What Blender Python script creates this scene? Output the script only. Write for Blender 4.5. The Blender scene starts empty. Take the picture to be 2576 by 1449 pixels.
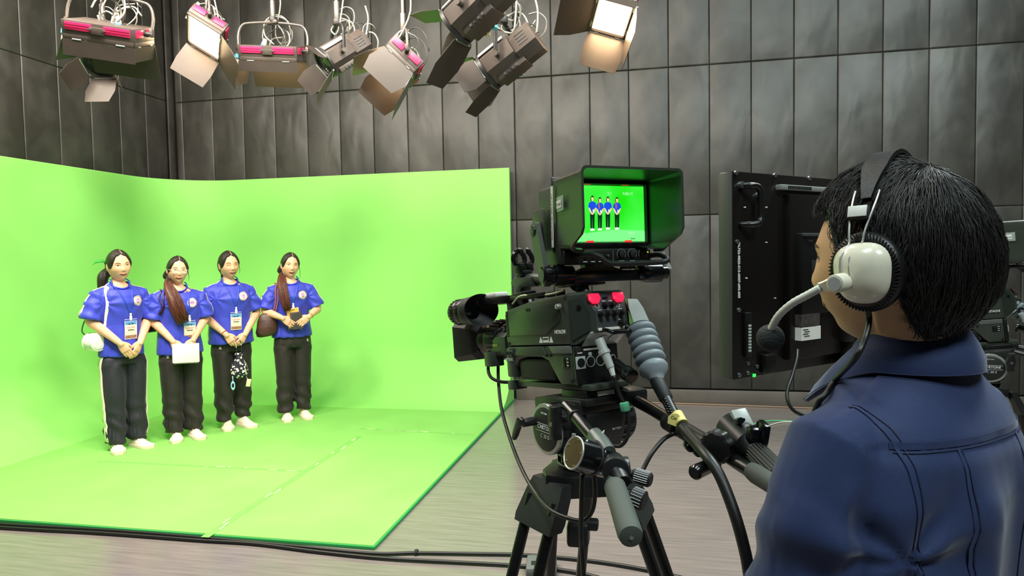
import bpy, bmesh, math, random
from mathutils import Vector, Matrix, Quaternion, noise
from mathutils.bvhtree import BVHTree

SC = bpy.context.scene
COL = SC.collection
rad = math.radians
V = Vector

# ------------------------------------------------------------------ camera
FPX, IW, IH = 1706.17, 2576.0, 1449.0
EYE = V((0.0, 0.0, 1.55))
CR = V((0.97947254, 0.20077411, -0.0179804))      # camera right
CU = V((0.0084609, 0.04817188, 0.99880323))       # camera up
CF = V((-0.20139998, 0.97845247, -0.0454843))     # camera forward
cam = bpy.data.cameras.new('photo_camera')
cam.sensor_width = 36.0
cam.lens = 36.0 * FPX / IW
cam.clip_start = 0.02
cam.clip_end = 60
camo = bpy.data.objects.new('photo_camera', cam)
COL.objects.link(camo)
camo.matrix_world = Matrix(((CR.x, CU.x, -CF.x, EYE.x), (CR.y, CU.y, -CF.y, EYE.y),
                            (CR.z, CU.z, -CF.z, EYE.z), (0, 0, 0, 1)))
SC.camera = camo

# ------------------------------------------------------------------ world, exposure
W = bpy.data.worlds.new('studio_world')
SC.world = W
W.use_nodes = True
W.node_tree.nodes['Background'].inputs[0].default_value = (0.75, 0.85, 0.85, 1)
W.node_tree.nodes['Background'].inputs[1].default_value = 0.25
SC.view_settings.view_transform = 'Standard'
SC.view_settings.look = 'None'
SC.view_settings.gamma = 1.0
SC.view_settings.use_curve_mapping = False
SC.view_settings.exposure = -0.4


def aim(o, target):
    d = (V(target) - o.location).normalized()
    o.rotation_euler = d.to_track_quat('-Z', 'Y').to_euler()


def area(name, loc, target, sx, sy, power, col, spread=math.pi):
    l = bpy.data.lights.new(name, 'AREA')
    l.shape = 'RECTANGLE'
    l.size, l.size_y = sx, sy
    l.energy = power
    l.color = col
    l.spread = spread
    o = bpy.data.objects.new(name, l)
    COL.objects.link(o)
    o.location = loc
    aim(o, target)
    return o


# unseen overhead lights added to light stage and operator; housings follow further down
WARM = (1.0, 0.86, 0.68)
NEUT = (1.0, 0.91, 0.78)
COOL = (0.86, 1.0, 0.98)
OVERHEAD = [
    # location, target, size x, size y, watt, colour
    ((-4.3, 3.2, 4.7), (-4.0, 5.6, 0.6), 1.0, 0.6, 260, NEUT),
    ((-2.6, 2.8, 4.7), (-3.2, 5.8, 0.8), 1.0, 0.6, 260, NEUT),
    ((-1.0, 3.2, 4.7), (-2.6, 6.3, 0.8), 1.0, 0.6, 220, NEUT),
    ((1.6, 2.6, 5.0), (1.6, 4.2, 0.0), 1.2, 0.6, 290, COOL),
    ((3.2, 4.4, 5.0), (2.4, 6.4, 0.8), 1.2, 0.6, 120, COOL),
    ((1.3, -0.6, 4.2), (0.5, 1.2, 1.2), 1.2, 0.6, 110, COOL),
    ((-0.9, 0.2, 4.6), (-0.6, 2.0, 0.6), 1.2, 0.6, 70, COOL),
]
for i, (lo, ta, sx, sy, pw, co) in enumerate(OVERHEAD):  # added lights, out of view
    area('added_overhead_light', lo, ta, sx, sy, pw, co)


# ------------------------------------------------------------------ pixel helpers
def ray(px, py):
    return CF + CR * ((px - IW / 2) / FPX) - CU * ((py - IH / 2) / FPX)


def at(px, py, t):            # the point at depth t along the photograph's ray
    return EYE + ray(px, py) * t


def onfloor(px, py, z=0.0):
    d = ray(px, py)
    return EYE + d * ((z - EYE.z) / d.z)


def onback(px, py, y):
    d = ray(px, py)
    return EYE + d * (y / d.y)


# ------------------------------------------------------------------ colours and materials
def lin(c):
    return c / 12.92 if c <= 0.04045 else ((c + 0.055) / 1.055) ** 2.4


def rgb(r, g, b):
    return (lin(r / 255), lin(g / 255), lin(b / 255), 1.0)


MATS = {}


def mat(name, col, rough=0.5, metal=0.0, spec=0.5, emit=None, estr=0.0, noise_amt=0.0, noise_scale=20.0,
        bump=0.0, bump_scale=60.0, stretch=(1, 1, 1), col2=None, alpha=1.0, trans=0.0, coat=0.0, sheen=0.0, rvar=0.0,
        detail=4.0):
    if name in MATS:
        return MATS[name]
    m = bpy.data.materials.new(name)
    m.use_nodes = True
    nt = m.node_tree
    b = nt.nodes['Principled BSDF']
    c = col if len(col) == 4 else (*col, 1)
    b.inputs['Base Color'].default_value = c
    b.inputs['Roughness'].default_value = rough
    b.inputs['Metallic'].default_value = metal
    b.inputs['Specular IOR Level'].default_value = spec
    if coat:
        b.inputs['Coat Weight'].default_value = coat
        b.inputs['Coat Roughness'].default_value = 0.15
    if sheen:
        b.inputs['Sheen Weight'].default_value = sheen
        b.inputs['Sheen Roughness'].default_value = 0.4
    if trans:
        b.inputs['Transmission Weight'].default_value = trans
    if alpha < 1:
        b.inputs['Alpha'].default_value = alpha
    if emit:
        b.inputs['Emission Color'].default_value = emit if len(emit) == 4 else (*emit, 1)
        b.inputs['Emission Strength'].default_value = estr
    if noise_amt or bump or rvar or col2:
        tc = nt.nodes.new('ShaderNodeTexCoord')
        mp = nt.nodes.new('ShaderNodeMapping')
        mp.inputs['Scale'].default_value = stretch
        nt.links.new(tc.outputs['Object'], mp.inputs['Vector'])
    if noise_amt or col2:
        n = nt.nodes.new('ShaderNodeTexNoise')
        n.inputs['Scale'].default_value = noise_scale
        n.inputs['Detail'].default_value = detail
        nt.links.new(mp.outputs[0], n.inputs['Vector'])
        rp = nt.nodes.new('ShaderNodeValToRGB')
        rp.color_ramp.elements[0].position = 0.3
        rp.color_ramp.elements[1].position = 0.7
        k = 1 - noise_amt
        a = (c[0] * k, c[1] * k, c[2] * k, 1)
        d = col2 if col2 else tuple(min(1, x * (1 + noise_amt)) for x in c[:3]) + (1,)
        rp.color_ramp.elements[0].color = a
        rp.color_ramp.elements[1].color = d
        nt.links.new(n.outputs['Fac'], rp.inputs[0])
        nt.links.new(rp.outputs[0], b.inputs['Base Color'])
        if rvar:
            mr = nt.nodes.new('ShaderNodeMapRange')
            mr.inputs['To Min'].default_value = max(0.02, rough - rvar)
            mr.inputs['To Max'].default_value = min(1, rough + rvar)
            nt.links.new(n.outputs['Fac'], mr.inputs['Value'])
            nt.links.new(mr.outputs[0], b.inputs['Roughness'])
    if bump:
        n2 = nt.nodes.new('ShaderNodeTexNoise')
        n2.inputs['Scale'].default_value = bump_scale
        n2.inputs['Detail'].default_value = detail
        nt.links.new(mp.outputs[0], n2.inputs['Vector'])
        bp = nt.nodes.new('ShaderNodeBump')
        bp.inputs['Strength'].default_value = bump
        bp.inputs['Distance'].default_value = 0.02
        nt.links.new(n2.outputs['Fac'], bp.inputs['Height'])
        nt.links.new(bp.outputs[0], b.inputs['Normal'])
    MATS[name] = m
    return m


# ------------------------------------------------------------------ object helpers
def wmat(o):
    m = Matrix.LocRotScale(o.location, o.rotation_euler, o.scale)
    if o.parent:
        return wmat(o.parent) @ o.matrix_parent_inverse @ m
    return m


def par(o, p):
    if p is not None:
        o.parent = p
        o.matrix_parent_inverse = wmat(p).inverted()


def tag(o, label=None, cat=None, group=None, kind=None):
    if label:
        o['label'] = label
    if cat:
        o['category'] = cat
    if group:
        o['group'] = group
    if kind:
        o['kind'] = kind
    return o


def thing(name, label, cat, loc=(0, 0, 0), rotz=0.0, group=None):
    o = bpy.data.objects.new(name, None)
    o.empty_display_size = 0.05
    COL.objects.link(o)
    o.location = loc
    o.rotation_euler = (0, 0, rotz)
    return tag(o, label, cat, group)


def copy_tree(o, parent=None):
    c = o.copy()
    COL.objects.link(c)
    if parent is not None:
        c.parent = parent
        c.matrix_parent_inverse = o.matrix_parent_inverse.copy()
    for ch in list(o.children):
        copy_tree(ch, c)
    return c


def link_mesh(name, me, m, parent=None, smooth=35):
    if m is not None:
        ms = m if isinstance(m, (list, tuple)) else [m]
        me.materials.clear()
        for x in ms:
            me.materials.append(x)
    if smooth:
        me.shade_smooth()
        if smooth < 180:
            me.set_sharp_from_angle(angle=rad(smooth))
    o = bpy.data.objects.new(name, me)
    COL.objects.link(o)
    par(o, parent)
    return o


def catmull(pts, n=8, closed=False):
    pts = [V(p) for p in pts]
    out = []
    N = len(pts)
    rng = range(N) if closed else range(N - 1)
    for i in rng:
        p1, p2 = pts[i], pts[(i + 1) % N]
        p0 = pts[i - 1] if (i > 0 or closed) else p1 * 2 - p2
        p3 = pts[(i + 2) % N] if (i + 2 < N or closed) else p2 * 2 - p1
        for k in range(n):
            t = k / n
            out.append(0.5 * ((2 * p1) + (p2 - p0) * t + (2 * p0 - 5 * p1 + 4 * p2 - p3) * t * t + (3 * p1 - p0 - 3 * p2 + p3) * t ** 3))
    if not closed:
        out.append(pts[-1])
    return out


def interp(tab, x):           # piecewise linear table [(x, a, b..)]
    if x <= tab[0][0]:
        return tab[0][1:]
    for a, b in zip(tab, tab[1:]):
        if x <= b[0]:
            k = (x - a[0]) / (b[0] - a[0])
            return tuple(u + (v - u) * k for u, v in zip(a[1:], b[1:]))
    return tab[-1][1:]


def smooth(a, b, x):
    t = max(0.0, min(1.0, (x - a) / (b - a)))
    return t * t * (3 - 2 * t)


def frame_from(z, up=(0, 0, 1)):      # matrix whose Z is z
    z = V(z).normalized()
    u = V(up)
    x = u.cross(z)
    if x.length < 1e-4:
        x = V((1, 0, 0))
    x.normalize()
    y = z.cross(x)
    return Matrix((x, y, z)).transposed()


def basis(origin, x, y, z):
    m = Matrix((V(x), V(y), V(z))).transposed().to_4x4()
    m.translation = V(origin)
    return m


class MB:
    """Collects shapes; build() links them as ONE mesh object."""

    def __init__(self, M=None):
        self.v, self.f, self.mi = [], [], []
        self.M = M.copy() if M else Matrix.Identity(4)
        self.mat = 0

    def add(self, vs, fs):
        o = len(self.v)
        self.v.extend(tuple(self.M @ V(p)) for p in vs)
        self.f.extend(tuple(i + o for i in f) for f in fs)
        self.mi.extend([self.mat] * len(fs))
        return self

    def bm(self, b):
        b.verts.index_update()
        self.add([v.co.copy() for v in b.verts], [[v.index for v in f.verts] for f in b.faces])
        b.free()
        return self

    def box(self, c, s, bevel=0.0, rot=None, seg=2):
        b = bmesh.new()
        bmesh.ops.create_cube(b, size=1.0)
        for v in b.verts:
            v.co = V((v.co.x * s[0], v.co.y * s[1], v.co.z * s[2]))
        if bevel > 0:
            bmesh.ops.bevel(b, geom=list(b.edges), offset=min(bevel, min(s) * 0.49), segments=seg, affect='EDGES', profile=0.5)
        T = Matrix.Translation(V(c))
        if rot is not None:
            T = T @ (rot.to_4x4() if hasattr(rot, 'to_4x4') else rot)
        for v in b.verts:
            v.co = T @ v.co
        return self.bm(b)

    def loft(self, rings, cap=True, closed=True):
        n = len(rings[0])
        vs = [p for r in rings for p in r]
        fs = []
        for i in range(len(rings) - 1):
            for j in range(n if closed else n - 1):
                a, b = i * n + j, i * n + (j + 1) % n
                fs.append((a, b, b + n, a + n))
        if cap and closed:
            fs.append(tuple(reversed(range(n))))
            fs.append(tuple(range((len(rings) - 1) * n, len(rings) * n)))
        return self.add(vs, fs)

    def tube(self, path, r, n=8, cap=True, flat=None, up=None):
        path = [V(p) for p in path]
        N = len(path)
        rs = r if isinstance(r, (list, tuple)) else [r] * N
        if len(rs) != N:
            rs = [interp([(i / (len(rs) - 1), q) for i, q in enumerate(rs)], i / (N - 1))[0] for i in range(N)]
        rings = []
        prev = None
        for i, p in enumerate(path):
            d = path[min(i + 1, N - 1)] - path[max(i - 1, 0)]
            if d.length < 1e-9:
                d = V((0, 0, 1))
            d.normalize()
            if prev is None:
                u = V(up) if up else (V((0, 0, 1)) if abs(d.z) < 0.9 else V((1, 0, 0)))
            else:
                u = prev
            x = u - d * u.dot(d)
            if x.length < 1e-6:
                x = d.orthogonal()
            x.normalize()
            prev = x
            y = d.cross(x)
            fl = flat if flat else 1.0
            rings.append([p + (x * math.cos(2 * math.pi * k / n) * fl + y * math.sin(2 * math.pi * k / n)) * rs[i] for k in range(n)])
        return self.loft(rings, cap)

    def cyl(self, a, b, r, r2=None, n=20, bevel=0.0):
        a, b = V(a), V(b)
        r2 = r if r2 is None else r2
        d = (b - a)
        L = d.length
        prof = [(0, r), (L, r2)]
        if bevel > 0:
            prof = [(0, r - bevel), (bevel * 0.3, r - bevel * 0.3), (bevel, r), (L - bevel, r2), (L - bevel * 0.3, r2 - bevel * 0.3), (L, r2 - bevel)]
        return self.lathe(prof, a, d, n)

    def lathe(self, prof, origin, axis, n=24, up=(0, 0, 1), sx=1.0, sy=1.0):
        F = frame_from(axis, up)
        origin = V(origin)
        rings = [[origin + F @ V((math.cos(2 * math.pi * k / n) * rr * sx, math.sin(2 * math.pi * k / n) * rr * sy, h)) for k in range(n)] for h, rr in prof]
        return self.loft(rings, True)

    def prism(self, poly, M, t0, t1, bevel=0.0):
        """2D polygon in the XY of M, extruded along its Z from t0 to t1."""
        b = bmesh.new()
        vs = [b.verts.new((p[0], p[1], t0)) for p in poly]
        f = b.faces.new(vs)
        r = bmesh.ops.extrude_face_region(b, geom=[f])
        for e in r['geom']:
            if isinstance(e, bmesh.types.BMVert):
                e.co.z = t1
        bmesh.ops.recalc_face_normals(b, faces=list(b.faces))
        if bevel > 0:
            ed = [e for e in b.edges if abs(e.verts[0].co.z - e.verts[1].co.z) < 1e-6]
            bmesh.ops.bevel(b, geom=ed, offset=bevel, segments=2, affect='EDGES', profile=0.5)
        for v in b.verts:
            v.co = M @ v.co
        return self.bm(b)

    def ball(self, c, r, n=16, m=10, rot=None):
        r = r if isinstance(r, (list, tuple)) else (r, r, r)
        vs, fs = [], []
        for i in range(1, m):
            p = math.pi * i / m
            for j in range(n):
                a = 2 * math.pi * j / n
                vs.append(V((r[0] * math.sin(p) * math.cos(a), r[1] * math.sin(p) * math.sin(a), r[2] * math.cos(p))))
        vs.append(V((0, 0, r[2])))
        vs.append(V((0, 0, -r[2])))
        t, bo = len(vs) - 2, len(vs) - 1
        for i in range(m - 2):
            for j in range(n):
                a, b = i * n + j, i * n + (j + 1) % n
                fs.append((a, a + n, b + n, b))
        for j in range(n):
            fs.append((t, j, (j + 1) % n))
            fs.append((bo, (m - 2) * n + (j + 1) % n, (m - 2) * n + j))
        if rot is not None:
            vs = [rot @ p for p in vs]
        c = V(c)
        return self.add([p + c for p in vs], fs)

    def torus(self, c, axis, R0, r, n=24, m=8, sx=1.0, sy=1.0, up=(0, 0, 1)):
        F = frame_from(axis, up)
        c = V(c)
        vs, fs = [], []
        for i in range(n):
            a = 2 * math.pi * i / n
            for j in range(m):
                b = 2 * math.pi * j / m
                q = R0 + r * math.cos(b)
                vs.append(c + F @ V((math.cos(a) * q * sx, math.sin(a) * q * sy, r * math.sin(b))))
        for i in range(n):
            for j in range(m):
                fs.append((i * m + j, ((i + 1) % n) * m + j, ((i + 1) % n) * m + (j + 1) % m, i * m + (j + 1) % m))
        return self.add(vs, fs)

    def ribbon(self, path, side, w, t=0.002):
        """flat strap along path; side = width direction (vector or list)."""
        path = [V(p) for p in path]
        rings = []
        N = len(path)
        for i, p in enumerate(path):
            d = (path[min(i + 1, N - 1)] - path[max(i - 1, 0)]).normalized()
            s = V(side[i]) if isinstance(side, list) else V(side)
            s = (s - d * s.dot(d)).normalized()
            nn = d.cross(s)
            ww = w[i] if isinstance(w, (list, tuple)) else w
            rings.append([p + s * ww / 2 + nn * t / 2, p - s * ww / 2 + nn * t / 2, p - s * ww / 2 - nn * t / 2, p + s * ww / 2 - nn * t / 2])
        return self.loft(rings, True)

    def mesh(self, name):
        me = bpy.data.meshes.new(name)
        me.from_pydata(self.v, [], self.f)
        if any(self.mi):
            me.polygons.foreach_set('material_index', self.mi)
        me.update()
        return me

    def build(self, name, m, parent=None, smooth=35, label=None, fix=True):
        me = self.mesh(name)
        if fix:
            b = bmesh.new()
            b.from_mesh(me)
            bmesh.ops.recalc_face_normals(b, faces=list(b.faces))
            b.to_mesh(me)
            b.free()
        o = link_mesh(name, me, m, parent, smooth)
        if label:
            o['label'] = label
        return o


def text(name, body, size, m, M, parent=None, ext=0.0002, align='CENTER', sx=1.0, bold=0.0):
    c = bpy.data.curves.new(name, 'FONT')
    c.body = body
    c.size = size
    c.align_x = align
    c.align_y = 'CENTER'
    c.extrude = ext
    c.offset = bold
    c.resolution_u = 2
    o = bpy.data.objects.new(name, c)
    me = bpy.data.meshes.new_from_object(o)
    bpy.data.objects.remove(o)
    bpy.data.curves.remove(c)
    me.transform(M @ Matrix.Diagonal((sx, 1, 1, 1)))
    me.name = name
    return link_mesh(name, me, m, parent, 0)


def remesh(mb, voxel, iters=2, decim=1.0, fac=0.5):
    """fuse everything in mb into one continuous closed surface"""
    me = mb.mesh('tmp')
    o = bpy.data.objects.new('tmp', me)
    COL.objects.link(o)
    md = o.modifiers.new('r', 'REMESH')
    md.mode = 'VOXEL'
    md.voxel_size = voxel
    md.use_smooth_shade = True
    if iters:
        s = o.modifiers.new('s', 'SMOOTH')
        s.iterations = iters
        s.factor = fac
    if decim < 1:
        d = o.modifiers.new('d', 'DECIMATE')
        d.ratio = decim
    bpy.context.view_layer.update()
    dg = bpy.context.evaluated_depsgraph_get()
    out = bpy.data.meshes.new_from_object(o.evaluated_get(dg))
    bpy.data.objects.remove(o)
    bpy.data.meshes.remove(me)
    return out
# ================================================================== the room
YB, XL = 7.202, -5.574             # faces of the padded walls
XR, YF, ZC = 5.6, -4.5, 6.0
SEAM = (0.153, 1.947, 3.457, 4.967, 6.0)


def pad_material(name, base, dirt):
    m = bpy.data.materials.new(name)
    m.use_nodes = True
    nt = m.node_tree
    L = nt.links
    b = nt.nodes['Principled BSDF']
    b.inputs['Roughness'].default_value = 0.5
    b.inputs['Specular IOR Level'].default_value = 0.55
    geo = nt.nodes.new('ShaderNodeNewGeometry')
    mp = nt.nodes.new('ShaderNodeMapping')
    L.new(geo.outputs['Position'], mp.inputs['Vector'])
    # creases of the leathercloth: diagonal, stretched noise
    def nz(scale, detail, dist, rot, st):
        q = nt.nodes.new('ShaderNodeMapping')
        q.inputs['Rotation'].default_value = rot
        q.inputs['Scale'].default_value = st
        L.new(geo.outputs['Position'], q.inputs['Vector'])
        n = nt.nodes.new('ShaderNodeTexNoise')
        n.inputs['Scale'].default_value = scale
        n.inputs['Detail'].default_value = detail
        n.inputs['Distortion'].default_value = dist
        L.new(q.outputs[0], n.inputs['Vector'])
        return n
    a = nz(1.7, 2.0, 0.3, (0.6, 0.6, 0.5), (1, 1, 0.5))
    c = nz(4.2, 1.5, 0.5, (-0.7, 0.5, -0.6), (1, 1, 0.5))
    ad = nt.nodes.new('ShaderNodeMath')
    ad.operation = 'MULTIPLY_ADD'
    ad.inputs[1].default_value = 0.4
    L.new(c.outputs['Fac'], ad.inputs[0])
    L.new(a.outputs['Fac'], ad.inputs[2])
    bp = nt.nodes.new('ShaderNodeBump')
    bp.inputs['Strength'].default_value = 0.8
    bp.inputs['Distance'].default_value = 0.05
    L.new(ad.outputs[0], bp.inputs['Height'])
    L.new(bp.outputs[0], b.inputs['Normal'])
    # chalky scuffs
    d = nz(3.3, 8.0, 0.3, (0.2, 0.1, 0.4), (1, 1, 0.8))
    rp = nt.nodes.new('ShaderNodeValToRGB')
    rp.color_ramp.elements[0].position = 0.42
    rp.color_ramp.elements[0].color = base
    rp.color_ramp.elements[1].position = 0.78
    rp.color_ramp.elements[1].color = dirt
    L.new(d.outputs['Fac'], rp.inputs[0])
    L.new(rp.outputs[0], b.inputs['Base Color'])
    MATS[name] = m
    return m


M_PAD = pad_material('padded leathercloth', rgb(44, 42, 38), rgb(67, 65, 60))
M_SLAB = mat('wall backing', rgb(24, 24, 24), 0.9)
M_SKIRT = mat('painted baseboard', rgb(92, 86, 80), 0.45, noise_amt=0.12, noise_scale=4)
M_CEIL = mat('dark ceiling', rgb(40, 42, 42), 0.9)


def slab(name, c, s, m):
    o = MB().box(c, s).build(name, m, None, 0)
    return tag(o, kind='structure')


def floor_material():
    m = bpy.data.materials.new('grey studio vinyl')
    m.use_nodes = True
    nt = m.node_tree
    L = nt.links
    b = nt.nodes['Principled BSDF']
    b.inputs['Specular IOR Level'].default_value = 0.75
    geo = nt.nodes.new('ShaderNodeNewGeometry')
    def nz(scale, st, rot, detail=5):
        q = nt.nodes.new('ShaderNodeMapping')
        q.inputs['Scale'].default_value = st
        q.inputs['Rotation'].default_value = (0, 0, rot)
        L.new(geo.outputs['Position'], q.inputs['Vector'])
        n = nt.nodes.new('ShaderNodeTexNoise')
        n.inputs['Scale'].default_value = scale
        n.inputs['Detail'].default_value = detail
        L.new(q.outputs[0], n.inputs['Vector'])
        return n
    a = nz(9, (0.35, 4.5, 1), 0.10)
    rp = nt.nodes.new('ShaderNodeValToRGB')
    rp.color_ramp.elements[0].position = 0.3
    rp.color_ramp.elements[0].color = rgb(114, 106, 103)
    rp.color_ramp.elements[1].position = 0.72
    rp.color_ramp.elements[1].color = rgb(134, 125, 121)
    L.new(a.outputs['Fac'], rp.inputs[0])
    L.new(rp.outputs[0], b.inputs['Base Color'])
    mr = nt.nodes.new('ShaderNodeMapRange')
    mr.inputs['To Min'].default_value = 0.14
    mr.inputs['To Max'].default_value = 0.26
    L.new(a.outputs['Fac'], mr.inputs['Value'])
    L.new(mr.outputs[0], b.inputs['Roughness'])
    n2 = nz(14, (0.3, 3.0, 1), 0.10, 3)
    bp = nt.nodes.new('ShaderNodeBump')
    bp.inputs['Strength'].default_value = 0.10
    bp.inputs['Distance'].default_value = 0.01
    L.new(n2.outputs['Fac'], bp.inputs['Height'])
    L.new(bp.outputs[0], b.inputs['Normal'])
    return m


M_FLOOR = floor_material()
slab('floor', ((XL + XR) / 2, (YB + YF) / 2, -0.05), (XR - XL + 0.6, YB - YF + 0.6, 0.1), M_FLOOR)
slab('ceiling', ((XL + XR) / 2, (YB + YF) / 2, ZC + 0.05), (XR - XL + 0.6, YB - YF + 0.6, 0.1), M_CEIL)
wb = slab('wall_back', ((XL + XR) / 2, YB + 0.085, ZC / 2), (XR - XL + 0.4, 0.1, ZC), M_SLAB)
wl = slab('wall_left', (XL - 0.085, (YB + YF) / 2, ZC / 2), (0.1, YB - YF + 0.2, ZC), M_SLAB)
wr = slab('wall_right', (XR + 0.085, (YB + YF) / 2, ZC / 2), (0.1, YB - YF + 0.2, ZC), M_PAD)
wf = slab('wall_front', ((XL + XR) / 2, YF - 0.085, ZC / 2), (XR - XL + 0.4, 0.1, ZC), M_PAD)
# baseboard along the back wall with its thin bead at the floor
bb = MB()
bb.box(((-1.45 + XR) / 2, YB - 0.012, 0.073), (XR + 1.45, 0.045, 0.146), 0.006)
o = bb.build('baseboard_back', M_SKIRT)
tag(o, kind='structure')

PADS = {}


def pad_mesh(w, h):
    """a padded panel: pillowed front, soft rolled edges, ~50 triangles"""
    k = (round(w, 3), round(h, 3))
    if k in PADS:
        return PADS[k]
    g = 0.0016
    xs = [g, g + 0.003, g + 0.012, w / 2, w - g - 0.012, w - g - 0.003, w - g]
    zs = [g, g + 0.003, g + 0.012, h / 2, h - g - 0.012, h - g - 0.003, h - g]
    dep = [-0.009, -0.003, 0.0, 0.003, 0.0, -0.003, -0.009]
    vs, fs = [], []
    for j, z in enumerate(zs):
        for i, x in enumerate(xs):
            d = min(dep[i], dep[j]) if (i not in (3,) or j not in (3,)) else 0.004
            vs.append((x, -(0.035 + d), z))
    n = 7
    for j in range(6):
        for i in range(6):
            a = j * n + i
            fs.append((a, a + 1, a + n + 1, a + n))
    # skirt back to the slab
    rim = [i for i in range(n)] + [j * n + n - 1 for j in range(1, n)] + [(n - 1) * n + i for i in range(n - 2, -1, -1)] + [j * n for j in range(n - 2, 0, -1)]
    o = len(vs)
    for r in rim:
        vs.append((vs[r][0], 0, vs[r][2]))
    for q in range(len(rim)):
        q2 = (q + 1) % len(rim)
        fs.append((rim[q2], rim[q], o + q, o + q2))
    me = bpy.data.meshes.new('pad')
    me.from_pydata(vs, [], fs)
    me.materials.append(M_PAD)
    me.shade_smooth()
    PADS[k] = me
    return me


def pads(parent, cols, rows, horizontal, fixed):
    for a, b in zip(cols, cols[1:]):
        for z0, z1 in zip(rows, rows[1:]):
            o = bpy.data.objects.new('panel', pad_mesh(b - a, z1 - z0))
            COL.objects.link(o)
            if horizontal:
                o.location = (a, fixed, z0)
            else:
                o.location = (fixed, a, z0)
                o.rotation_euler = (0, 0, rad(90))
            par(o, parent)


PW = 0.4025
cols = [XL + 0.035]
x = 0.591 - PW * 15
while x < XR:
    if x > XL + 0.06:
        cols.append(x)
    x += PW
cols.append(XR)
# the lowest row behind the green screen is never seen: it starts right of the screen
pads(wb, [c for c in cols if c > -1.9], SEAM[:2], True, YB + 0.035)
pads(wb, cols, SEAM[1:], True, YB + 0.035)
colsl = [YB - 0.11]
y = YB - 0.11 - 0.335
while y > 0.2:
    colsl.append(y)
    y -= 0.385
pads(wl, list(reversed(colsl)), SEAM[1:], False, XL - 0.035)
# the boxed-in corner strips
o = MB().box((XL + 0.014, YB - 0.055, (1.9 + ZC) / 2), (0.028, 0.106, ZC - 1.9), 0.012).build('trim_1', M_PAD)
tag(o, kind='structure')

# ================================================================== the green screen
GX, GY, GT = -1.471, 3.339, 2.50
GL, GB = XL + 0.10, YB - 0.10      # inner faces of the green walls
M_GREEN = mat('matte chroma green paint', rgb(142, 212, 108), 0.75, spec=0.15, noise_amt=0.03, noise_scale=1.5, bump=0.03, bump_scale=25)
M_GFLOOR = mat('scuffed chroma green floor paint', rgb(132, 194, 97), 0.6, spec=0.25, noise_amt=0.07, noise_scale=2.2, bump=0.05, bump_scale=30, rvar=0.1)
M_GEDGE = mat('dark green deck edge', rgb(38, 150, 70), 0.6)
M_CHIP = mat('bare pale board', rgb(225, 215, 190), 0.8)
scr = thing('green_screen', 'large curved bright green chroma screen with painted green floor', 'green screen', (GX, GY, 0))
CV, RC = 0.62, 0.75                # cove radius, plan radius of the corner
path = []                          # (point on the inner face, inward normal)
for k in range(13):
    path.append((V((GL, GY + (GB - RC - GY) * k / 12, 0)), V((1, 0, 0))))
for k in range(1, 16):
    a = math.pi * (1 - 0.5 * k / 16)
    path.append((V((GL + RC + RC * math.cos(a), GB - RC + RC * math.sin(a), 0)), V((-math.cos(a), -math.sin(a), 0))))
for k in range(15):
    path.append((V((GL + RC + (GX - GL - RC) * k / 14, GB, 0)), V((0, -1, 0))))
DECK = 0.022
rings = []
for p, n in path:
    r = [p - n * 0.05 + V((0, 0, 0.0)), p - n * 0.05 + V((0, 0, GT - 0.012)), p - n * 0.04 + V((0, 0, GT)), p + V((0, 0, GT)) - n * 0.006, p + V((0, 0, GT - 0.006))]
    for z in (1.9, 1.4, 1.0):
        r.append(p + V((0, 0, z)))
    for k in range(15):
        a = math.pi / 2 * k / 14
        r.append(p + n * CV * (1 - math.cos(a)) + V((0, 0, DECK + CV * (1 - math.sin(a)))))
    r.append(p + n * CV)
    rings.append(r)
mb = MB()
mb.loft(rings, True, True)
mb.build('curved_backdrop', M_GREEN, scr, 40)
# the painted floor deck: boards with thin joints
J = 0.0015
bx = [GL, onfloor(700, 1234).x, GX]
dk = MB()
dk.box(((GL + GX) / 2, (GY + GB) / 2, DECK / 2), (GX - GL, GB - GY, DECK), 0.003)
dk.build('floor_deck', M_GFLOOR, scr, 30)
ed = MB()
ed.box(((GL + GX) / 2, GY - 0.006, DECK / 2 - 0.002), (GX - GL + 0.02, 0.012, DECK - 0.004), 0.002)
ed.box((GX + 0.006, (GY + GB) / 2, DECK / 2 - 0.002), (0.012, GB - GY, DECK - 0.004), 0.002)
ed.build('deck_edge', M_GEDGE, scr, 30)
# painted-over joint tapes and the chipped spots along them
M_TAPE = mat('green painted joint tape', rgb(120, 186, 88), 0.6, noise_amt=0.1, noise_scale=30)


def tape(a, b, w, nchip, seed):
    A, B = onfloor(*a, DECK), onfloor(*b, DECK)
    d = (B - A)
    s = V((-d.y, d.x, 0)).normalized()
    MB().ribbon([A + V((0, 0, .0008)), B + V((0, 0, .0008))], s, w, 0.0012).build('joint_tape', M_TAPE, scr, 0)
    rnd = random.Random(seed)
    for k in range(nchip):
        c = MB()
        t = rnd.random() * 0.93
        l = rnd.uniform(0.015, 0.09) / d.length
        q = A + d * t + s * rnd.uniform(-w, w) * 0.5 + V((0, 0, .0018))
        c.ribbon([q, q + d * l * 0.5 + s * rnd.uniform(-.002, .002), q + d * l], s, rnd.uniform(0.004, 0.010), 0.0008)
        c.build('chipped_paint', M_CHIP, scr, 0)


tape((902, 1098), (515, 1352), 0.05, 12, 3)
tape((250, 1160), (770, 1186), 0.03, 9, 5)
tape((905, 1078), (1190, 1094), 0.03, 10, 8)
LAMPC = (1.0, 0.70, 0.40)
# ================================================================== hanging studio lamps
def cv(r, u, f):
    return (CR * r + CU * u + CF * f)


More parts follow.
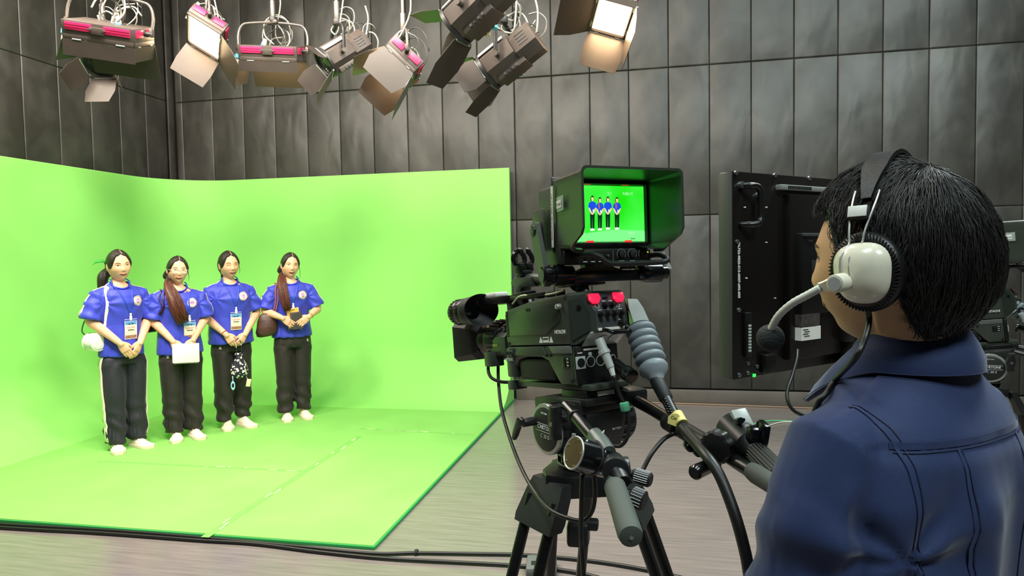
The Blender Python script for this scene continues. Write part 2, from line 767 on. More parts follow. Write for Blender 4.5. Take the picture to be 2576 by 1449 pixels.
L_BLK = mat('grey brown lamp casting', rgb(88, 78, 72), .45, metal=.3, spec=.4)
L_DARK = mat('dark lamp casting', rgb(52, 50, 48), .45, metal=.2)
L_MAG = mat('magenta heat sink', rgb(206, 38, 92), .45)
L_DOOR = mat('dull black barn door', rgb(70, 62, 56), .38, metal=.3, noise_amt=.06, noise_scale=8)
L_TUBE = mat('grey lamp tube', rgb(120, 112, 106), .35, metal=.5)
L_SILV = mat('zinc fitting', rgb(170, 172, 172), .3, metal=.8)
L_CAB = mat('pale grey lamp cable', rgb(160, 157, 148), .5)
L_CABD = mat('dark lamp cable', rgb(64, 62, 60), .5)
L_BLUE = mat('blue plug plastic', rgb(60, 120, 200), .4)
L_TEAL = mat('blue adjustment knob', rgb(90, 190, 220), .4)
L_CREAM = mat('cream plug plastic', rgb(220, 208, 180), .5)
L_OFF = mat('unlit diffuser', rgb(170, 172, 165), .4)
L_LIT = mat('lit warm diffuser', rgb(250, 240, 225), .5, emit=(1.0, 0.76, 0.46, 1), estr=9.0)
L_LENS = mat('fresnel glass', rgb(40, 52, 40), .08, spec=.8)


def door(mb, a, b, out, L, ang, e, taper=.12, cut=None):
    """barn door plate hinged on edge a-b; opens from the beam axis e outwards by ang degrees"""
    d = (e * math.cos(rad(ang)) + out * math.sin(rad(ang))).normalized()
    n = (b - a).normalized().cross(d)
    w = b - a
    c = (cut or taper)
    pts = [a, b, b + d * L * .55 + w * taper, b + d * L - w * c * .2, a + d * L + w * c * .2, a + d * L * .55 - w * taper]
    mb.loft([[p + n * .0014 for p in pts], [p - n * .0014 for p in pts]])


def cables_at(root, c, seed, r=.10, n=5, up=None, rise=.5):
    rnd = random.Random(seed)
    for k in range(n):
        a0 = rnd.uniform(0, 6.3)
        rr_ = r * rnd.uniform(.45, 1.0)
        cc = c + V((rnd.uniform(-.3, .3) * r, rnd.uniform(-.3, .3) * r, rnd.uniform(-.2, .5) * r))
        ax_ = V((rnd.uniform(-.5, .5), 1, rnd.uniform(-.6, .6))).normalized()
        F_ = frame_from(ax_)
        pts = [cc + F_ @ V((math.cos(a0 + t * .9) * rr_ * (1 + .15 * math.sin(t)), math.sin(a0 + t * .9) * rr_ * 1.15, .02 * t)) for t in range(8)]
        if k == 0:
            pts = [V((cc.x + .03, cc.y, c.z + rise)), V((cc.x + .05, cc.y, c.z + rise * .5))] + pts
        MB().tube(catmull(pts, 4), .0042 if k % 3 else .0062, 6).build('cable_loop', L_CAB if k % 3 != 1 else L_CABD, root, 180)


def hanger(root, p, z1=5.95):
    m = MB()
    m.cyl(p, V((p.x, p.y, p.z + .16)), .020, n=14, bevel=.002)
    m.cyl(V((p.x, p.y, p.z + .16)), V((p.x, p.y, z1)), .012, n=12)
    m.build('hanger_rod', L_TUBE, root)
    MB().cyl(V((p.x, p.y, p.z - .012)), V((p.x, p.y, p.z + .03)), .030, n=16, bevel=.003).build('spigot', L_DARK, root)


def plug(root, p, d, sc=1.0):
    d = V(d).normalized()
    m = MB()
    m.tube([p, p + d * .03 * sc, p + d * .032 * sc, p + d * .05 * sc], [.014 * sc, .018 * sc, .020 * sc, .020 * sc], 12)
    a = m.build('plug_cap', L_CREAM, root, 40)
    MB().tube([p + d * .05 * sc, p + d * .053 * sc, p + d * .085 * sc, p + d * .09 * sc], [.022 * sc, .026 * sc, .026 * sc, .020 * sc], 14).build('plug_ring', L_BLUE, root, 40)
    MB().tube([p + d * .09 * sc, p + d * .12 * sc, p + d * .16 * sc], [.020 * sc, .018 * sc, .012 * sc], 12).build('plug_body', L_CREAM, root, 40)


def knob_pair(root, p, d, sc=1.0):
    for k, mm in ((0, L_TEAL), (1, L_CREAM)):
        q = p + V((0, 0, -.05 * k * sc))
        MB().tube([q, q + V((0, 0, -.004)), q + V((0, 0, -.038 * sc)), q + V((0, 0, -.042 * sc))], [.012 * sc, .020 * sc, .024 * sc, .018 * sc], 14).build('pole_cup', mm, root, 40)


def soft_lamp(label, pos, x, y, lit, doors, seed, power=40, W_=.46, D_=.30, yoke_on='x', rod=True, target=None, yh=.21, plugd=None, knobs=True, group=None):
    """LED soft light; x = long axis, beam = -(x cross y)"""
    x = V(x).normalized()
    y = (V(y) - x * V(y).dot(x)).normalized()
    z = x.cross(y)                                 # out of the back
    e = -z
    B_ = basis(pos, x, y, z)
    root = thing('led_soft_light', label, 'studio light', pos, 0, group)
    m = MB(B_)
    m.box((0, 0, .012), (W_, D_, .088), .006)
    hs_ = m.build('housing', L_BLK, root)
    # heat sink strips on all four sides, two a side with a bracket between
    for s in (-1, 1):
        for h in (-1, 1):
            m = MB(B_)
            m.box((h * W_ * .265, s * (D_ / 2 + .002), .022), (W_ * .36, .010, .050), .002)
            st = m.build('heat_sink', L_MAG, hs_)
            for q in (-.008, .008):
                MB(B_).box((h * W_ * .265, s * (D_ / 2 + .0078), .022 + q), (W_ * .355, .0016, .002)).build('fin_line', mat('dark magenta', rgb(130, 20, 60), .5), hs_, 0)
            m = MB(B_)
            m.box((s * (W_ / 2 + .002), h * D_ * .27, .022), (.010, D_ * .34, .050), .002)
            m.build('heat_sink', L_MAG, hs_)
        MB(B_).box((0, s * (D_ / 2 + .006), .010), (.080, .016, .045), .003).build('side_bracket', L_BLK, hs_)
        for h in (-1, 1):
            MB(B_).cyl((h * .045, s * (D_ / 2 + .012), .020), (h * .045, s * (D_ / 2 + .022), .020), .008, n=12).build('bracket_screw', L_SILV, hs_)
    m = MB(B_)
    for s in (-1, 1):
        m2 = MB(B_)
        m2.box((0, s * (D_ / 2 - .006), -.045), (W_, .012, .030), .003)
        m2.build('front_frame', L_BLK, hs_)
        m2 = MB(B_)
        m2.box((s * (W_ / 2 - .006), 0, -.045), (.012, D_, .030), .003)
        m2.build('front_frame', L_BLK, hs_)
    MB(B_).box((0, 0, -.040), (W_ - .03, D_ - .03, .006)).build('diffuser', L_LIT if lit else L_OFF, hs_, 0)
    P = lambda a, b, c: B_ @ V((a, b, c))
    hw, hd, hz = W_ / 2, D_ / 2, -.062
    edges = {'near': (P(-hw, -hd, hz), P(hw, -hd, hz), -y), 'far': (P(-hw, hd, hz), P(hw, hd, hz), y),
             'left': (P(-hw, -hd, hz), P(-hw, hd, hz), -x), 'right': (P(hw, -hd, hz), P(hw, hd, hz), x)}
    for k, (L0, ang, tp) in doors.items():
        a, b, o_ = edges[k]
        m = MB()
        door(m, a, b, o_, L0, ang, e, tp)
        dd = m.build('barn_door', L_DOOR, root, 0)
        for t_ in (.2, .8):
            q = a.lerp(b, t_)
            MB().cyl(q - (b - a) * .06, q + (b - a) * .06, .006, n=8).build('hinge', L_SILV, dd)
    # yoke
    ya = x if yoke_on == 'x' else y
    half = (hw if yoke_on == 'x' else hd) + .045
    up = (V((0, 0, 1)) - ya * ya.z)
    up.normalize()
    c = V(pos) + z * .02
    A, Bq = c - ya * half, c + ya * half
    pts = [A, A + up * yh * .55, A + up * yh * .9 + ya * .03, A + up * yh + ya * half * .35, c + up * (yh + .01), Bq + up * yh - ya * half * .35, Bq + up * yh * .9 - ya * .03, Bq + up * yh * .55, Bq]
    m = MB()
    m.tube(catmull(pts, 5), .010, 10)
    yk = m.build('yoke', L_TUBE, root, 180)
    for q, s in ((A, 1), (Bq, -1)):
        MB().cyl(q - ya * .012 * s, q + ya * .046 * s, .016, n=14, bevel=.002).build('yoke_pivot', L_DARK, yk)
        MB().box(q + up * .01, (.026, .026, .05), .004).build('pivot_block', L_BLK, yk)
    topc = c + up * (yh + .012)
    MB().box(topc, (.09, .05, .028), .004).build('yoke_saddle', L_BLK, yk)
    if rod:
        hanger(root, topc + V((0, 0, .01)))
    cables_at(root, c + up * yh * .6, seed, .11, 6)
    if plugd:
        plug(root, c + up * yh * .42 + ya * plugd[3], plugd[:3], 1.0)
    if knobs:
        knob_pair(root, A - ya * .01 - up * .04, e, .9)
    if lit:
        l = area('lamp_light', V(pos) + e * .070, V(pos) + e * 2, W_ - .04, D_ - .04, power, LAMPC)
        l.rotation_euler = basis((0, 0, 0), x, y, z).to_euler()
        par(l, root)
    return root


def fresnel_lamp(label, pos, e, doors, seed, sc=1.0, up=(0, 0, 1), group=None, body=None, knob_side=1):
    """lens lamp; beam along e; doors: list of (angle around the beam, length, opening, taper)"""
    e = V(e).normalized()
    x = V(up).cross(e)
    x.normalize()
    y = e.cross(x)                                  # local up
    B_ = basis(pos, x, y, e) @ Matrix.Scale(sc, 4)
    root = thing('fresnel_light', label, 'studio light', pos, 0, group)
    mm = body or L_BLK
    m = MB(B_)
    R0 = .118
    oct_ = [(math.cos(rad(22.5 + 45 * k)) * R0 * 1.06, math.sin(rad(22.5 + 45 * k)) * R0 * 1.06) for k in range(8)]
    m.prism(oct_, Matrix.Identity(4), -.10, .12, .006)
    bd = m.build('body', mm, root, 30)
    m = MB(B_)
    m.prism([(a * .92, b * .92 - .02) for a, b in oct_], Matrix.Identity(4), -.26, -.10, .008)
    m.box((0, -.105, -.02), (.15, .05, .22), .008)
    rear = m.build('rear_housing', mm, root, 30)
    for s in (-1, 1):
        for k in range(4):
            MB(B_).box((s * .104, .03 - .022 * k, -.18), (.006, .010, .070), .001).build('vent_slot', L_DARK, rear)
            MB(B_).box((s * .079, -.118, .03 - .03 * k), (.006, .018, .018), .001).build('vent_slot', L_DARK, rear)
        MB(B_).box((s * .113, .012, .02), (.004, .06, .17), .002).build('side_rail', L_SILV, bd)
        MB(B_).box((s * .090, .088, .02), (.040, .006, .20), .002, rot=Matrix.Rotation(rad(-45 * s), 3, 'Z')).build('side_rail', L_OFF, bd)
    m = MB(B_)
    m.lathe([(0, .108), (.0, .124), (.022, .126), (.026, .120), (.026, .104), (.012, .102)], (0, 0, .12), (0, 0, 1), 32)
    m.build('lens_ring', L_DARK, bd, 30)
    m = MB(B_)
    m.lathe([(0, .103), (.010, .090), (.012, .080), (.008, .079), (.016, .060), (.012, .059), (.020, .036), (.023, .001)], (0, 0, .122), (0, 0, 1), 32)
    m.build('fresnel_lens', L_LENS, bd, 30)
    pz = .150
    for k, (ang, L0, op, tp, w) in enumerate(doors):
        a_ = rad(ang)
        o_ = V((math.cos(a_), math.sin(a_), 0))
        t_ = V((-math.sin(a_), math.cos(a_), 0))
        c_ = o_ * .112 + V((0, 0, pz))
        m = MB(B_)
        door(m, c_ - t_ * w, c_ + t_ * w, o_, L0, op, V((0, 0, 1)), tp)
        dd = m.build('barn_door', L_DOOR, root, 0)
        MB(B_).cyl(c_ - t_ * w * .8, c_ + t_ * w * .8, .006, n=8).build('hinge', L_SILV, dd)
    # yoke
    W3 = B_.to_3x3()
    c = V(pos)
    hx = x * .150 * sc
    U = (V((0, 0, 1)) - x * x.z).normalized()
    pts = [c - hx, c - hx + U * .10 * sc, c - hx * .9 + U * .19 * sc, c + U * .235 * sc, c + hx * .9 + U * .19 * sc, c + hx + U * .10 * sc, c + hx]
    m = MB()
    m.tube(catmull(pts, 5), .010 * sc, 8, flat=1.6)
    yk = m.build('yoke', L_DARK, root, 180)
    for s in (-1, 1):
        q = c + hx * s
        MB().cyl(q - x * s * .03 * sc, q + x * s * .012 * sc, .018 * sc, n=14).build('yoke_pivot', L_BLK, yk)
    q = c + hx * knob_side
    MB().box(q + x * .014 * sc * knob_side, (.05 * sc, .05 * sc, .07 * sc), .004).build('pole_gearbox', L_BLK, yk)
    for k, cc in ((-1, L_CREAM), (1, L_TEAL)):
        qq = q + x * .02 * sc * knob_side + y * -.04 * sc + e * (-.03 * k) * sc
        MB().tube([qq + U * .01, qq - U * .006 * sc, qq - U * .045 * sc, qq - U * .05 * sc], [.010 * sc, .017 * sc, .023 * sc, .018 * sc], 14).build('pole_cup', cc, yk, 40)
    hanger(root, c + U * .245 * sc)
    cables_at(root, c + U * .24 * sc + V((.02, 0, .03)), seed, .09 * sc, 6)
    cables_at(root, c - e * .24 * sc + U * .05, seed + 3, .07 * sc, 3, rise=.2)
    return root


SL = 'LED soft lights hanging from the grid'
at1 = at(275, 80, 4.6)
soft_lamp('unlit soft light with red heat sinks above the white-bag woman, grey barn door folded down', at1, cv(1, -.12, .10), cv(.10, .38, .92), False,
          {'near': (.105, 6, .0), 'far': (.27, 16, .0), 'left': (.16, 20, .02), 'right': (.10, -10, .02)}, 11, plugd=(0, 0, -1, .05))
lamp2 = soft_lamp('bright lit soft light hung diagonally, brown barn doors spread below', at(522, 84, 5.4), cv(-.42, -.22, .88), cv(-.80, .50, -.33), True,
          {'near': (.26, 58, .05), 'right': (.25, 14, .03)}, 12, power=9, yoke_on='x', W_=.42, D_=.28, knobs=False, yh=.16)
plug(lamp2, at(470, 48, 5.3), cv(.6, .8, 0))
soft_lamp('lit soft light level above the notebook woman, warm glow at its white barn door', at(687, 133, 5.5), cv(1, -.02, .05), cv(.04, .34, .94), True,
          {'near': (.080, 6, .0), 'far': (.23, 16, .0), 'left': (.20, 14, .02)}, 13, power=7, plugd=(-.4, .1, -.9, -.06))
soft_lamp('soft light tilted to the left, pale grey barn door half closed over warm glow', at(1012, 160, 4.8), cv(-.25, -.06, .96), cv(-.73, .66, -.15), True,
          {'left': (.22, 6, .10), 'right': (.25, 12, .10), 'near': (.25, 14, .06), 'far': (.22, 24, .06)}, 15, power=5, W_=.36, D_=.26, knobs=False, yh=.16)
soft_lamp('bright lit soft light right of the big spotlight, copper coloured barn doors', at(1545, 24, 4.3), cv(-.08, -.36, .93), cv(-.95, .30, -.05), True,
          {'far': (.24, 62, .04), 'right': (.24, 14, .06), 'near': (.24, 8, .05), 'left': (.07, 10, .02)}, 18, power=9, W_=.34, D_=.24, knobs=False, yh=.16)
fresnel_lamp('spotlight half hidden behind the unlit soft light, pinkish barn door down', at(262, 140, 5.3), cv(.02, -.80, -.60),
             [(-90, .25, 10, .10, .10), (180, .22, 20, .08, .09), (0, .25, 30, .06, .09)], 21, .95, body=L_DARK)
fresnel_lamp('small grey spotlight turned to the green screen, lens showing', at(850, 138, 5.0), cv(-.66, -.60, -.40),
             [(-70, .24, 22, .12, .085), (-160, .20, 28, .10, .085), (40, .10, 40, .10, .08)], 24, .92, knob_side=-1)
fresnel_lamp('big brown spotlight close to the camera crew, copper barn doors', at(1188, 26, 3.9), cv(-.72, -.52, .42),
             [(90, .20, 34, .10, .085), (180, .24, 24, .10, .09), (-90, .30, 14, .14, .09)], 26, 1.0, knob_side=-1)
fresnel_lamp('brown spotlight hanging lower, grey and black barn doors', at(1268, 150, 4.35), cv(-.74, -.50, .30),
             [(90, .18, 34, .10, .085), (180, .22, 14, .16, .10), (-90, .24, 10, .10, .09), (0, .16, 20, .10, .085)], 27, .98, knob_side=-1)
# housings added around the unseen overhead lights above the frame
for i, (lo, ta, sx, sy, pw, co) in enumerate(OVERHEAD):
    lo, ta = V(lo), V(ta)
    d = (ta - lo).normalized()
    xx = V((1, 0, 0))
    xx = (xx - d * xx.dot(d)).normalized()
    B_ = basis(lo, xx, (-d).cross(xx), -d)
    t = thing('added_overhead_housing', 'added unseen overhead light housing hung from the ceiling', 'studio light', lo, 0, 'added overhead lights')
    m = MB(B_)
    m.loft([[V((a * sx * .54, b * sy * .56, .004)) for a, b in ((-1, -1), (1, -1), (1, 1), (-1, 1))], [V((a * sx * .54, b * sy * .56, .08)) for a, b in ((-1, -1), (1, -1), (1, 1), (-1, 1))],
            [V((a * sx * .40, b * sy * .40, .16)) for a, b in ((-1, -1), (1, -1), (1, 1), (-1, 1))]])
    m.build('housing', L_DARK, t, 20)
    MB().cyl(lo - d * .15, V((lo.x - d.x * .15, lo.y - d.y * .15, 5.98)), .014, n=10).build('hanger_rod', L_TUBE, t)
# ================================================================== people: shared anatomy
def head_point(a, e, face=1.0, sc=1.0):
    """surface of a head (centre at 0, looking along -Y): azimuth a from the front, elevation e"""
    ce, se = math.cos(e), math.sin(e)
    dx, dy, dz = math.sin(a) * ce, -math.cos(a) * ce, se
    z = 0.112 * dz
    x = 0.0745 * dx
    y = (0.088 if dy < 0 else 0.100) * dy
    lowr = smooth(0.0, -0.112, z)
    if dy < 0:                                    # face: jaw taper, flat front
        x *= 1 - 0.20 * lowr
        fl = smooth(0.2, 1.0, -dy)
        y *= 1 + 0.04 * lowr * fl
    else:
        x *= 1 + 0.03 * dy
        y *= 1 - 0.28 * smooth(-0.02, -0.11, z)
        z += 0.012 * smooth(-0.03, -0.112, z) * dy
    # features
    def g(cx, cz, sx, sz):
        return math.exp(-((x - cx) / sx) ** 2 - ((z - cz) / sz) ** 2)
    if dy < -0.1:
        f = 0.0
        f += 0.013 * g(0, -0.022, 0.011, 0.013) + 0.007 * g(0, -0.002, 0.008, 0.022)     # nose
        f += 0.005 * (g(0.012, -0.028, 0.007, 0.007) + g(-0.012, -0.028, 0.007, 0.007))  # wings
        f -= 0.006 * (g(0.031, 0.010, 0.017, 0.010) + g(-0.031, 0.010, 0.017, 0.010))     # eye sockets
        f += 0.003 * (g(0.030, 0.027, 0.022, 0.008) + g(-0.030, 0.027, 0.022, 0.008))     # brow
        f += 0.005 * (g(0.040, -0.022, 0.020, 0.018) + g(-0.040, -0.022, 0.020, 0.018))   # cheeks
        f += 0.006 * g(0, -0.054, 0.022, 0.010)                                            # lips
        f -= 0.003 * g(0, -0.070, 0.020, 0.006)
        f += 0.007 * g(0, -0.090, 0.022, 0.014)                                            # chin
        y -= f * face
    return V((x, y, z)) * sc


def head_mesh(mb, M, sc=1.0, nu=56, nv=44, face=1.0):
    rings = []
    for i in range(1, nv):
        e = math.pi / 2 - math.pi * i / nv
        rings.append([M @ head_point(2 * math.pi * j / nu, e, face, sc) for j in range(nu)])
    mb.loft(rings, True)
    for s in (-1, 1):                              # ears
        mb.ball(M @ (V((s * 0.075, 0.012, -0.004)) * sc), (0.008 * sc, 0.017 * sc, 0.030 * sc), 12, 8, rot=M.to_3x3() @ Matrix.Rotation(s * 0.35, 3, 'Z'))


def hand(mb, wrist, d, dorsal, curl=0.5, side=1, sc=1.0, spread=0.0, fr=0.0078):
    """palm and five fingers. d = towards the fingers, dorsal = out of the back of the hand,
    side=+1: thumb lies on (d x dorsal)"""
    d = V(d).normalized()
    n = V(dorsal)
    n = (n - d * n.dot(d)).normalized()
    x = d.cross(n) * side
    P = lambda a, b, c: V(wrist) + (x * a + d * b + n * c) * sc
    rings = []
    for b, wx, wz in ((-0.01, 0.022, 0.016), (0.02, 0.029, 0.015), (0.05, 0.036, 0.014), (0.078, 0.038, 0.0125), (0.086, 0.034, 0.009)):
        rings.append([P(math.cos(t) * wx, b, math.sin(t) * wz) for t in [2 * math.pi * k / 14 for k in range(14)]])
    mb.loft(rings)
    for k, (fx, L) in enumerate(((0.029, 0.068), (0.0098, 0.076), (-0.0098, 0.070), (-0.028, 0.054))):
        ang = curl * (0.55 + 0.12 * k)
        p = P(fx, 0.072, 0.0)
        pts = [p]
        a = 0.0
        sp = spread * (0.12 - 0.08 * k)
        for seg, l in enumerate((0.46, 0.32, 0.24)):
            a += ang * (0.8, 1.1, 0.8)[seg]
            dd = d * math.cos(a) - n * math.sin(a) + x * sp
            p = p + dd * (L * l + (0.012 if seg == 0 else 0)) * sc
            pts.append(p)
        r = fr * sc * (1.0, 1.04, 1.0, 0.86)[k]
        mb.tube([pts[0], (pts[0] + pts[1]) / 2, pts[1], (pts[1] + pts[2]) / 2, pts[2], pts[3]], [r * 1.05, r, r * 1.04, r * .95, r * .98, r * .7], 9)
        mb.ball(pts[3], r * .72, 8, 6)
    t = [P(0.020, 0.016, -0.006), P(0.040, 0.040, -0.012), P(0.047, 0.066, -0.016), P(0.044, 0.086, -0.020)]
    mb.tube(t, [0.013 * sc, 0.0105 * sc, 0.0095 * sc, 0.007 * sc], 9)
    mb.ball(t[3], 0.007 * sc, 8, 6)
    return P


SKIN = mat('light skin', rgb(236, 178, 144), 0.5, spec=0.35, noise_amt=0.05, noise_scale=14, bump=0.02, bump_scale=300)
SKIN.node_tree.nodes['Principled BSDF'].inputs['Subsurface Weight'].default_value = 0.08
SKIN.node_tree.nodes['Principled BSDF'].inputs['Subsurface Radius'].default_value = (0.012, 0.005, 0.003)
HAIR = mat('black brown hair', rgb(34, 24, 20), 0.38, spec=0.5, bump=0.5, bump_scale=160, stretch=(1, 1, 0.08))
HAIRB = mat('long reddish brown hair', rgb(88, 48, 33), 0.42, spec=0.4, noise_amt=0.35, noise_scale=70, stretch=(1, 1, 0.06), bump=0.1, bump_scale=160)
BLUE = mat('royal blue polyester', rgb(60, 70, 188), 0.5, spec=0.3, sheen=0.15, noise_amt=0.05, noise_scale=9, bump=0.10, bump_scale=12)
BLUE2 = mat('darker blue ribbed collar', rgb(44, 58, 176), 0.6)
CREAM = mat('white piping fabric', rgb(238, 228, 206), 0.7)
BLACKP = mat('black tracksuit cloth', rgb(34, 28, 26), 0.7, sheen=0.1, bump=0.12, bump_scale=10)
NAVYP = mat('dark navy tracksuit cloth', rgb(32, 31, 42), 0.7, sheen=0.1, bump=0.12, bump_scale=10)
SHOEW = mat('cream white sneaker leather', rgb(240, 226, 204), 0.5, bump=0.05, bump_scale=80)
SOLEW = mat('white rubber sole', rgb(228, 214, 188), 0.6)
LIP = mat('lip', rgb(200, 92, 84), 0.4)
LIPD = mat('lip line', rgb(120, 48, 42), 0.6)
BROW = mat('brow hair', rgb(86, 54, 40), 0.8)
LASH = mat('dark lash line', rgb(30, 18, 14), 0.7)
EYEW = mat('eye white', rgb(235, 225, 215), 0.3)
BLUSH = mat('nostril', rgb(130, 66, 50), 0.8)
LANY = mat('blue lanyard ribbon', rgb(40, 72, 190), 0.5)
CARDW = mat('badge card', rgb(236, 226, 206), 0.5)
CARDB = mat('badge blue print', rgb(88, 150, 210), 0.5)
CARDO = mat('badge brown print', rgb(150, 110, 84), 0.5, noise_amt=0.6, noise_scale=150)
INK = mat('black ink', rgb(22, 20, 22), 0.6)
PVC = mat('clear plastic sleeve', rgb(200, 210, 235), 0.15, trans=0.0, alpha=0.35)
WHITEP = mat('white plastic', rgb(235, 232, 225), 0.4)
EMBR = mat('pink embroidery', rgb(206, 120, 140), 0.7)


def surf(bv, x, z, off=0.0, y0=-0.6):
    h = bv.ray_cast(V((x, y0, z)), V((0, 1, 0)))
    return (h[0] + h[1] * off) if h[0] else V((x, 0, z))


def patch(bv, pts2, off):
    """filled outline projected on the face"""
    c = V((sum(p[0] for p in pts2) / len(pts2), sum(p[1] for p in pts2) / len(pts2)))
    n = len(pts2)
    vs = [surf(bv, p[0], p[1], off) for p in pts2] + [surf(bv, (p[0] + c[0]) / 2, (p[1] + c[1]) / 2, off) for p in pts2] + [surf(bv, c[0], c[1], off)]
    fs = []
    for i in range(n):
        j = (i + 1) % n
        fs.append((i, j, n + j, n + i))
        fs.append((n + i, n + j, 2 * n))
    return vs, fs


def arc(x0, x1, z0, bow, n, w0, w1):
    """lens-shaped outline from x0 to x1, bowed up by bow, thickness tapering w0..w1"""
    top, bot = [], []
    for i in range(n + 1):
        t = i / n
        x = x0 + (x1 - x0) * t
        z = z0 + bow * (1 - (2 * t - 1) ** 2)
        w = (w0 + (w1 - w0) * t) * (0.25 + 0.75 * math.sin(math.pi * min(1, max(0, t))) ** 0.6)
        top.append((x, z + w / 2))
        bot.append((x, z - w / 2))
    return top + bot[::-1]


def face_parts(body, M, bv, parent, smile=0.006, closed=False, sc=1.0, lip=None):
    """brows, eyes, lips and nostrils, laid on the face (bv in head space)"""
    def put(name, plist, m, off):
        mb = MB(M)
        for p in plist:
            mb.add(*patch(bv, [(a * sc, b * sc) for a, b in p], off))
        return mb.build(name, m, parent, 180)
    for s in (-1, 1):
        put('eyebrow', [arc(s * 0.014, s * 0.048, 0.0245, 0.0045, 8, 0.0058, 0.0030)], BROW, 0.0008)
        if not closed:
            put('eye', [arc(s * 0.018, s * 0.045, 0.0085, 0.0006, 8, 0.0072, 0.0060)], EYEW, 0.0007)
            put('iris', [[(s * 0.031 + 0.0042 * math.cos(t), 0.0092 + 0.0036 * math.sin(t)) for t in [k * math.pi / 5 for k in range(10)]]], LASH, 0.0011)
        put('eyelid_line', [arc(s * 0.0165, s * 0.0475, 0.0100 if not closed else 0.0075, 0.0032 if not closed else -0.0012, 8, 0.0026, 0.0036)], LASH, 0.0014)
        put('nostril', [arc(s * 0.004, s * 0.0115, -0.0345, 0.0012, 4, 0.0032, 0.0026)], BLUSH, 0.0008)
    up, dn = [], []
    for i in range(13):
        t = i / 12
        x = -0.0245 + 0.049 * t
        u = 1 - (2 * t - 1) ** 2
        mid = -0.0540 - smile * u + smile * 0.4
        up.append((x, mid + 0.0062 * u ** 0.7 - 0.0018 * math.exp(-((x) / 0.004) ** 2)))
        dn.append((x, mid - 0.0082 * u ** 0.8))
    put('lips', [up + dn[::-1]], lip or LIP, 0.0009)
    ln = []
    lo = []
    for i in range(13):
        t = i / 12
        x = -0.026 + 0.052 * t
        u = 1 - (2 * t - 1) ** 2
        mid = -0.0540 - smile * u + smile * 0.4
        ln.append((x, mid + 0.0007 + 0.0006 * u))
        lo.append((x, mid - 0.0009))
    put('mouth_line', [ln + lo[::-1]], LIPD, 0.0014)


def hair_cap(M, sc, name, m, parent, front=50, side=2, back=-48, thick=0.0105, part=0.004, nu=72, nv=20, s0=.50, s1=.95):
    rings = []
    for i in range(nv + 1):
        t = i / nv
        ring = []
        for j in range(nu):
            a = 2 * math.pi * j / nu
            c = math.cos(a)
            # hairline elevation around the head
            if c > 0:
                w = abs(math.sin(a))
                lo = front + (side - front) * smooth(s0, s1, w) - 9 * smooth(0.0, 0.5, w)
            else:
                lo = side + (back - side) * smooth(0.0, -0.75, c)
            e = rad(89.5 + (lo - 89.5) * t)
            p = head_point(a, e, 0.0, 1.0)
            th = thick * (1 - smooth(0.80, 1.0, t) * (0.85 if c > -0.3 else 0.4)) * (1 + 0.25 * (c < 0) * -c)
            th *= 1 + 0.10 * noise.noise(V((a * 14, t * 0.8, 3)))
            if part and c > 0.2:
                th -= part * math.exp(-(a if a < math.pi else a - 2 * math.pi) ** 2 / 0.006) * smooth(0.0, 0.5, t)
            ring.append(M @ ((p + p.normalized() * th) * sc))
        rings.append(ring)
    # turn the rim inwards so that the cap has a thickness
    ring = []
    for j in range(nu):
        q = rings[-1][j]
        ctr = M.translation
        ring.append(q + (ctr - q).normalized() * 0.014 * sc)
    rings.append(ring)
    mb = MB()
    mb.loft(rings, False)
    return mb.build(name, m, parent, 180)


def strands(mb, path, rads, n, r, seed, nseg=14, flat=1.0, side=(1, 0, 0), taper=0.6):
    """a lock of hair: n thin tapered strands spread about a path"""
    rnd = random.Random(seed)
    P = catmull(path, 6)
    N = len(P)
    for k in range(n):
        a = rnd.uniform(0, 2 * math.pi)
        q = math.sqrt(rnd.random())
        pts, rr = [], []
        end = rnd.uniform(0.86, 1.0)
        ph = rnd.uniform(0, 6)
        for i in range(nseg + 1):
            t = i / nseg * end
            f = t * (N - 1)
            i0 = min(int(f), N - 2)
            p = P[i0].lerp(P[i0 + 1], f - i0)
            d = (P[i0 + 1] - P[i0]).normalized()
            s = V(side)
            s = (s - d * s.dot(d)).normalized()
            u = d.cross(s)
            w = interp([(j / (len(rads) - 1), x) for j, x in enumerate(rads)], t)[0]
            b = a + 0.25 * math.sin(3 * t + ph)
            pts.append(p + (s * math.cos(b) + u * math.sin(b) * flat) * w * q)
            rr.append(r * (1 - taper * t))
        mb.tube(pts, rr, 4, True)


def body_skin(H, arms, headM, headsc, face, hands, voxel=0.0042, legs=True, torso=True, neck_r=0.047, neck=None):
    """one continuous skin surface: head, neck, torso, arms, hands, legs"""
    mb = MB()
    head_mesh(mb, headM, headsc, face=face)
    hc = headM.translation
    nb = neck or V((0, 0.012, 1.335))
    top = headM @ (V((0, 0.030, -0.055)) * headsc)
    mb.tube([nb + V((0, 0.01, -0.06)), nb, (nb + top) / 2 + V((0, .004, 0)), top], [neck_r * 1.6, neck_r * 1.12, neck_r, neck_r * 1.02], 18)
    if torso:
        rings = []
        for z, rx, ry in ((0.80, .13, .085), (0.95, .125, .08), (1.10, .125, .08), (1.19, .14, .085), (1.265, .140, .075), (1.31, .11, .06), (1.35, .055, .045)):
            rings.append([V((rx * math.cos(t), ry * math.sin(t) + 0.008, z)) for t in [2 * math.pi * k / 20 for k in range(20)]])
        mb.loft(rings)
    for pts, rr in arms:
        mb.tube(catmull(pts, 5), rr, 14)
    for h in hands:
        hand(mb, *h[0], **h[1])
    if legs:
        for s in (-1, 1):
            mb.tube([V((s * .07, 0.005, 0.86)), V((s * .08, 0.0, 0.45)), V((s * .08, 0.012, 0.09)), V((s * .08, 0.0, 0.05))], [0.075, 0.048, 0.034, 0.034], 12)
    return remesh(mb, voxel, 2, 0.45)


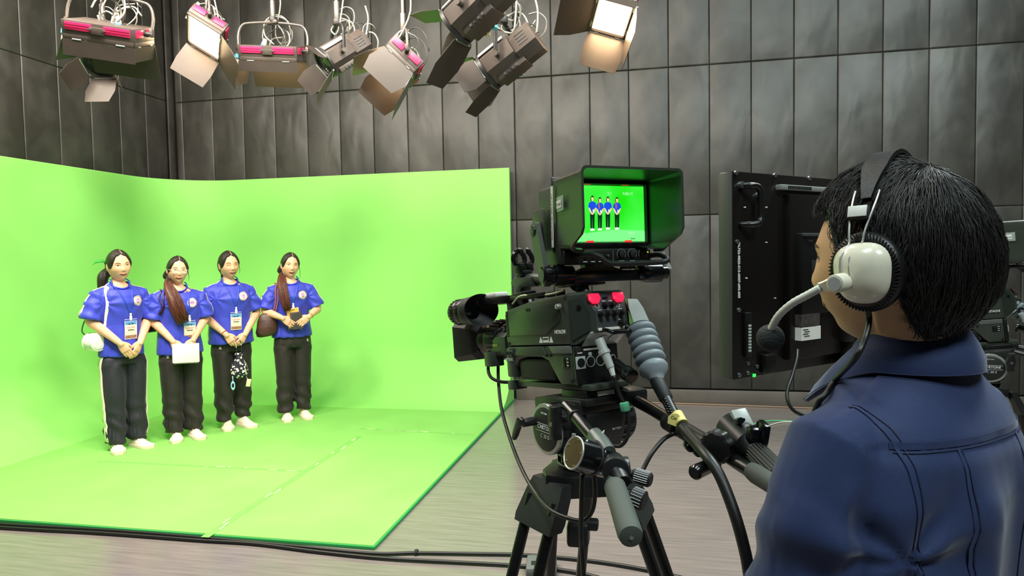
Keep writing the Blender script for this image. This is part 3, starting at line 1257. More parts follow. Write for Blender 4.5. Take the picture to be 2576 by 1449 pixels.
def shoe(mb_up, mb_so, mb_la, M, L=0.262, w=0.049):
    """sneaker: toe towards -Y of M, heel at +Y"""
    prof = [(0.0, .52, .030), (0.06, .80, .034), (0.18, 1.0, .040), (0.35, 1.02, .052), (0.5, .93, .070), (0.62, .84, .086), (0.80, .78, .092), (0.94, .72, .090), (1.0, .52, .070)]
    rings, sr = [], []
    for t, ww, h in prof:
        y = -L * 0.62 + L * t
        off = 0.006 * math.sin(t * 3.1)
        ring = []
        for k in range(16):
            a = 2 * math.pi * k / 16
            c, s = math.cos(a), math.sin(a)
            x = off + w * ww * c * (1 if s < 0 else (1 - 0.35 * s))
            z = 0.02 + max(0, s) ** 0.7 * (h - 0.02) if s >= 0 else 0.018
            ring.append(M @ V((x, y, z)))
        rings.append(ring)
        sr.append([M @ V((off + w * ww * 1.10 * cx, y + (-.004 if t == 0 else (.004 if t == 1 else 0)), z)) for cx, z in ((-1, 0.001), (1, 0.001), (1.03, 0.012), (0.98, 0.026), (-0.98, 0.026), (-1.03, 0.012))])
    mb_up.loft(rings)
    mb_so.loft(sr)
    for k in range(4):
        y = -L * 0.62 + L * (0.36 + 0.08 * k)
        h = interp([(a, c) for a, b, c in prof], 0.36 + 0.08 * k)[0]
        mb_la.tube([M @ V((-0.022, y, h - 0.009)), M @ V((0.004, y + 0.004, h + 0.0035)), M @ V((0.030, y, h - 0.009))], 0.0042, 6)


def folds(me, f):
    data = [(v.co.copy(), v.normal.copy()) for v in me.vertices]
    out = []
    for c, n in data:
        out.extend(f(c, n))
    me.vertices.foreach_set('co', out)
    me.update()


def make_girl(p):
    """built standing at the origin, looking along -Y; p = options"""
    H = p['H']
    root = thing('person', p['label'], 'person', group=None)
    hs = p.get('headsc', 1.0)
    hc = V((0, -0.012, 1.488))
    hy, ht, hr = p.get('head', (0, 0, 0))         # turn, nod, tilt (degrees)
    HM = Matrix.Translation(hc) @ Matrix.Rotation(rad(hy), 4, 'Z') @ Matrix.Rotation(rad(hr), 4, 'Y') @ Matrix.Rotation(rad(ht), 4, 'X')
    aR, aL = p['armR'], p['armL']                  # each: elbow, wrist, finger direction, dorsal
    arms, hands = [], []
    sh = {-1: V((-0.150, 0.012, 1.262)), 1: V((0.150, 0.012, 1.262))}
    for s, a in ((-1, aR), (1, aL)):
        el, wr, d, dor = [V(q) for q in a[:4]]
        arms.append(([sh[s], sh[s].lerp(el, .5) + V((s * .006, 0, 0)), el, el.lerp(wr, .35), wr, wr + d.normalized() * .015],
                     [.046, .043, .036, .037, .024, .0225]))
        hands.append(((wr, d, dor), dict(curl=a[4], side=a[5], sc=0.98, spread=a[6] if len(a) > 6 else 0)))
    me = body_skin(H, arms, HM, hs, 1.0, hands)
    body = link_mesh('body', me, SKIN, root, 180)
    # face
    HI = HM.inverted()
    bv = BVHTree.FromPolygons([HI @ v.co for v in me.vertices], [tuple(q.vertices) for q in me.polygons])
    face_parts(body, HM, bv, root, closed=p.get('closed', False), sc=hs, smile=p.get('smile', 0.006), lip=p.get('lip'))
    hair = hair_cap(HM, hs, 'hair', HAIR, root, front=p.get('front', 51))
    # the parting
    pm = MB(HM)
    pts = []
    for k in range(7):
        e = rad(50 + 28 * k / 6)
        q = head_point(rad(p.get('part', 4)), e, 0, 1)
        pts.append((q + q.normalized() * 0.0105) * hs)
    pm.ribbon(pts, (1, 0, 0), [0.0012 + 0.0035 * (1 - k / 6) for k in range(7)], 0.003)
    pm.build('parting', SKIN, hair, 180)
    # ponytail
    hb = MB()
    if p['hair'] == 'back':
        pth = [HM @ (V((-0.02, 0.105, 0.0)) * hs), HM @ V((-0.045, 0.135, -0.05)), V((-.075, .105, 1.40)), V((-.085, .10, 1.30)), V((-.08, .10, 1.20))]
        hb.tube(catmull(pth, 6), [.020, .036, .040, .034, .010], 12)
        strands(hb, pth, [.018, .036, .042, .036, .016], 70, .0035, 5)
        hb.build('ponytail', HAIR, hair, 180)
    elif p['hair'] == 'bun':
        hb.ball(HM @ V((-0.015, 0.118, -0.035)), (.040, .034, .040), 16, 10)
        strands(hb, [HM @ V((-0.03, 0.09, -0.06)), HM @ V((-0.045, 0.05, -0.10)), V((-.055, .03, 1.39)), V((-.06, .02, 1.37))], [.012, .010, .008, .004], 24, .0028, 7)
        hb.build('hair_bun', HAIR, hair, 180)
    else:                                          # long tail drawn forward over the right shoulder
        pth = p['tail']
        cp = catmull(pth, 6)
        nn = int(len(cp) * .86)
        hb.tube(cp[:nn], [x * .86 for x in p['tailr'][:-1]] + [p['tailr'][-1] * .8], 14, flat=0.5, up=(0, -1, 0))
        strands(hb, pth, p['tailr'], 260, .0030, 9, flat=0.55, taper=0.3)
        hb.build('ponytail', HAIRB, hair, 180)
        hn = MB()
        q0 = [HM @ (V((-0.068, 0.035, -0.01)) * hs), HM @ (V((-0.076, 0.045, -0.05)) * hs), pth[0], V(pth[0]).lerp(V(pth[1]), .6)]
        hn.tube(catmull(q0, 5), [.022, .030, .024, .020], 10)
        hn.build('swept_hair', HAIR, hair, 180)
    for s, ln in p.get('wisps', ()):
        w = MB()
        b = HM @ (V((s * 0.074, -0.022, 0.0)) * hs)
        w.tube(catmull([b, b + V((s * .006, -.002, -ln * .5)), b + V((s * .001, -.004, -ln))], 5), [.0022, .002, .001], 5)
        w.build('loose_strand', HAIR, hair, 180)
    # ---------------------------------------------------------------- T-shirt
    hem = p.get('hem', 0.765)
    sb = MB()
    bw = p.get('girth', 1.0)
    rings = []
    for z, rx, ry, cy in ((hem, .186, .128, .0), (hem + .02, .188, .130, .0), (0.90, .176, .122, .0), (1.02, .166, .116, .002), (1.12, .168, .122, -.004), (1.19, .172, .126, -.008), (1.255, .166, .114, 0), (1.298, .138, .094, .008), (1.325, .104, .074, .012), (1.345, .076, .058, .014)):
        k = bw if z < 1.25 else 1
        rings.append([V((rx * k * math.cos(t), ry * k * math.sin(t) + cy, z + (0.012 * abs(math.cos(t)) if z > 1.34 else 0) - (.030 * max(0, -math.sin(t)) if z > 1.30 else 0))) for t in [2 * math.pi * j / 28 for j in range(28)]])
    sb.loft(rings)
    cuffs = []
    for s, a in ((-1, aR), (1, aL)):
        el = V(a[0])
        A = sh[s] + V((-s * .055, 0, .020))
        d = (el - sh[s]).normalized()
        E = sh[s] + d * p.get('sleeve', 0.205)
        out = V((s * .010, 0, .004))
        sb.tube([A, sh[s] + d * .02 + out, sh[s] + d * .10 + out, E], [.050, .060, .068, .077], 16)
        cuffs.append((E, d))
    sm = remesh(sb, 0.0065, 3, 0.8)
    sd = p.get('seed', 1)

    def shirt_fold(v, n):
        q = V((v.x * 5 + sd, v.y * 5, v.z * 2.0))
        a = noise.noise(q) * 0.008
        # hanging folds, sharper on their crests, fanning from the chest to the hem
        ph = v.x * 34 + 6 * noise.noise(V((v.x * 3, v.z * 2.2, sd + 4)))
        a += 0.011 * (abs(math.sin(ph)) ** .7 - .6) * smooth(1.17, 0.85, v.z) * (1 if abs(v.x) < .2 else .3)
        # diagonal pulls from the armpits
        for s_ in (-1, 1):
            dx, dz = v.x - s_ * .145, v.z - 1.19
            r_ = math.hypot(dx, dz)
            if r_ < .25:
                an = math.atan2(dz, -s_ * dx)
                a += 0.0035 * math.sin(an * 7 + sd) * math.exp(-((r_ - .07) / .07) ** 2)
        a += 0.006 * math.sin(v.z * 60 + v.x * 30) * smooth(.17, .21, abs(v.x)) * smooth(1.05, 1.12, v.z)
        return v + n * a
    folds(sm, shirt_fold)
    shirt = link_mesh('t_shirt', sm, BLUE, root, 180)
    bvs = BVHTree.FromPolygons([v.co.copy() for v in sm.vertices], [tuple(q.vertices) for q in sm.polygons])
    # ribbed collar
    cb = MB()
    ring = []
    for j in range(28):
        t = 2 * math.pi * j / 28
        fr = max(0, -math.sin(t))
        ring.append(V((.0725 * math.cos(t), .0600 * math.sin(t) + .011 - .016 * fr, 1.352 - .048 * fr)))
    ring.append(ring[0])
    cb.tube(ring, .0072, 8, flat=1.4)
    cb.build('collar', BLUE2, shirt, 180)
    # pale piping over the shoulders and down the sleeves
    for s, (E, d) in zip((-1, 1), cuffs):
        pb = MB()
        pts = []
        for k in range(9):
            t = k / 8
            q = V((s * .085, .012, 1.42)).lerp(sh[s] + d * .20 + V((s * .16, 0, .06)), t)
            c = V((s * .05, .012, 1.22)).lerp(sh[s] + d * .19, t)
            h = bvs.ray_cast(q, (c - q).normalized())
            if h[0]:
                pts.append(h[0] + h[1] * .0015)
        if len(pts) > 3:
            pb.ribbon(pts, (0, 1, 0), 0.022, 0.003)
            pb.build('sleeve_stripe', CREAM, shirt, 180)
        pb = MB()
        pts = []
        for k in range(10):
            z = 1.16 - (1.16 - hem - .012) * k / 9
            h = bvs.ray_cast(V((s * .5, .035, z)), V((-s, 0, 0)))
            if h[0]:
                pts.append(h[0] + h[1] * .0015)
        pb.ribbon(pts, (0, 1, 0), 0.030, 0.003)
        pb.build('side_stripe', CREAM, shirt, 180)
    # round chest emblem on her left breast
    ex, ez = p.get('emblem', (0.090, 1.205))
    def disc(r0, r1, m, off, name, wob=0.0):
        mb = MB()
        vs, fs = [], []
        n = 20
        for j in range(n):
            t = 2 * math.pi * j / n
            for q in range(6):
                rr = (r0 + (r1 - r0) * q / 5) * (1 + wob * math.cos(5 * t))
                vs.append(surf(bvs, ex + rr * math.cos(t), ez + rr * math.sin(t), off))
        for j in range(n):
            a, b = 6 * j, 6 * ((j + 1) % n)
            for q in range(5):
                fs.append((a + q, a + q + 1, b + q + 1, b + q))
        mb.add(vs, fs)
        mb.build(name, m, shirt, 180)
    disc(0.0002, 0.041, CREAM, .0012, 'chest_emblem', 0.03)
    disc(0.033, 0.037, EMBR, .0020, 'emblem_ring')
    disc(0.0002, 0.020, mat('lilac embroidery', rgb(190, 170, 225), .7), .0020, 'emblem_field')
    disc(0.009, 0.014, EMBR, .0026, 'emblem_core')
    # ---------------------------------------------------------------- trousers
    pb = MB()
    rings = []
    for z, rx, ry in ((0.92, .125, .085), (0.86, .140, .092), (hem + .035, .156, .104), (hem + .005, .174, .118), (0.74, .182, .122), (0.70, .178, .112)):
        kk = min(1.0, bw) if z > .72 else 1.0
        rings.append([V((rx * kk * math.cos(t), ry * kk * math.sin(t) + .004, z)) for t in [2 * math.pi * j / 24 for j in range(24)]])
    pb.loft(rings)
    lw = p.get('leg', 1.0)
    ank = p.get('ankle', .074)
    for s in (-1, 1):
        rings = []
        for z, cx, cy, r in ((.748, .086, .004, .086), (.70, .086, .002, .092), (.58, .083, -.004, .088), (.45, .082, -.006, .083), (.32, .082, .004, .080), (.20, .082, .008, .080), (p.get('cuff', .058) + .03, .082, .008, ank + .004), (p.get('cuff', .058), .082, .006, ank)):
            rings.append([V((s * cx + r * lw * math.cos(t), cy + r * 1.1 * lw * math.sin(t), z)) for t in [2 * math.pi * j / 18 for j in range(18)]])
        pb.loft(rings)
    pm = remesh(pb, 0.0078, 2, 0.6)

    def pant_fold(v, n):
        s = 1 if v.x > 0 else -1
        a = 0.010 * noise.noise(V((v.x * 6, v.y * 6, v.z * 3 + sd)))
        lowz = smooth(.50, .12, v.z)
        a += 0.010 * lowz * math.sin(v.z * 50 + s * 1.3 + v.x * 22 + 4 * noise.noise(V((v.x * 6, v.y * 6, v.z * 4 + sd))))
        a += 0.004 * math.sin(v.z * 40 + abs(v.x) * 70) * math.exp(-((v.z - .70) / .08) ** 2)
        return v + n * a
    folds(pm, pant_fold)
    pants = link_mesh('trousers', pm, p.get('pants', BLACKP), root, 180)
    bvp = BVHTree.FromPolygons([v.co.copy() for v in pm.vertices], [tuple(q.vertices) for q in pm.polygons])
    if p.get('stripe'):
        for s in (-1, 1):
            qb = MB()
            pts = []
            for k in range(22):
                z = hem + .02 - (hem - .06) * k / 21
                h = bvp.ray_cast(V((s * .5, -.01, z)), V((-s, 0, 0)))
                if h[0]:
                    pts.append(h[0] + h[1] * .002)
            qb.ribbon(pts, (0, 1, 0), 0.052, 0.003)
            qb.build('side_band', CREAM, pants, 180)
    if p.get('logo'):
        lx, lz = p['logo']
        lb = MB()
        for dx, dz, w_ in ((0, .008, .016), (-.002, .002, .022), (.001, -.004, .012), (0, -.011, .026)):
            o = surf(bvp, lx + dx, lz + dz, .0015)
            lb.box(o, (w_, .002, .0034), .0008)
        lb.build('embroidered_logo', CREAM, pants, 180)['kind'] = 'stuff'
    # ---------------------------------------------------------------- shoes
    for s in (-1, 1):
        fx, fy, ang = p['feet'][0 if s < 0 else 1]
        M = Matrix.Translation(V((fx, fy, 0))) @ Matrix.Rotation(rad(ang), 4, 'Z')
        u, so, la = MB(), MB(), MB()
        shoe(u, so, la, M)
        us = u.build('shoe', SHOEW, root, 180)
        so.build('sole', SOLEW, us, 50)
        for k in range(4):
            pass
        la.build('laces', CREAM, us, 180)['kind'] = 'stuff'
        if p.get('sock'):
            k = MB()
            k.tube([V((fx, fy + .03, .05)), V((s * .092, .012, .14))], [.04, .04], 12)
            k.build('sock', BLACKP, us, 180)
    return root, bvs, HM
# ================================================================== the four young women
def place(o, G, p0=(0, 0, 0)):
    m = G @ Matrix.Translation(V(p0))
    l, r, s = m.decompose()
    o.location = l
    o.rotation_euler = r.to_euler()
    o.scale = s


def girl_matrix(px, py, turn, H):
    g = onfloor(px, py, DECK)
    th = math.atan2(-g.x, g.y) + rad(turn)
    return Matrix.Translation(g) @ Matrix.Rotation(th, 4, 'Z') @ Matrix.Scale(H / 1.628, 4)


CLR = [(-.228, .005, 1.065), (-.082, -.150, .880), (.50, -.16, -.84), (-.42, -.88, -.05), 0.35, -1]
CLL = [(.228, .010, 1.065), (.080, -.145, .872), (-.46, -.14, -.86), (.42, -.88, -.05), 0.35, 1]
TAIL = [V((-.070, .020, 1.43)), V((-.084, -.050, 1.36)), V((-.062, -.118, 1.27)), V((-.036, -.152, 1.16)), V((.005, -.162, 1.03))]


def badge(G, bvs, x, z, label, cw=.095, ch=.150, yellow=False, tilt=0):
    p0 = surf(bvs, x, z - ch / 2, .012)
    t = thing('id_badge', label, 'badge', p0)
    st = MB()
    clip = surf(bvs, x, z + .058, .008)
    for s in (-1, 1):
        pts = [V((s * .058, .022, 1.385)), V((s * .068, -.030, 1.362))]
        for k in range(9):
            q = V((s * .062, 0, 1.325)).lerp(clip, k / 8)
            pts.append(surf(bvs, q.x, q.z, .004))
        m = MB()
        m.ribbon(catmull(pts, 2), (1, 0, 0.25 * s), .011, .0016)
        m.build('lanyard_strap', LANY, t, 180)
    c = MB()
    c.box(clip + V((0, -.003, -.012)), (.014, .007, .026), .002)
    c.box(clip + V((0, -.003, -.040)), (.020, .006, .036), .003)
    c.build('clip', WHITEP, t)
    R0 = Matrix.Rotation(rad(tilt), 4, 'Y')
    M = Matrix.Translation(surf(bvs, x, z - ch / 2, .010)) @ R0 @ Matrix.Rotation(rad(4), 4, 'X')
    sl = MB(M)
    sl.box((0, 0, 0.004), (cw, .004, ch + .012), .0015)
    card = sl.build('card', mat('yellow card holder', rgb(236, 186, 84), .5) if yellow else CARDW, t)
    def pr(name, cx, cz, w, h, m):
        MB(M).box((cx, -.0026, cz), (w, .0008, h)).build(name, m, card, 0)
    if yellow:
        pr('floral_print', 0, -ch * .42, cw * .9, ch * .10, mat('floral print', rgb(222, 150, 130), .6, noise_amt=.5, noise_scale=120))
        pr('holder_slot', 0, ch * .46, .030, .006, CARDO)
    else:
        pr('blue_header', 0, ch * .36, cw * .92, ch * .18, CARDB)
        pr('floral_print', 0, -ch * .38, cw * .92, ch * .16, CARDO)
        pr('title_mark', -.012, ch * .30, .016, .009, INK)
        pr('title_mark', .012, ch * .31, .016, .009, INK)
        pr('name_line', 0, -ch * .02, .048, .006, INK)
        pr('text_line', 0, ch * .14, .066, .003, EMBR)
        pr('text_line', 0, ch * .09, .060, .003, EMBR)
        pr('sleeve_edge', 0, ch * .5 + .002, cw, .012, LANY)
    place(t, G, p0)
    return t


# --- first: white bag, side band on the trousers
G1 = girl_matrix(318, 1126, 24, 1.655)
g, b1, HM1 = make_girl(dict(H=1.655, label='young woman in blue shirt and white-striped navy track pants, white bag at hip', hair='back',
                       armR=CLR, armL=CLL, head=(-6, 4, -4), pants=NAVYP, stripe=True, feet=[(-.085, -.02, -18), (.075, -.045, 8)], seed=1,
                       sock=True, headsc=1.10, part=6, emblem=(.094, 1.205), girth=.94))
place(g, G1)
badge(G1, b1, .022, 1.050, 'id badge in plastic sleeve on shirt of woman with white bag')
t = thing('hair_ribbon', 'small green ribbon tied at the ponytail of woman with white bag', 'ribbon', (-.07, .12, 1.50))
MB().ribbon(catmull([(-.035, .115, 1.520), (-.070, .13, 1.532), (-.105, .14, 1.522), (-.135, .145, 1.500)], 4), (0, .5, 1), [.012, .014, .018, .021, .024, .024, .023, .021, .017, .012, .007, .004, .002], .002).build('ribbon_tail', mat('green satin', rgb(30, 150, 40), .4), t, 180)
MB().torus((-.03, .122, 1.515), (0.3, 1, 0), .018, .006, 14, 8).build('ribbon_band', MATS['green satin'], t, 180)
place(t, G1, (-.07, .12, 1.50))
M_BAG1 = mat('white crocheted bag', rgb(236, 234, 222), .8, bump=.3, bump_scale=120)
t = thing('shoulder_bag', 'small white round bag on a white shoulder strap', 'bag', (-.26, .03, .80))
bm_ = MB()
bm_.lathe([(0, .045), (.006, .064), (.02, .071), (.05, .074), (.09, .071), (.104, .060), (.11, .045)], (-.190, -.060, .895), (-.30, .90, -.03), 24)
bag = bm_.build('bag_body', M_BAG1, t, 50)
for k in (0.012, .098):
    m = MB()
    d = V((-.30, .90, -.03)).normalized()
    m.torus(V((-.190, -.060, .895)) + d * k, d, .0705, .004, 24, 6)
    m.build('piping', M_BAG1, bag, 180)
def over(pts, bv, off):
    out = []
    for q, c in pts:
        q, c = V(q), V(c)
        h = bv.ray_cast(q, (c - q).normalized())
        out.append(h[0] + h[1] * off if h[0] else q.lerp(c, .5))
    return out
sp = over([((-.12, .3, 1.25), (-.12, 0, 1.25)), ((-.115, .12, 1.45), (-.10, .02, 1.25)), ((-.118, .0, 1.46), (-.11, .01, 1.25)), ((-.115, -.10, 1.42), (-.10, 0, 1.28)), ((-.12, -.3, 1.29), (-.12, 0, 1.29)), ((-.125, -.3, 1.20), (-.125, 0, 1.2)), ((-.14, -.3, 1.10), (-.13, 0, 1.10)), ((-.18, -.3, 1.02), (-.13, 0, 1.02))], b1, .003)
MB().ribbon(catmull(sp + [V((-.185, -.05, .955))], 4), (1, 0, 0.2), .030, .004).build('wide_strap', M_BAG1, t, 180)
MB().tube(catmull([sp[0], V((-.19, .12, 1.12)), V((-.25, .10, .99)), V((-.24, .05, .94))], 5), .005, 6).build('cord', mat('dark green cord', rgb(40, 90, 50), .7), t, 180)
place(t, G1, (-.26, .03, .80))

# --- second: glasses, long tail in front, notebook
G2 = girl_matrix(463, 1100, 10, 1.60)
RR = [(-.215, .0, 1.065), (-.085, -.135, .885), (.42, -.20, -.88), (-.10, -.98, -.18), 0.22, -1, .5]
LL = [(.215, .0, 1.065), (.085, -.135, .885), (-.42, -.20, -.88), (.10, -.98, -.18), 0.22, 1, .5]
g, b2, HM2 = make_girl(dict(H=1.60, label='young woman in blue shirt and clear glasses holding a cream notebook', hair='front',
                       tail=TAIL, tailr=[.020, .030, .044, .056, .062, .060, .046], armR=RR, armL=LL, head=(0, 3, 3), smile=.008,
                       feet=[(-.07, -.03, -10), (.08, -.055, 10)], seed=4, wisps=[(1, .09), (-1, .11)], headsc=1.07, logo=(-.115, .745), hem=.755, girth=1.0))
place(g, G2)
badge(G2, b2, .060, 1.040, 'id badge in plastic sleeve on shirt of woman wearing glasses')
t = thing('eyeglasses', 'clear framed eyeglasses on face of woman with notebook', 'glasses', HM2.translation + V((0, -.09, 0)))
GLS = mat('clear acetate frame', rgb(240, 226, 200), .25)
for s in (-1, 1):
    fr = []
    for k in range(20):
        a = 2 * math.pi * k / 20
        cx, sz = math.cos(a), math.sin(a)
        fr.append(HM2 @ V((s * .0325 + .025 * abs(cx) ** .7 * (1 if cx > 0 else -1), -.0985 + .012 * (abs(s * .0325 + .025 * cx) / .06) ** 2, .002 + .0195 * abs(sz) ** .7 * (1 if sz > 0 else -1))))
    fr.append(fr[0])
    f_ = MB()
    f_.tube(fr, .0022, 6)
    rim = f_.build('rim', GLS, t, 180)
    l_ = MB()
    l_.add(fr[:-1], [tuple(range(20))])
    l_.build('lens', mat('spectacle lens', rgb(255, 250, 245), .05, alpha=.10), rim, 0)
    MB().tube([HM2 @ V((s * .057, -.087, .010)), HM2 @ V((s * .078, -.040, .010)), HM2 @ V((s * .080, .010, .012))], .0020, 6).build('temple', GLS, t, 180)
MB().tube([HM2 @ V((-.008, -.101, .006)), HM2 @ V((0, -.106, .009)), HM2 @ V((.008, -.101, .006))], .002, 6).build('bridge', GLS, t, 180)
place(t, G2, HM2.translation + V((0, -.09, 0)))
PAPER = mat('cream paper', rgb(246, 234, 205), .7)
t = thing('notebook', 'cream spiral notebook held in front with both hands', 'notebook', (.01, -.19, .70))
NM = Matrix.Translation(V((.010, -.180, .775))) @ Matrix.Rotation(rad(3), 4, 'Y') @ Matrix.Rotation(rad(-12), 4, 'X')
nb_ = MB(NM).box((0, 0, 0), (.215, .010, .165), .003).build('cover', PAPER, t)
for k in range(22):
    m = MB(NM)
    m.torus((-.095 + .19 * k / 21, 0, -.084), (1, 0, 0), .0075, .0014, 10, 5)
    m.build('spiral_ring', WHITEP, t, 180)
place(t, G2, (.01, -.19, .70))
M_BAG2 = mat('dark wine leather', rgb(48, 18, 16), .25, bump=.15, bump_scale=40)
t = thing('shoulder_bag', 'glossy dark wine handbag hanging behind arm of woman in glasses', 'bag', (-.24, .09, .96))
m = MB()
rings = []
for k, (zz, w, d) in enumerate(((0, .085, .030), (.012, .105, .045), (.05, .115, .050), (.10, .105, .040), (.135, .085, .022), (.145, .06, .012))):
    rings.append([V((-.225 + w * math.cos(q) * .75, .075 + d * math.sin(q) + w * .3 * math.cos(q), .955 + zz)) for q in [2 * math.pi * j / 20 for j in range(20)]])
m.loft(rings)
bag = m.build('bag_body', M_BAG2, t, 60)
for off in (0, .026):
    sp = over([((-.125 - off, .3, 1.27), (-.125 - off, 0, 1.27)), ((-.12 - off, .05, 1.46), (-.11 - off, .02, 1.2)), ((-.12 - off, -.08, 1.44), (-.105 - off, 0, 1.25)), ((-.13 - off, -.3, 1.25), (-.13 - off, 0, 1.25)), ((-.14 - off, -.3, 1.16), (-.13, 0, 1.16))], b2, .006)
    MB().tube(catmull([V((-.20, .12, 1.09))] + sp + [V((-.175 - off, -.03, 1.085))], 4), .0055, 7).build('strap', M_BAG2, t, 180)
place(t, G2, (-.24, .09, .96))

# --- third: pouch in the hands
G3 = girl_matrix(590, 1072, 16, 1.64)
R3 = [(-.245, .010, 1.055), (-.088, -.150, .872), (.52, -.18, -.80), (-.35, -.92, .0), 0.55, -1]
L3 = [(.240, .010, 1.055), (.085, -.145, .865), (-.55, -.16, -.80), (.38, -.90, -.05), 0.60, 1]
g, b3, HM3 = make_girl(dict(H=1.64, label='young woman in blue shirt with hair tied back low, red wrist thread, pouch in hands', hair='bun',
                       armR=R3, armL=L3, head=(4, 5, -3), closed=True, smile=.004, girth=1.06, hem=.775, ankle=.060, leg=.98, cuff=.075,
                       feet=[(-.07, -.02, -14), (.075, -.055, 14)], seed=9, wisps=[(-1, .12), (1, .08)], headsc=1.09, logo=(-.12, .748), emblem=(.085, 1.205)))
place(g, G3)
badge(G3, b3, .010, 1.055, 'id badge in plastic sleeve on shirt of woman with patterned pouch')
m = MB()
m.torus((-.098, -.138, .890), (.5, -.5, -.75), .0285, .0028, 18, 6)
br = m.build('wrist_thread', mat('red thread', rgb(200, 30, 40), .6), None, 180)
tag(br, 'red thread bracelet on wrist above the patterned pouch', 'bracelet')
place(br, G3)
FLOR = mat('navy cloth with white blossoms', rgb(24, 26, 44), .8)
nt = FLOR.node_tree
vo = nt.nodes.new('ShaderNodeTexVoronoi')
vo.inputs['Scale'].default_value = 42
tc = nt.nodes.new('ShaderNodeTexCoord')
nt.links.new(tc.outputs['Object'], vo.inputs['Vector'])
rp = nt.nodes.new('ShaderNodeValToRGB')
rp.color_ramp.interpolation = 'CONSTANT'
rp.color_ramp.elements[0].color = rgb(200, 150, 130)
rp.color_ramp.elements[1].position = .10
rp.color_ramp.elements[1].color = rgb(226, 216, 206)
e = rp.color_ramp.elements.new(.40)
e.color = rgb(24, 26, 44)
nt.links.new(vo.outputs['Distance'], rp.inputs[0])
nt.links.new(rp.outputs[0], nt.nodes['Principled BSDF'].inputs['Base Color'])
t = thing('drawstring_pouch', 'navy drawstring pouch with white blossom print hanging from clasped hands', 'pouch', (.0, -.2, .46))
m = MB()
rings = []
for z, w, d in ((.475, .030, .020), (.480, .056, .034), (.505, .074, .046), (.545, .078, .048), (.60, .062, .038), (.645, .036, .024), (.665, .024, .018), (.690, .034, .020), (.700, .030, .016)):
    rings.append([V((.005 + w * math.cos(q) * (1 + .05 * math.sin(5 * q)), -.195 + d * math.sin(q), z)) for q in [2 * math.pi * j / 24 for j in range(24)]])
m.loft(rings)
pch = m.build('pouch_body', FLOR, t, 70)
for dx in (-.022, .024):
    MB().tube(catmull([(.005 + dx * .5, -.205, .668), (.005 + dx, -.200, .74), (.0 + dx * .8, -.190, .815)], 4), .0035, 6).build('drawstring', FLOR, t, 180)
m = MB()
m.torus((-.062, -.215, .415), (0.2, 1, 0), .014, .005, 16, 6, sy=2.2)
m.tube([(-.06, -.21, .50), (-.06, -.213, .445)], .004, 6)
m.build('ribbon_charm', mat('pale blue charm', rgb(150, 200, 225), .5), t, 180)
m = MB()
m.box((.072, -.222, .425), (.040, .010, .070), .008, rot=Matrix.Rotation(rad(12), 3, 'Y'))
m.tube([(.055, -.20, .50), (.066, -.218, .455)], .002, 5)
m.build('tag_charm', mat('cream speckled charm', rgb(230, 215, 180), .6, noise_amt=.2, noise_scale=150), t, 40)
place(t, G3, (.0, -.2, .46))

# --- fourth: brown bag, phone and yellow badge
G4 = girl_matrix(742, 1050, 10, 1.622)
R4 = [(-.245, -.010, 1.060), (-.120, -.175, 1.000), (.78, -.10, -.60), (-.20, -.92, .30), 0.30, -1, .4]
L4 = [(.250, -.010, 1.060), (.135, -.175, 1.000), (-.78, -.10, -.55), (.25, -.92, .25), 0.30, 1, .4]
TAIL4 = [V((-.070, .030, 1.43)), V((-.085, -.030, 1.37)), V((-.092, -.095, 1.28)), V((-.082, -.138, 1.17)), V((-.060, -.150, 1.06))]
g, b4, HM4 = make_girl(dict(H=1.622, label='young woman in blue shirt with long smooth hair over one shoulder, brown bag under arm', hair='front',
                       tail=TAIL4, tailr=[.020, .030, .042, .048, .048, .042, .030], armR=R4, armL=L4, head=(3, 3, 4), smile=.009, lip=mat('coral lip', rgb(196, 62, 58), .4),
                       feet=[(-.085, -.03, -6), (.085, -.03, 6)], seed=14, wisps=[(1, .12)], headsc=1.07, cuff=.078, ankle=.070, hem=.80, logo=(.125, .765)))
place(g, G4)
badge(G4, b4, -.005, 1.075, 'yellow card holder badge hanging behind the dark wallet', .115, .235, True, -6)
t = thing('phone_wallet', 'dark grey phone wallet held in both hands against the yellow badge', 'phone', (.01, -.2, .90))
PM = Matrix.Translation(V((.012, -.172, .965))) @ Matrix.Rotation(rad(-5), 4, 'Y')
ph = MB(PM).box((0, 0, 0), (.105, .012, .165), .006).build('cover', mat('charcoal wallet', rgb(62, 56, 54), .6, bump=.1, bump_scale=90), t)
MB(PM).box((.012, -.0066, -.004), (.09, .001, .15)).build('flap', MATS['charcoal wallet'], ph, 0)
place(t, G4, (.01, -.2, .90))
m = MB()
m.torus((.148, -.165, 1.008), (.75, .4, .5), .0275, .0022, 18, 6)
m.ball((.140, -.192, 1.012), (.006, .004, .006), 8, 6)
br = m.build('bracelet', mat('gold bracelet', rgb(190, 150, 80), .3, metal=.8), None, 180)
tag(br, 'thin gold bracelet on wrist of woman holding the dark wallet', 'bracelet')
place(br, G4)
M_BAG4 = mat('brown leather', rgb(70, 44, 34), .45, bump=.2, bump_scale=25, noise_amt=.15, noise_scale=12)
t = thing('shoulder_bag', 'soft brown leather handbag tucked under a forearm', 'bag', (-.27, -.03, .82))
m = MB()
rings = []
for z, w, d, cx in ((.825, .065, .036, -.238), (.833, .090, .054, -.240), (.87, .103, .062, -.240), (.92, .098, .056, -.238), (.98, .088, .044, -.234), (1.03, .075, .028, -.23), (1.045, .060, .018, -.228)):
    rings.append([V((cx + w * math.cos(q) * (1 + .04 * math.sin(4 * q + z * 40)), -.055 + d * math.sin(q), z + .01 * math.cos(q))) for q in [2 * math.pi * j / 24 for j in range(24)]])
m.loft(rings)
bag = m.build('bag_body', M_BAG4, t, 60)
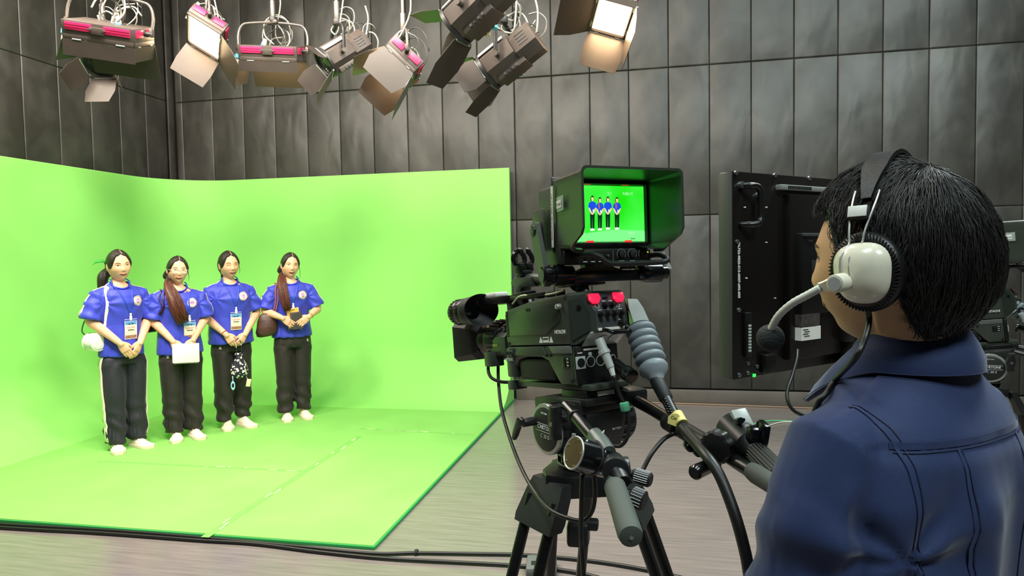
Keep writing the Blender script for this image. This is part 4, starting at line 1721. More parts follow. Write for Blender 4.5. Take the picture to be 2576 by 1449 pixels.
sp = over([((-.12, .3, 1.25), (-.12, 0, 1.25)), ((-.125, .05, 1.46), (-.115, .02, 1.2)), ((-.125, -.08, 1.44), (-.11, 0, 1.25)), ((-.13, -.3, 1.25), (-.13, 0, 1.25)), ((-.135, -.3, 1.16), (-.13, 0, 1.16))], b4, .006)
for dx in (0, -.02):
    MB().tube(catmull([V((-.22 + dx, .02, 1.04))] + [q + V((dx, 0, 0)) for q in sp] + [V((-.165 + dx, -.09, 1.05))], 4), .006, 7).build('strap', mat('tan strap', rgb(150, 84, 60), .5), t, 180)
place(t, G4, (-.27, -.03, .82))
# ================================================================== studio television camera
HEAD = rad(43)
T0 = Matrix.Translation(V((-0.1132, 1.4338, 0))) @ Matrix.Rotation(HEAD, 4, 'Z')     # level camera frame: x right, y to the lens
K = T0 @ Matrix.Translation(V((0, 0, 1.282))) @ Matrix.Rotation(rad(-6.5), 4, 'X')      # tilted body frame
BODY = mat('charcoal camera plastic', rgb(62, 68, 60), 0.38, spec=0.5, bump=0.02, bump_scale=500)
BODY2 = mat('black camera plastic', rgb(20, 21, 21), 0.35, spec=0.5)
RUBB = mat('black rubber', rgb(18, 18, 18), 0.6)
GLOSS = mat('gloss black metal', rgb(14, 15, 16), 0.18, spec=0.6)
SATIN = mat('black anodised tube', rgb(22, 23, 23), 0.28, spec=0.6)
ALU = mat('brushed aluminium', rgb(150, 155, 155), 0.35, metal=0.9)
SILV = mat('pale silver plate', rgb(190, 192, 188), 0.35, metal=0.6)
GREYP = mat('grey rubber boot', rgb(122, 130, 136), 0.45, spec=0.4)
LGREY = mat('light grey casting', rgb(170, 176, 172), 0.4)
WHT = mat('white print', rgb(232, 234, 230), 0.5)
LABEL = mat('white label tape', rgb(232, 230, 222), 0.5)
YEL = mat('yellow print', rgb(225, 220, 90), 0.5)
GLASSD = mat('dark lens glass', rgb(6, 8, 10), 0.05, spec=0.9)
TALLY = mat('lit red tally lamp', rgb(235, 40, 80), 0.3, emit=rgb(255, 30, 75), estr=1.1)

cam_root = thing('studio_camera', 'black broadcast camera with lit hooded viewfinder facing the four women', 'camera', T0 @ V((0, .1, 1.25)), HEAD)


def kp(*a):
    return V(a)


def kbox(m, c, s, bev=.004, rot=None):
    return m.box(c, s, bev, rot)


# side profile of the body (y, z), extruded across x
SIDE = Matrix(((0, 0, 1, 0), (1, 0, 0, 0), (0, 1, 0, 0), (0, 0, 0, 1)))          # poly (y,z) -> (x=t, y, z)
m = MB(K)
m.prism([(-.004, .084), (.258, .084), (.262, .100), (.262, .160), (.252, .170), (.150, .184), (.03, .190), (-.004, .190)], SIDE, -.062, .062, .006)
body = m.build('body_upper', BODY, cam_root, 40)
m = MB(K)
arch = [(.0, .0), (.0, .083), (.262, .083), (.262, .030), (.236, .030), (.214, .052), (.180, .058), (.120, .058), (.092, .050), (.062, .012), (.050, .0)]
m.prism(arch, SIDE, -.060, .060, .004)
low = m.build('body_lower', BODY, cam_root, 40)
# dark recess lining in the shoulder arch
m = MB(K)
m.box((0, .150, .030), (.112, .150, .050), .01)
m.build('shoulder_pad', RUBB, cam_root)
# side door with its outline groove, latch and screws
m = MB(K)
door = [(.240, .108), (.240, .158), (.140, .172), (.034, .176), (.030, .150), (.036, .132), (.060, .122), (.085, .108)]
m.prism(door, SIDE, -.0645, -.061, .0012)
dr = m.build('side_door', mat('door plastic', rgb(54, 61, 54), .3), cam_root, 30)
m = MB(K)
m.cyl((-.064, .024, .166), (-.075, .024, .166), .0062, .0055, 16, .001)
m.build('door_latch', SILV, dr)
for (y, z) in ((.156, .166), (.146, .166)):
    MB(K).cyl((-.0645, y, z), (-.0655, y, z), .004, n=12).build('screw', BODY2, dr)
for k in range(10):
    MB(K).box((-.0625, .252, .108 + .0055 * k), (.002, .006, .0034)).build('vent_rib', BODY2, body)
for (y, z) in ((.008, .182), (.250, .164), (.250, .090), (.008, .008), (.08, .062), (.095, .062)):
    MB(K).cyl((-.0605, y, z), (-.0635, y, z), .0035, n=10).build('screw', BODY2, body if z > .083 else low)
# lower side: raised light band, switch and legend
m = MB(K)
m.prism([(.002, .066), (.002, .082), (.085, .082), (.070, .066)], SIDE, -.0625, -.058, .001)
m.build('grey_band', mat('grey trim', rgb(98, 100, 98), .4), low, 30)
m = MB(K)
m.prism([(.098, .062), (.236, .062), (.205, .082), (.105, .082)], SIDE, -.0622, -.058, .001)
m.build('card_cover', BODY, low, 30)
MB(K).box((-.0612, .030, .048), (.003, .013, .022), .001).build('power_switch', BODY2, low)
MB(K).box((-.0612, .016, .048), (.0022, .011, .022), .001).build('legend_plate', BODY2, low)
for k in range(3):
    MB(K).box((-.0626, .016, .041 + .007 * k), (.0006, .006, .0016)).build('legend_line', WHT, low, 0)
m = MB(K)
m.box((-.056, .248, .066), (.016, .032, .028), .003)
m.build('jack_block', BODY, low)
for y in (.240, .252):
    MB(K).torus((-.0645, y, .066), (1, 0, 0), .0062, .0012, 14, 6).build('jack_ring', BODY2, low)
m = MB(K)
m.box((-.050, .250, .030), (.026, .034, .040), .004)
m.build('front_switch_block', BODY, low)
for k in range(4):
    MB(K).box((-.056, .262 - .008 * k, .052), (.020, .004, .008), .0012).build('toggle', LGREY, low)
# side lettering
KT = K @ Matrix.Translation(V((-.0655, 0, 0))) @ Matrix(((0, 0, -1, 0), (-1, 0, 0, 0), (0, 1, 0, 0), (0, 0, 0, 1)))   # text x -> -y, y -> z, normal -x
def ktext(s, y, z, size, mm, par_, sx=1.0, bold=0.0, off=0.0):
    return text('lettering', s, size, mm, KT @ Matrix.Translation(V((-y, z, -off))), par_, .0002, sx=sx, bold=bold)
ktext('HITACHI', .027, .112, .0105, WHT, body, .95, .0003, -.0028 + .0)
m = MB(K)
for y in (.070, .110):
    m2 = MB(K)
    m2.prism([(y - .007, .090), (y + .007, .090), (y, .103)], SIDE, -.0634, -.0624)
    m2.build('warning_triangle', WHT, body, 0)
MB(K).box((-.0630, .090, .0965), (.0008, .022, .012)).build('caution_label', WHT, body, 0)
MB(K).box((-.0636, .090, .0985), (.0004, .019, .004)).build('caution_strip', BODY, body, 0)
# ---------------------------------------------------------------- rear adapter with slanted cheeks
PLAN = Matrix(((1, 0, 0, 0), (0, 1, 0, 0), (0, 0, 1, 0), (0, 0, 0, 1)))
m = MB(K)
def ring(z, pts):
    return [V((a, b, z)) for a, b in pts]
back0 = [(-.0625, .0), (-.036, -.052), (.056, -.052), (.0625, .0)]
back1 = [(-.0625, .0), (-.042, -.036), (.058, -.036), (.0625, .0)]
m.loft([ring(.084, [(-.0625, .0), (-.056, -.012), (.058, -.012), (.0625, .0)]), ring(.108, back0), ring(.150, back0), ring(.186, back1), ring(.192, [(-.06, 0), (-.042, -.030), (.056, -.030), (.06, 0)])])
adp = m.build('rear_adapter', BODY, cam_root, 20)
m = MB(K)
cheek = [V((-.0605, -.006, .092)), V((-.041, -.044, .112)), V((-.041, -.044, .150)), V((-.0475, -.030, .178)), V((-.0605, -.006, .178))]
nrm = V((-.89, -.45, 0))
m.loft([[q + nrm * .0004 for q in cheek], [q + nrm * .0022 for q in cheek]])
m.build('cheek_cover', mat('cheek plastic', rgb(50, 56, 50), .35), adp, 20)
MB(K).cyl(V((-.052, -.026, .160)) + nrm * .001, V((-.052, -.026, .160)) + nrm * .003, .005, n=14).build('cheek_knob', BODY2, adp)
# control plate on the back
m = MB(K)
m.loft([[V((-.034, -.0535, .110)), V((.052, -.0535, .110)), V((.052, -.0535, .150)), V((-.034, -.0535, .150))], [V((-.034, -.0530, .110)), V((.052, -.0530, .110)), V((.052, -.0530, .150)), V((-.034, -.0530, .150))]])
m.build('control_plate', mat('dark grey plate', rgb(84, 88, 90), .4, metal=.4), adp, 0)
m = MB(K)
m.loft([[V((-.036, -.0530, .150)), V((.054, -.0530, .150)), V((.054, -.0375, .184)), V((-.040, -.0375, .184))], [V((-.036, -.0515, .150)), V((.054, -.0515, .150)), V((.054, -.0360, .184)), V((-.040, -.0360, .184))]])
m.build('control_plate_top', MATS['dark grey plate'], adp, 0)
for s, cx in ((-1, -.028), (1, .036)):
    m = MB(K)
    hx = [(-.016, .004), (-.013, .012), (.013, .012), (.016, .004), (.004 * -s + .0, -.011), (-.008 * s - .004, -.011)]
    hx = [(-.015, -.002), (-.012, .011), (.014, .011), (.015, -.001), (.006, -.011), (-.008, -.011)]
    RM = Matrix.Translation(V((cx, -.0440, .174))) @ Matrix.Rotation(rad(66), 4, 'X')
    m.prism([(a, b) for a, b in hx], RM, .001, .007, .0015)
    m.build('tally_lamp', TALLY, adp, 30)
rnd = random.Random(2)
for k, (x, z) in enumerate(((-.006, .160), (.012, .160), (-.022, .142), (-.004, .142), (.014, .142), (.032, .142), (.030, .120))):
    y = -.0535 if z < .15 else -.0485
    m = MB(K)
    m.cyl((x, y, z), (x, y - .016, z + .002), .0058 if k != 6 else .007, .0048, 14, .001)
    kn = m.build('control_knob', RUBB, adp)
    MB(K).box((x, y - .0004, z + .0095), (.009, .0006, .0018)).build('knob_legend', WHT, kn, 0)
for x in (-.024, .030):
    MB(K).torus((x, -.0490, .160), (0, -1, .45), .0055, .0011, 14, 6).build('button_ring', LGREY, adp)
MB(K).box((.004, -.0420, .176), (.014, .003, .005), .001).build('slide_switch', BODY2, adp)
MB(K).box((.010, -.0545, .112), (.080, .003, .006), .001).build('pale_strip', LABEL, adp)
m = MB(K)
m.tube(catmull([(-.018, -.052, .112), (-.016, -.070, .108), (-.008, -.078, .104), (.030, -.078, .104), (.040, -.070, .108), (.042, -.052, .112)], 4), .0042, 8)
m.build('rear_handle', GLOSS, adp, 180)
# sloping underside with the silver connector plate
UM = K @ Matrix.Translation(V((.004, -.030, .0935))) @ Matrix.Rotation(rad(-38), 4, 'X')
m = MB(UM)
m.box((0, 0, 0), (.098, .046, .003), .001)
m.build('connector_plate', SILV, adp)
for x in (-.006, .022):
    MB(UM).cyl((x, 0, -.003), (x, 0, .0005), .012, n=18).build('connector_ring', ALU, adp)
# lower rear panel
m = MB(K)
m.box((-.004, -.006, .040), (.112, .012, .082), .003)
lrp = m.build('rear_connector_panel', BODY2, cam_root)
MB(K).box((-.050, -.0128, .046), (.025, .002, .026), .001).build('socket_plate', LGREY, lrp)
MB(K).cyl((-.050, -.0125, .046), (-.050, -.0150, .046), .0095, n=18).build('socket', BODY2, lrp)
for x in (-.024, .002):
    MB(K).torus((x, -.0128, .046), (0, 1, 0), .0108, .0013, 20, 6).build('socket_ring', LGREY, lrp)
    MB(K).cyl((x, -.012, .046), (x, -.0135, .046), .0085, n=16).build('socket', RUBB, lrp)
    MB(K).box((x, -.0126, .062), (.009, .002, .007), .002).build('release_tab', LGREY, lrp)
MB(K).torus((.036, -.0130, .048), (0, 1, 0), .0065, .0016, 16, 6).build('coax_ring', SILV, lrp)
for x, w in ((-.020, .040), (-.05, .012), (.02, .014)):
    MB(K).box((x, -.0124, .072 if w > .03 else .066), (w, .0008, .004 if w > .03 else .002)).build('legend_strip', LABEL, lrp, 0)
# red and grey camera cable housing on the right cheek, grey spiral boot
hc0, hc1 = at(1592, 752, 1.44), at(1606, 820, 1.425)
m = MB()
px = (CR * 1.0)
m.loft([[hc0 + px * a + CF * b for a, b in ((-.014, -.02), (.006, -.02), (.006, .03), (-.014, .03))],
        [hc0.lerp(hc1, .3) + px * a + CF * b for a, b in ((-.016, -.022), (.014, -.022), (.014, .03), (-.016, .03))],
        [hc0.lerp(hc1, .9) + px * a + CF * b for a, b in ((-.012, -.022), (.022, -.022), (.022, .03), (-.012, .03))],
        [hc1 + px * a + CF * b for a, b in ((-.012, -.022), (.022, -.022), (.022, .03), (-.012, .03))]])
m.build('cable_housing', LGREY, cam_root, 30)
b0, b1 = at(1605, 815, 1.425), at(1655, 960, 1.335)
m = MB()
m.cyl(b0 - (b1 - b0) * .05, b0 + (b1 - b0) * .1, .012, n=16)
m.build('boot_neck', SILV, cam_root)
ax = (b1 - b0)
L_ = ax.length
prof = [(.010, .010), (.014, .030)]
for k in range(5):
    z0 = .016 + k * .0235
    prof += [(z0, .027), (z0 + .004, .033), (z0 + .012, .0345), (z0 + .019, .031), (z0 + .0235, .0235)]
prof += [(.140, .030), (.148, .0325), (.158, .031), (.172, .020), (.184, .0145), (.196, .0135)]
sc_ = L_ / .190
m = MB()
m.lathe([(h * sc_, r_ * .92) for h, r_ in prof], b0, ax, 28)
m.build('spiral_boot', GREYP, cam_root, 60)
# ---------------------------------------------------------------- lens
LZ = .098
m = MB(K)
m.lathe([(0, .036), (.004, .040), (.020, .040), (.022, .034)], (0, .262, LZ), (0, 1, 0), 28)
lens = m.build('lens_barrel', BODY2, cam_root, 30)
prof = [(.284, .032), (.290, .042), (.312, .042), (.314, .039), (.322, .039), (.324, .043), (.338, .044), (.340, .041), (.350, .042), (.352, .0475), (.396, .0515), (.400, .0515), (.402, .048), (.412, .050), (.430, .052), (.436, .052)]
m = MB(K)
m.lathe([(h - .284, r_) for h, r_ in prof], (0, .284, LZ), (0, 1, 0), 36)
m.build('focus_barrel', SATIN, lens, 30)
for k in range(26):
    a = 2 * math.pi * k / 26
    m = MB(K @ Matrix.Translation(V((0, .374, LZ))) @ Matrix.Rotation(a, 4, 'Y'))
    m.box((0, 0, .0500), (.005, .034, .004), .001, rot=Matrix.Rotation(rad(5.2), 3, 'X'))
    m.build('focus_rib', RUBB, lens)
for k in range(22):
    a = 2 * math.pi * k / 22
    m = MB(K @ Matrix.Translation(V((0, .331, LZ))) @ Matrix.Rotation(a, 4, 'Y'))
    m.box((0, 0, .0435), (.003, .012, .003), .0008)
    m.build('zoom_rib', ALU if k % 5 == 0 else RUBB, lens)
m = MB(K)
def rr(w, h, c):
    return [(-w + c, -h), (w - c, -h), (w, -h + c), (w, h - c), (w - c, h), (-w + c, h), (-w, h - c), (-w, -h + c)]
m.loft([[V((a, .432, LZ + b)) for a, b in rr(.050, .046, .022)], [V((a, .450, LZ + b)) for a, b in rr(.060, .049, .016)], [V((a, .535, LZ + b)) for a, b in rr(.070, .054, .012)],
        [V((a, .537, LZ + b)) for a, b in rr(.067, .051, .012)], [V((a, .475, LZ + b)) for a, b in rr(.055, .045, .012)]])
m.build('lens_hood', RUBB, lens, 25)
m = MB(K)
m.lathe([(0, .040), (.004, .030), (.006, .001)], (0, .470, LZ), (0, 1, 0), 24)
m.build('front_glass', GLASSD, lens, 60)
# zoom servo grip on the lens' right and the box below on its left
m = MB(K)
m.loft([[V((-.032 + a, .286, LZ - .012 + b)) for a, b in rr(.020, .030, .010)], [V((-.034 + a, .330, LZ - .014 + b)) for a, b in rr(.020, .034, .012)], [V((-.030 + a, .372, LZ - .020 + b)) for a, b in rr(.014, .024, .010)]])
m.build('servo_grip', BODY, lens, 40)
MB(K).box((-.050, .352, LZ - .046), (.034, .036, .036), .0015).build('control_box', BODY, lens)
text('lettering', 'FUJINON', .0066, YEL, KT @ Matrix.Translation(V((-.330, LZ - .012, -.0100))), lens, .0002, sx=.9)
MB(K).cyl((-.046, .318, LZ - .040), (-.046, .318, LZ - .062), .005, n=12).build('cable_gland', BODY2, lens)
# ---------------------------------------------------------------- top: carrying handle, clip, side eyepiece
m = MB(K)
m.tube(catmull([(0, .020, .186), (0, .030, .215), (0, .060, .228), (0, .150, .232), (0, .215, .240), (0, .262, .238)], 5), [.015, .014, .013, .013, .014, .016], 12, flat=.8)
hd = m.build('carrying_handle', BODY, cam_root, 180)
m = MB(K)
m.prism([(.200, .222), (.205, .246), (.285, .250), (.300, .238), (.286, .226), (.288, .196), (.262, .178), (.244, .178), (.262, .205), (.250, .222)], SIDE, -.016, .016, .004)
m.build('handle_horn', BODY, hd, 40)
m = MB(K)
m.box((0, .258, .258), (.030, .036, .014), .003)
clipb = m.build('mic_clip', BODY2, hd)
for x in (-.012, .012):
    m = MB(K)
    m.box((x, .258, .272), (.016, .034, .022), .003)
    m.build('clip_block', BODY2, clipb)
for x, s in ((-.020, -1), (.0, 1), (.022, 1)):
    m = MB(K)
    m.tube(catmull([(x, .258, .280), (x + s * .006, .258, .292), (x + s * .003, .258, .304), (x - s * .004, .258, .312), (x - s * .001, .258, .318)], 3), .0034, 6, flat=2.2)
    m.build('clip_finger', GLOSS, clipb, 180)
m = MB(K)
m.box((-.02, .178, .198), (.060, .15, .010), .003)
m.box((-.030, .215, .206), (.030, .060, .010), .003)
m.build('top_deck', BODY2, cam_root)
for y in (.06, .10, .14):
    MB(K).box((-.036, y, .196), (.022, .012, .012), .003).build('top_button', BODY, cam_root)
m = MB(K)
m.tube(catmull([(-.055, .232, .184), (-.050, .20, .200), (-.045, .12, .196), (-.05, .06, .196), (-.045, .03, .200)], 5), .0025, 6)
m.build('top_wire', mat('pale wire', rgb(200, 205, 170), .5), cam_root, 180)
m = MB(K)
m.box((-.020, .335, .198), (.075, .120, .018), .003)
m.box((.010, .300, .180), (.030, .090, .040), .004)
arm_ = m.build('viewfinder_rail', BODY2, cam_root)
MB(K).box((-.030, .350, .2125), (.040, .060, .013), .004).build('white_cap', WHITEP, arm_)
EX, EZ = -.074, .178
m = MB(K)
m.lathe([(0, .024), (.004, .031), (.012, .033), (.030, .033), (.034, .031), (.040, .031), (.042, .034), (.060, .034), (.064, .032), (.072, .033)], (EX, .490, EZ), (0, -1, 0), 30)
evf = m.build('eyepiece', BODY2, cam_root, 30)
for k in range(24):
    a = 2 * math.pi * k / 24
    for y in (.470, .440):
        m = MB(K @ Matrix.Translation(V((EX, y, EZ))) @ Matrix.Rotation(a, 4, 'Y'))
        m.box((0, 0, .0338), (.0035, .014, .0022), .0006)
        m.build('grip_rib', RUBB, evf)
m = MB(K)
rings = []
for y, r_, sh_, tilt in ((.424, .032, 0, 0), (.416, .036, 0, 0), (.404, .0365, .001, .05), (.386, .039, .006, .25), (.372, .0415, .010, .40)):
    rings.append([V((EX + sh_ + r_ * math.cos(q) * 1.02, y - tilt * r_ * math.cos(q) * .9, EZ + r_ * math.sin(q))) for q in [2 * math.pi * j / 32 for j in range(32)]])
inner = [[V((EX + sh_ + r_ * math.cos(q) * 1.02, y - tilt * r_ * math.cos(q) * .9, EZ + r_ * math.sin(q))) for q in [2 * math.pi * j / 32 for j in range(32)]] for y, r_, sh_, tilt in ((.3735, .0395, .010, .40), (.392, .030, .004, .2), (.402, .022, 0, 0))]
m.loft(rings + inner)
m.build('eyecup', RUBB, evf, 60)
m = MB(K)
m.cyl((EX, .4025, EZ), (EX, .4005, EZ), .021, n=24)
m.build('eyepiece_glass', GLASSD, evf)
# ---------------------------------------------------------------- large hooded viewfinder on its yoke
VY = rad(32.6)
S0 = at(1525, 537, 1.43)
VF = Matrix.Translation(S0) @ Matrix.Rotation(VY, 4, 'Z') @ Matrix.Rotation(rad(-2), 4, 'X')
m = MB(VF)
m.box((0, .062, -.022), (.212, .110, .168), .006)
vf = m.build('viewfinder', BODY, cam_root)
m = MB(VF)
m.box((0, .038, .0), (.216, .006, .160), .003)
m.build('housing_seam', BODY2, vf)
# hood: flared shell with open front and a cut-back lower edge
def hring(w, h0, h1, y, c):
    """rounded rectangle at depth y"""
    pts = []
    for cx, cz, a0 in ((w - c, h1 - c, 0), (-w + c, h1 - c, 90), (-w + c, h0 + c, 180), (w - c, h0 + c, 270)):
        for k in range(5):
            a = rad(a0 + 22.5 * k)
            pts.append(V((cx + c * math.cos(a), y, cz + c * math.sin(a))))
    return pts
m = MB(VF)
def front_cut(pts, dy):          # the front edge curves back only near the bottom
    return [V((p.x, p.y + dy * smooth(-.038, -.080, p.z) ** 1.3, p.z)) for p in pts]
def hopen(w, h0, h1, y, c):
    """open section: left lip, left side, top, right side, right lip"""
    pts = [V((-w + .030, y, h0))]
    for cx, cz, a0, cc in ((-w + c * 1.6, h0 + c * 1.6, 270, c * 1.6), (-w + c, h1 - c, 180, c), (w - c, h1 - c, 90, c), (w - c * 1.6, h0 + c * 1.6, 0, c * 1.6)):
        if a0 == 180 or a0 == 270:
            pass
        for k in range(6):
            a = rad(a0 - 18 * k)
            pts.append(V((cx + cc * math.cos(a), y, cz + cc * math.sin(a))))
        if a0 in (270, 90):
            x_ = -w if a0 == 270 else w
            z0_, z1_ = (h0 + c * 1.6, h1 - c) if a0 == 270 else (h1 - c, h0 + c * 1.6)
            for k in range(1, 10):
                pts.append(V((x_, y, z0_ + (z1_ - z0_) * k / 10)))
    pts.append(V((w - .030, y, h0)))
    return pts
outer = [hopen(.106, -.074, .074, .036, .006), hopen(.109, -.078, .0755, -.060, .008), front_cut(hopen(.1115, -.081, .0770, -.105, .010), .060)]
rim = [front_cut(hopen(.1145, -.084, .0795, -.108, .012), .060), front_cut(hopen(.1145, -.084, .0795, -.114, .012), .060), front_cut(hopen(.1095, -.079, .0745, -.114, .010), .060)]
inn = [front_cut(hopen(.1085, -.078, .0735, -.100, .009), .060), hopen(.105, -.074, .071, -.030, .006), hopen(.103, -.070, .070, .004, .005)]
m.loft(outer + rim + inn, False, False)
m.build('sun_hood', mat('hood plastic', rgb(54, 60, 52), .32), vf, 30)
m = MB(VF)
fr_out, fr_in = hring(.104, -.071, .071, .004, .005), hring(.0955, -.0590, .0590, .006, .002)
fr_mid = hring(.0985, -.0620, .0620, -.002, .003)
m.loft([fr_out, fr_mid, fr_in], False)
bez = m.build('screen_bezel', BODY2, vf, 25)
SCRG = bpy.data.materials.new('lit screen green')
SCRG.use_nodes = True
nt = SCRG.node_tree
bs = nt.nodes['Principled BSDF']
bs.inputs['Base Color'].default_value = (0.01, 0.01, 0.01, 1)
bs.inputs['Roughness'].default_value = 0.2
tc = nt.nodes.new('ShaderNodeTexCoord')
nz_ = nt.nodes.new('ShaderNodeTexNoise')
nz_.inputs['Scale'].default_value = 9
rp = nt.nodes.new('ShaderNodeValToRGB')
rp.color_ramp.elements[0].position = .35
rp.color_ramp.elements[0].color = rgb(30, 225, 14)
rp.color_ramp.elements[1].position = .68
rp.color_ramp.elements[1].color = rgb(84, 250, 92)
nt.links.new(tc.outputs['Object'], nz_.inputs['Vector'])
nt.links.new(nz_.outputs['Fac'], rp.inputs[0])
nt.links.new(rp.outputs[0], bs.inputs['Emission Color'])
bs.inputs['Emission Strength'].default_value = 1.5
m = MB(VF)
m.box((0, .0058, 0), (.191, .002, .118))
screen = m.build('screen', SCRG, vf, 0)


def lit(name, c, s=1.4):
    return mat('screen ' + name, (0.01, 0.01, 0.01, 1), 0.3, emit=rgb(*c), estr=s)


S_FLOOR = lit('pale green', (128, 255, 140))
S_HAIR, S_SKIN, S_BLUE, S_PANT, S_WHITE, S_RED = lit('hair', (30, 60, 20)), lit('skin', (245, 215, 150)), lit('blue', (30, 80, 225)), lit('trousers', (12, 50, 30)), lit('white', (245, 240, 235)), lit('red', (235, 60, 40))
S_TAIL, S_MARK = lit('reddish hair', (200, 90, 80)), lit('characters', (190, 240, 190))


def spoly(pts, mm, name, lay=0):
    q = MB(VF)
    q.add([V((a, .0046 - .0002 * lay, b)) for a, b in pts], [tuple(range(len(pts)))])
    return q.build(name, mm, screen, 0)


def scr_xy(px_, py_):
    """screen coordinates of a photographed point on the viewfinder's picture"""
    o_ = VF.inverted() @ EYE
    d_ = VF.to_3x3().inverted() @ ray(px_, py_)
    k_ = (.0046 - o_.y) / d_.y
    q = o_ + d_ * k_
    return q.x, q.z


spoly([(-.0955, -.059), (.0955, -.059), (.0955, -.036), (.02, -.034), (-.0955, -.046)], S_FLOOR, 'picture_floor', 0)
for ip, (cx, top, foot, wd, tail) in enumerate(((1490, 492, 581, 9.5, 0), (1509, 496, 580, 9.0, 1), (1529, 494.5, 578, 9.5, 0), (1552, 496, 578, 9.5, 1))):
    Hp = foot - top
    def sp(dx, fy):
        return scr_xy(cx + dx * wd / 10.0, top + Hp * fy)
    spoly([sp(-4.5, .06), sp(-2, 0), sp(2, 0), sp(4.5, .06), sp(4, .12), sp(-4.5, .16)], S_HAIR, 'picture_hair', 1)
    spoly([sp(-3, .05), sp(3.2, .05), sp(3.4, .12), sp(0.6, .17), sp(-2.6, .13)], S_SKIN, 'picture_face', 2)
    spoly([sp(-3, .165), sp(3, .165), sp(9, .21), sp(11, .33), sp(7, .35), sp(6.4, .50), sp(-6.4, .50), sp(-7, .35), sp(-11, .33), sp(-9, .21)], S_BLUE, 'picture_shirt', 1)
    spoly([sp(-10.5, .335), sp(-7, .35), sp(0, .50), sp(7, .35), sp(10.5, .335), sp(8, .43), sp(2, .54), sp(-2, .54), sp(-8, .43)], S_SKIN, 'picture_arms', 2)
    spoly([sp(-6.3, .51), sp(6.3, .51), sp(5.4, .93), sp(.6, .93), sp(0, .60), sp(-.6, .93), sp(-5.0, .93)], S_PANT, 'picture_trousers', 1)
    spoly([sp(-5.0, .93), sp(-.6, .93), sp(5.4, .93), sp(6.2, .99), sp(-5.6, 1.0)], S_WHITE, 'picture_shoes', 1)
    spoly([sp(.8, .39), sp(4, .39), sp(4, .47), sp(.8, .47)], S_WHITE, 'picture_badge', 3)
    if tail:
        spoly([sp(-4.2, .13), sp(-2.2, .14), sp(-.2, .30), sp(-2.4, .38), sp(-5, .26)], S_TAIL, 'picture_ponytail', 3)
SCT = VF @ Matrix(((1, 0, 0, 0), (0, 0, -1, .0040), (0, 1, 0, 0), (0, 0, 0, 1)))
for s_, px_, py_, hh in (('2:1', 1533, 487, .0085), ('F:BK1Y', 1579, 488, .0085), ('F8.5', 1588, 587, .0090), ('3', 1468, 587, .0085)):
    a, b = scr_xy(px_, py_)
    text('screen_characters', s_, hh, S_MARK, SCT @ Matrix.Translation(V((a, b, 0))), screen, .0001)
a, b = scr_xy(1592, 600.5)
MB(VF).box((a, .0044, b), (.011, .0004, .0012)).build('screen_cursor', S_PANT, screen, 0)
for px_, py_ in ((1475, 463.5), (1571, 466), (1483, 606.5), (1579, 605.5)):
    a, b = scr_xy(px_, py_)
    MB(VF).box((a, .002, b + (.0015 if b > 0 else -.0015)), (.017, .003, .0048), .0008).build('red_tally_bar', mat('lit tally bar', rgb(230, 60, 50), .4, emit=rgb(255, 50, 60), estr=.9), vf)
# control strip below the screen
m = MB(VF)
m.box((.0, .000, -.091), (.205, .012, .028), .002)
cs = m.build('control_strip', BODY2, vf)
for k, px_ in enumerate((1541, 1563, 1583)):
    x = .030 + .0265 * k
    m = MB(VF)
    m.cyl((x, -.006, -.086), (x, -.013, -.086), .0080, .0072, 18, .001)
    kn = m.build('picture_knob', RUBB, cs)
    m = MB(VF)
    pts = [V((x + .0105 * math.cos(a), -.0064, -.086 + .0105 * math.sin(a))) for a in [rad(-40 + 260 * j / 14) for j in range(15)]]
    m.tube(pts, .0005, 4)
    m.build('knob_scale', LGREY, cs, 180)
    MB(VF).box((x, -.0064, -.101), (.012, .0006, .0016)).build('legend', WHT, cs, 0)
for x in (-.056, -.038, -.020, -.004):
    m = MB(VF)
    m.cyl((x, -.006, -.089), (x, -.012, -.089), .0026, n=8)
    m.build('mini_switch', ALU, cs)
    MB(VF).box((x, -.0064, -.101), (.009, .0006, .0014)).build('legend', WHT, cs, 0)
for x in (.010, .104):
    MB(VF).box((x, -.0064, -.089), (.0006, .0006, .022)).build('divider', LGREY, cs, 0)
MB(VF).box((.094, -.0066, -.083), (.0045, .001, .003)).build('power_led', mat('lit yellow led', rgb(220, 230, 60), .4, emit=rgb(225, 240, 60), estr=1.0), cs, 0)
m = MB(VF)
m.tube(catmull([(-.078, .0, -.090), (-.074, -.030, -.088), (-.062, -.050, -.088), (-.050, -.058, -.093), (-.036, -.062, -.104), (-.018, -.063, -.1075), (.05, -.063, -.1075), (.098, -.063, -.106), (.108, -.058, -.098), (.108, -.030, -.090), (.106, 0, -.090)], 5), .0058, 10)
m.build('front_grip', RUBB, vf, 180)
# asset strip and taped note on the left side
LS = VF @ Matrix(((0, 0, -1, -.1105), (-1, 0, 0, 0), (0, 1, 0, 0), (0, 0, 0, 1)))     # x-> -y, y-> z, out = -x
m = MB(LS)
m.box((-.030, -.005, .0010), (.0105, .128, .0008), .0002, rot=Matrix.Rotation(rad(-1.5), 3, 'Z'))
strip = m.build('asset_strip', LABEL, vf, 0)
text('lettering', 'DLF22-6710-001-0002-611-017', .0062, INK, LS @ Matrix.Translation(V((-.030, -.005, .0018))) @ Matrix.Rotation(rad(88.5), 4, 'Z'), strip, .0001, sx=1.22)
m = MB(LS)
m.box((.014, .018, .0030), (.036, .030, .0006), .0002, rot=Matrix.Rotation(rad(2), 3, 'Z') @ Matrix.Rotation(rad(-4), 3, 'Y'))
m.build('clear_tape', mat('clear tape', rgb(220, 235, 225), .1, alpha=.28), vf, 0)
m = MB(LS)
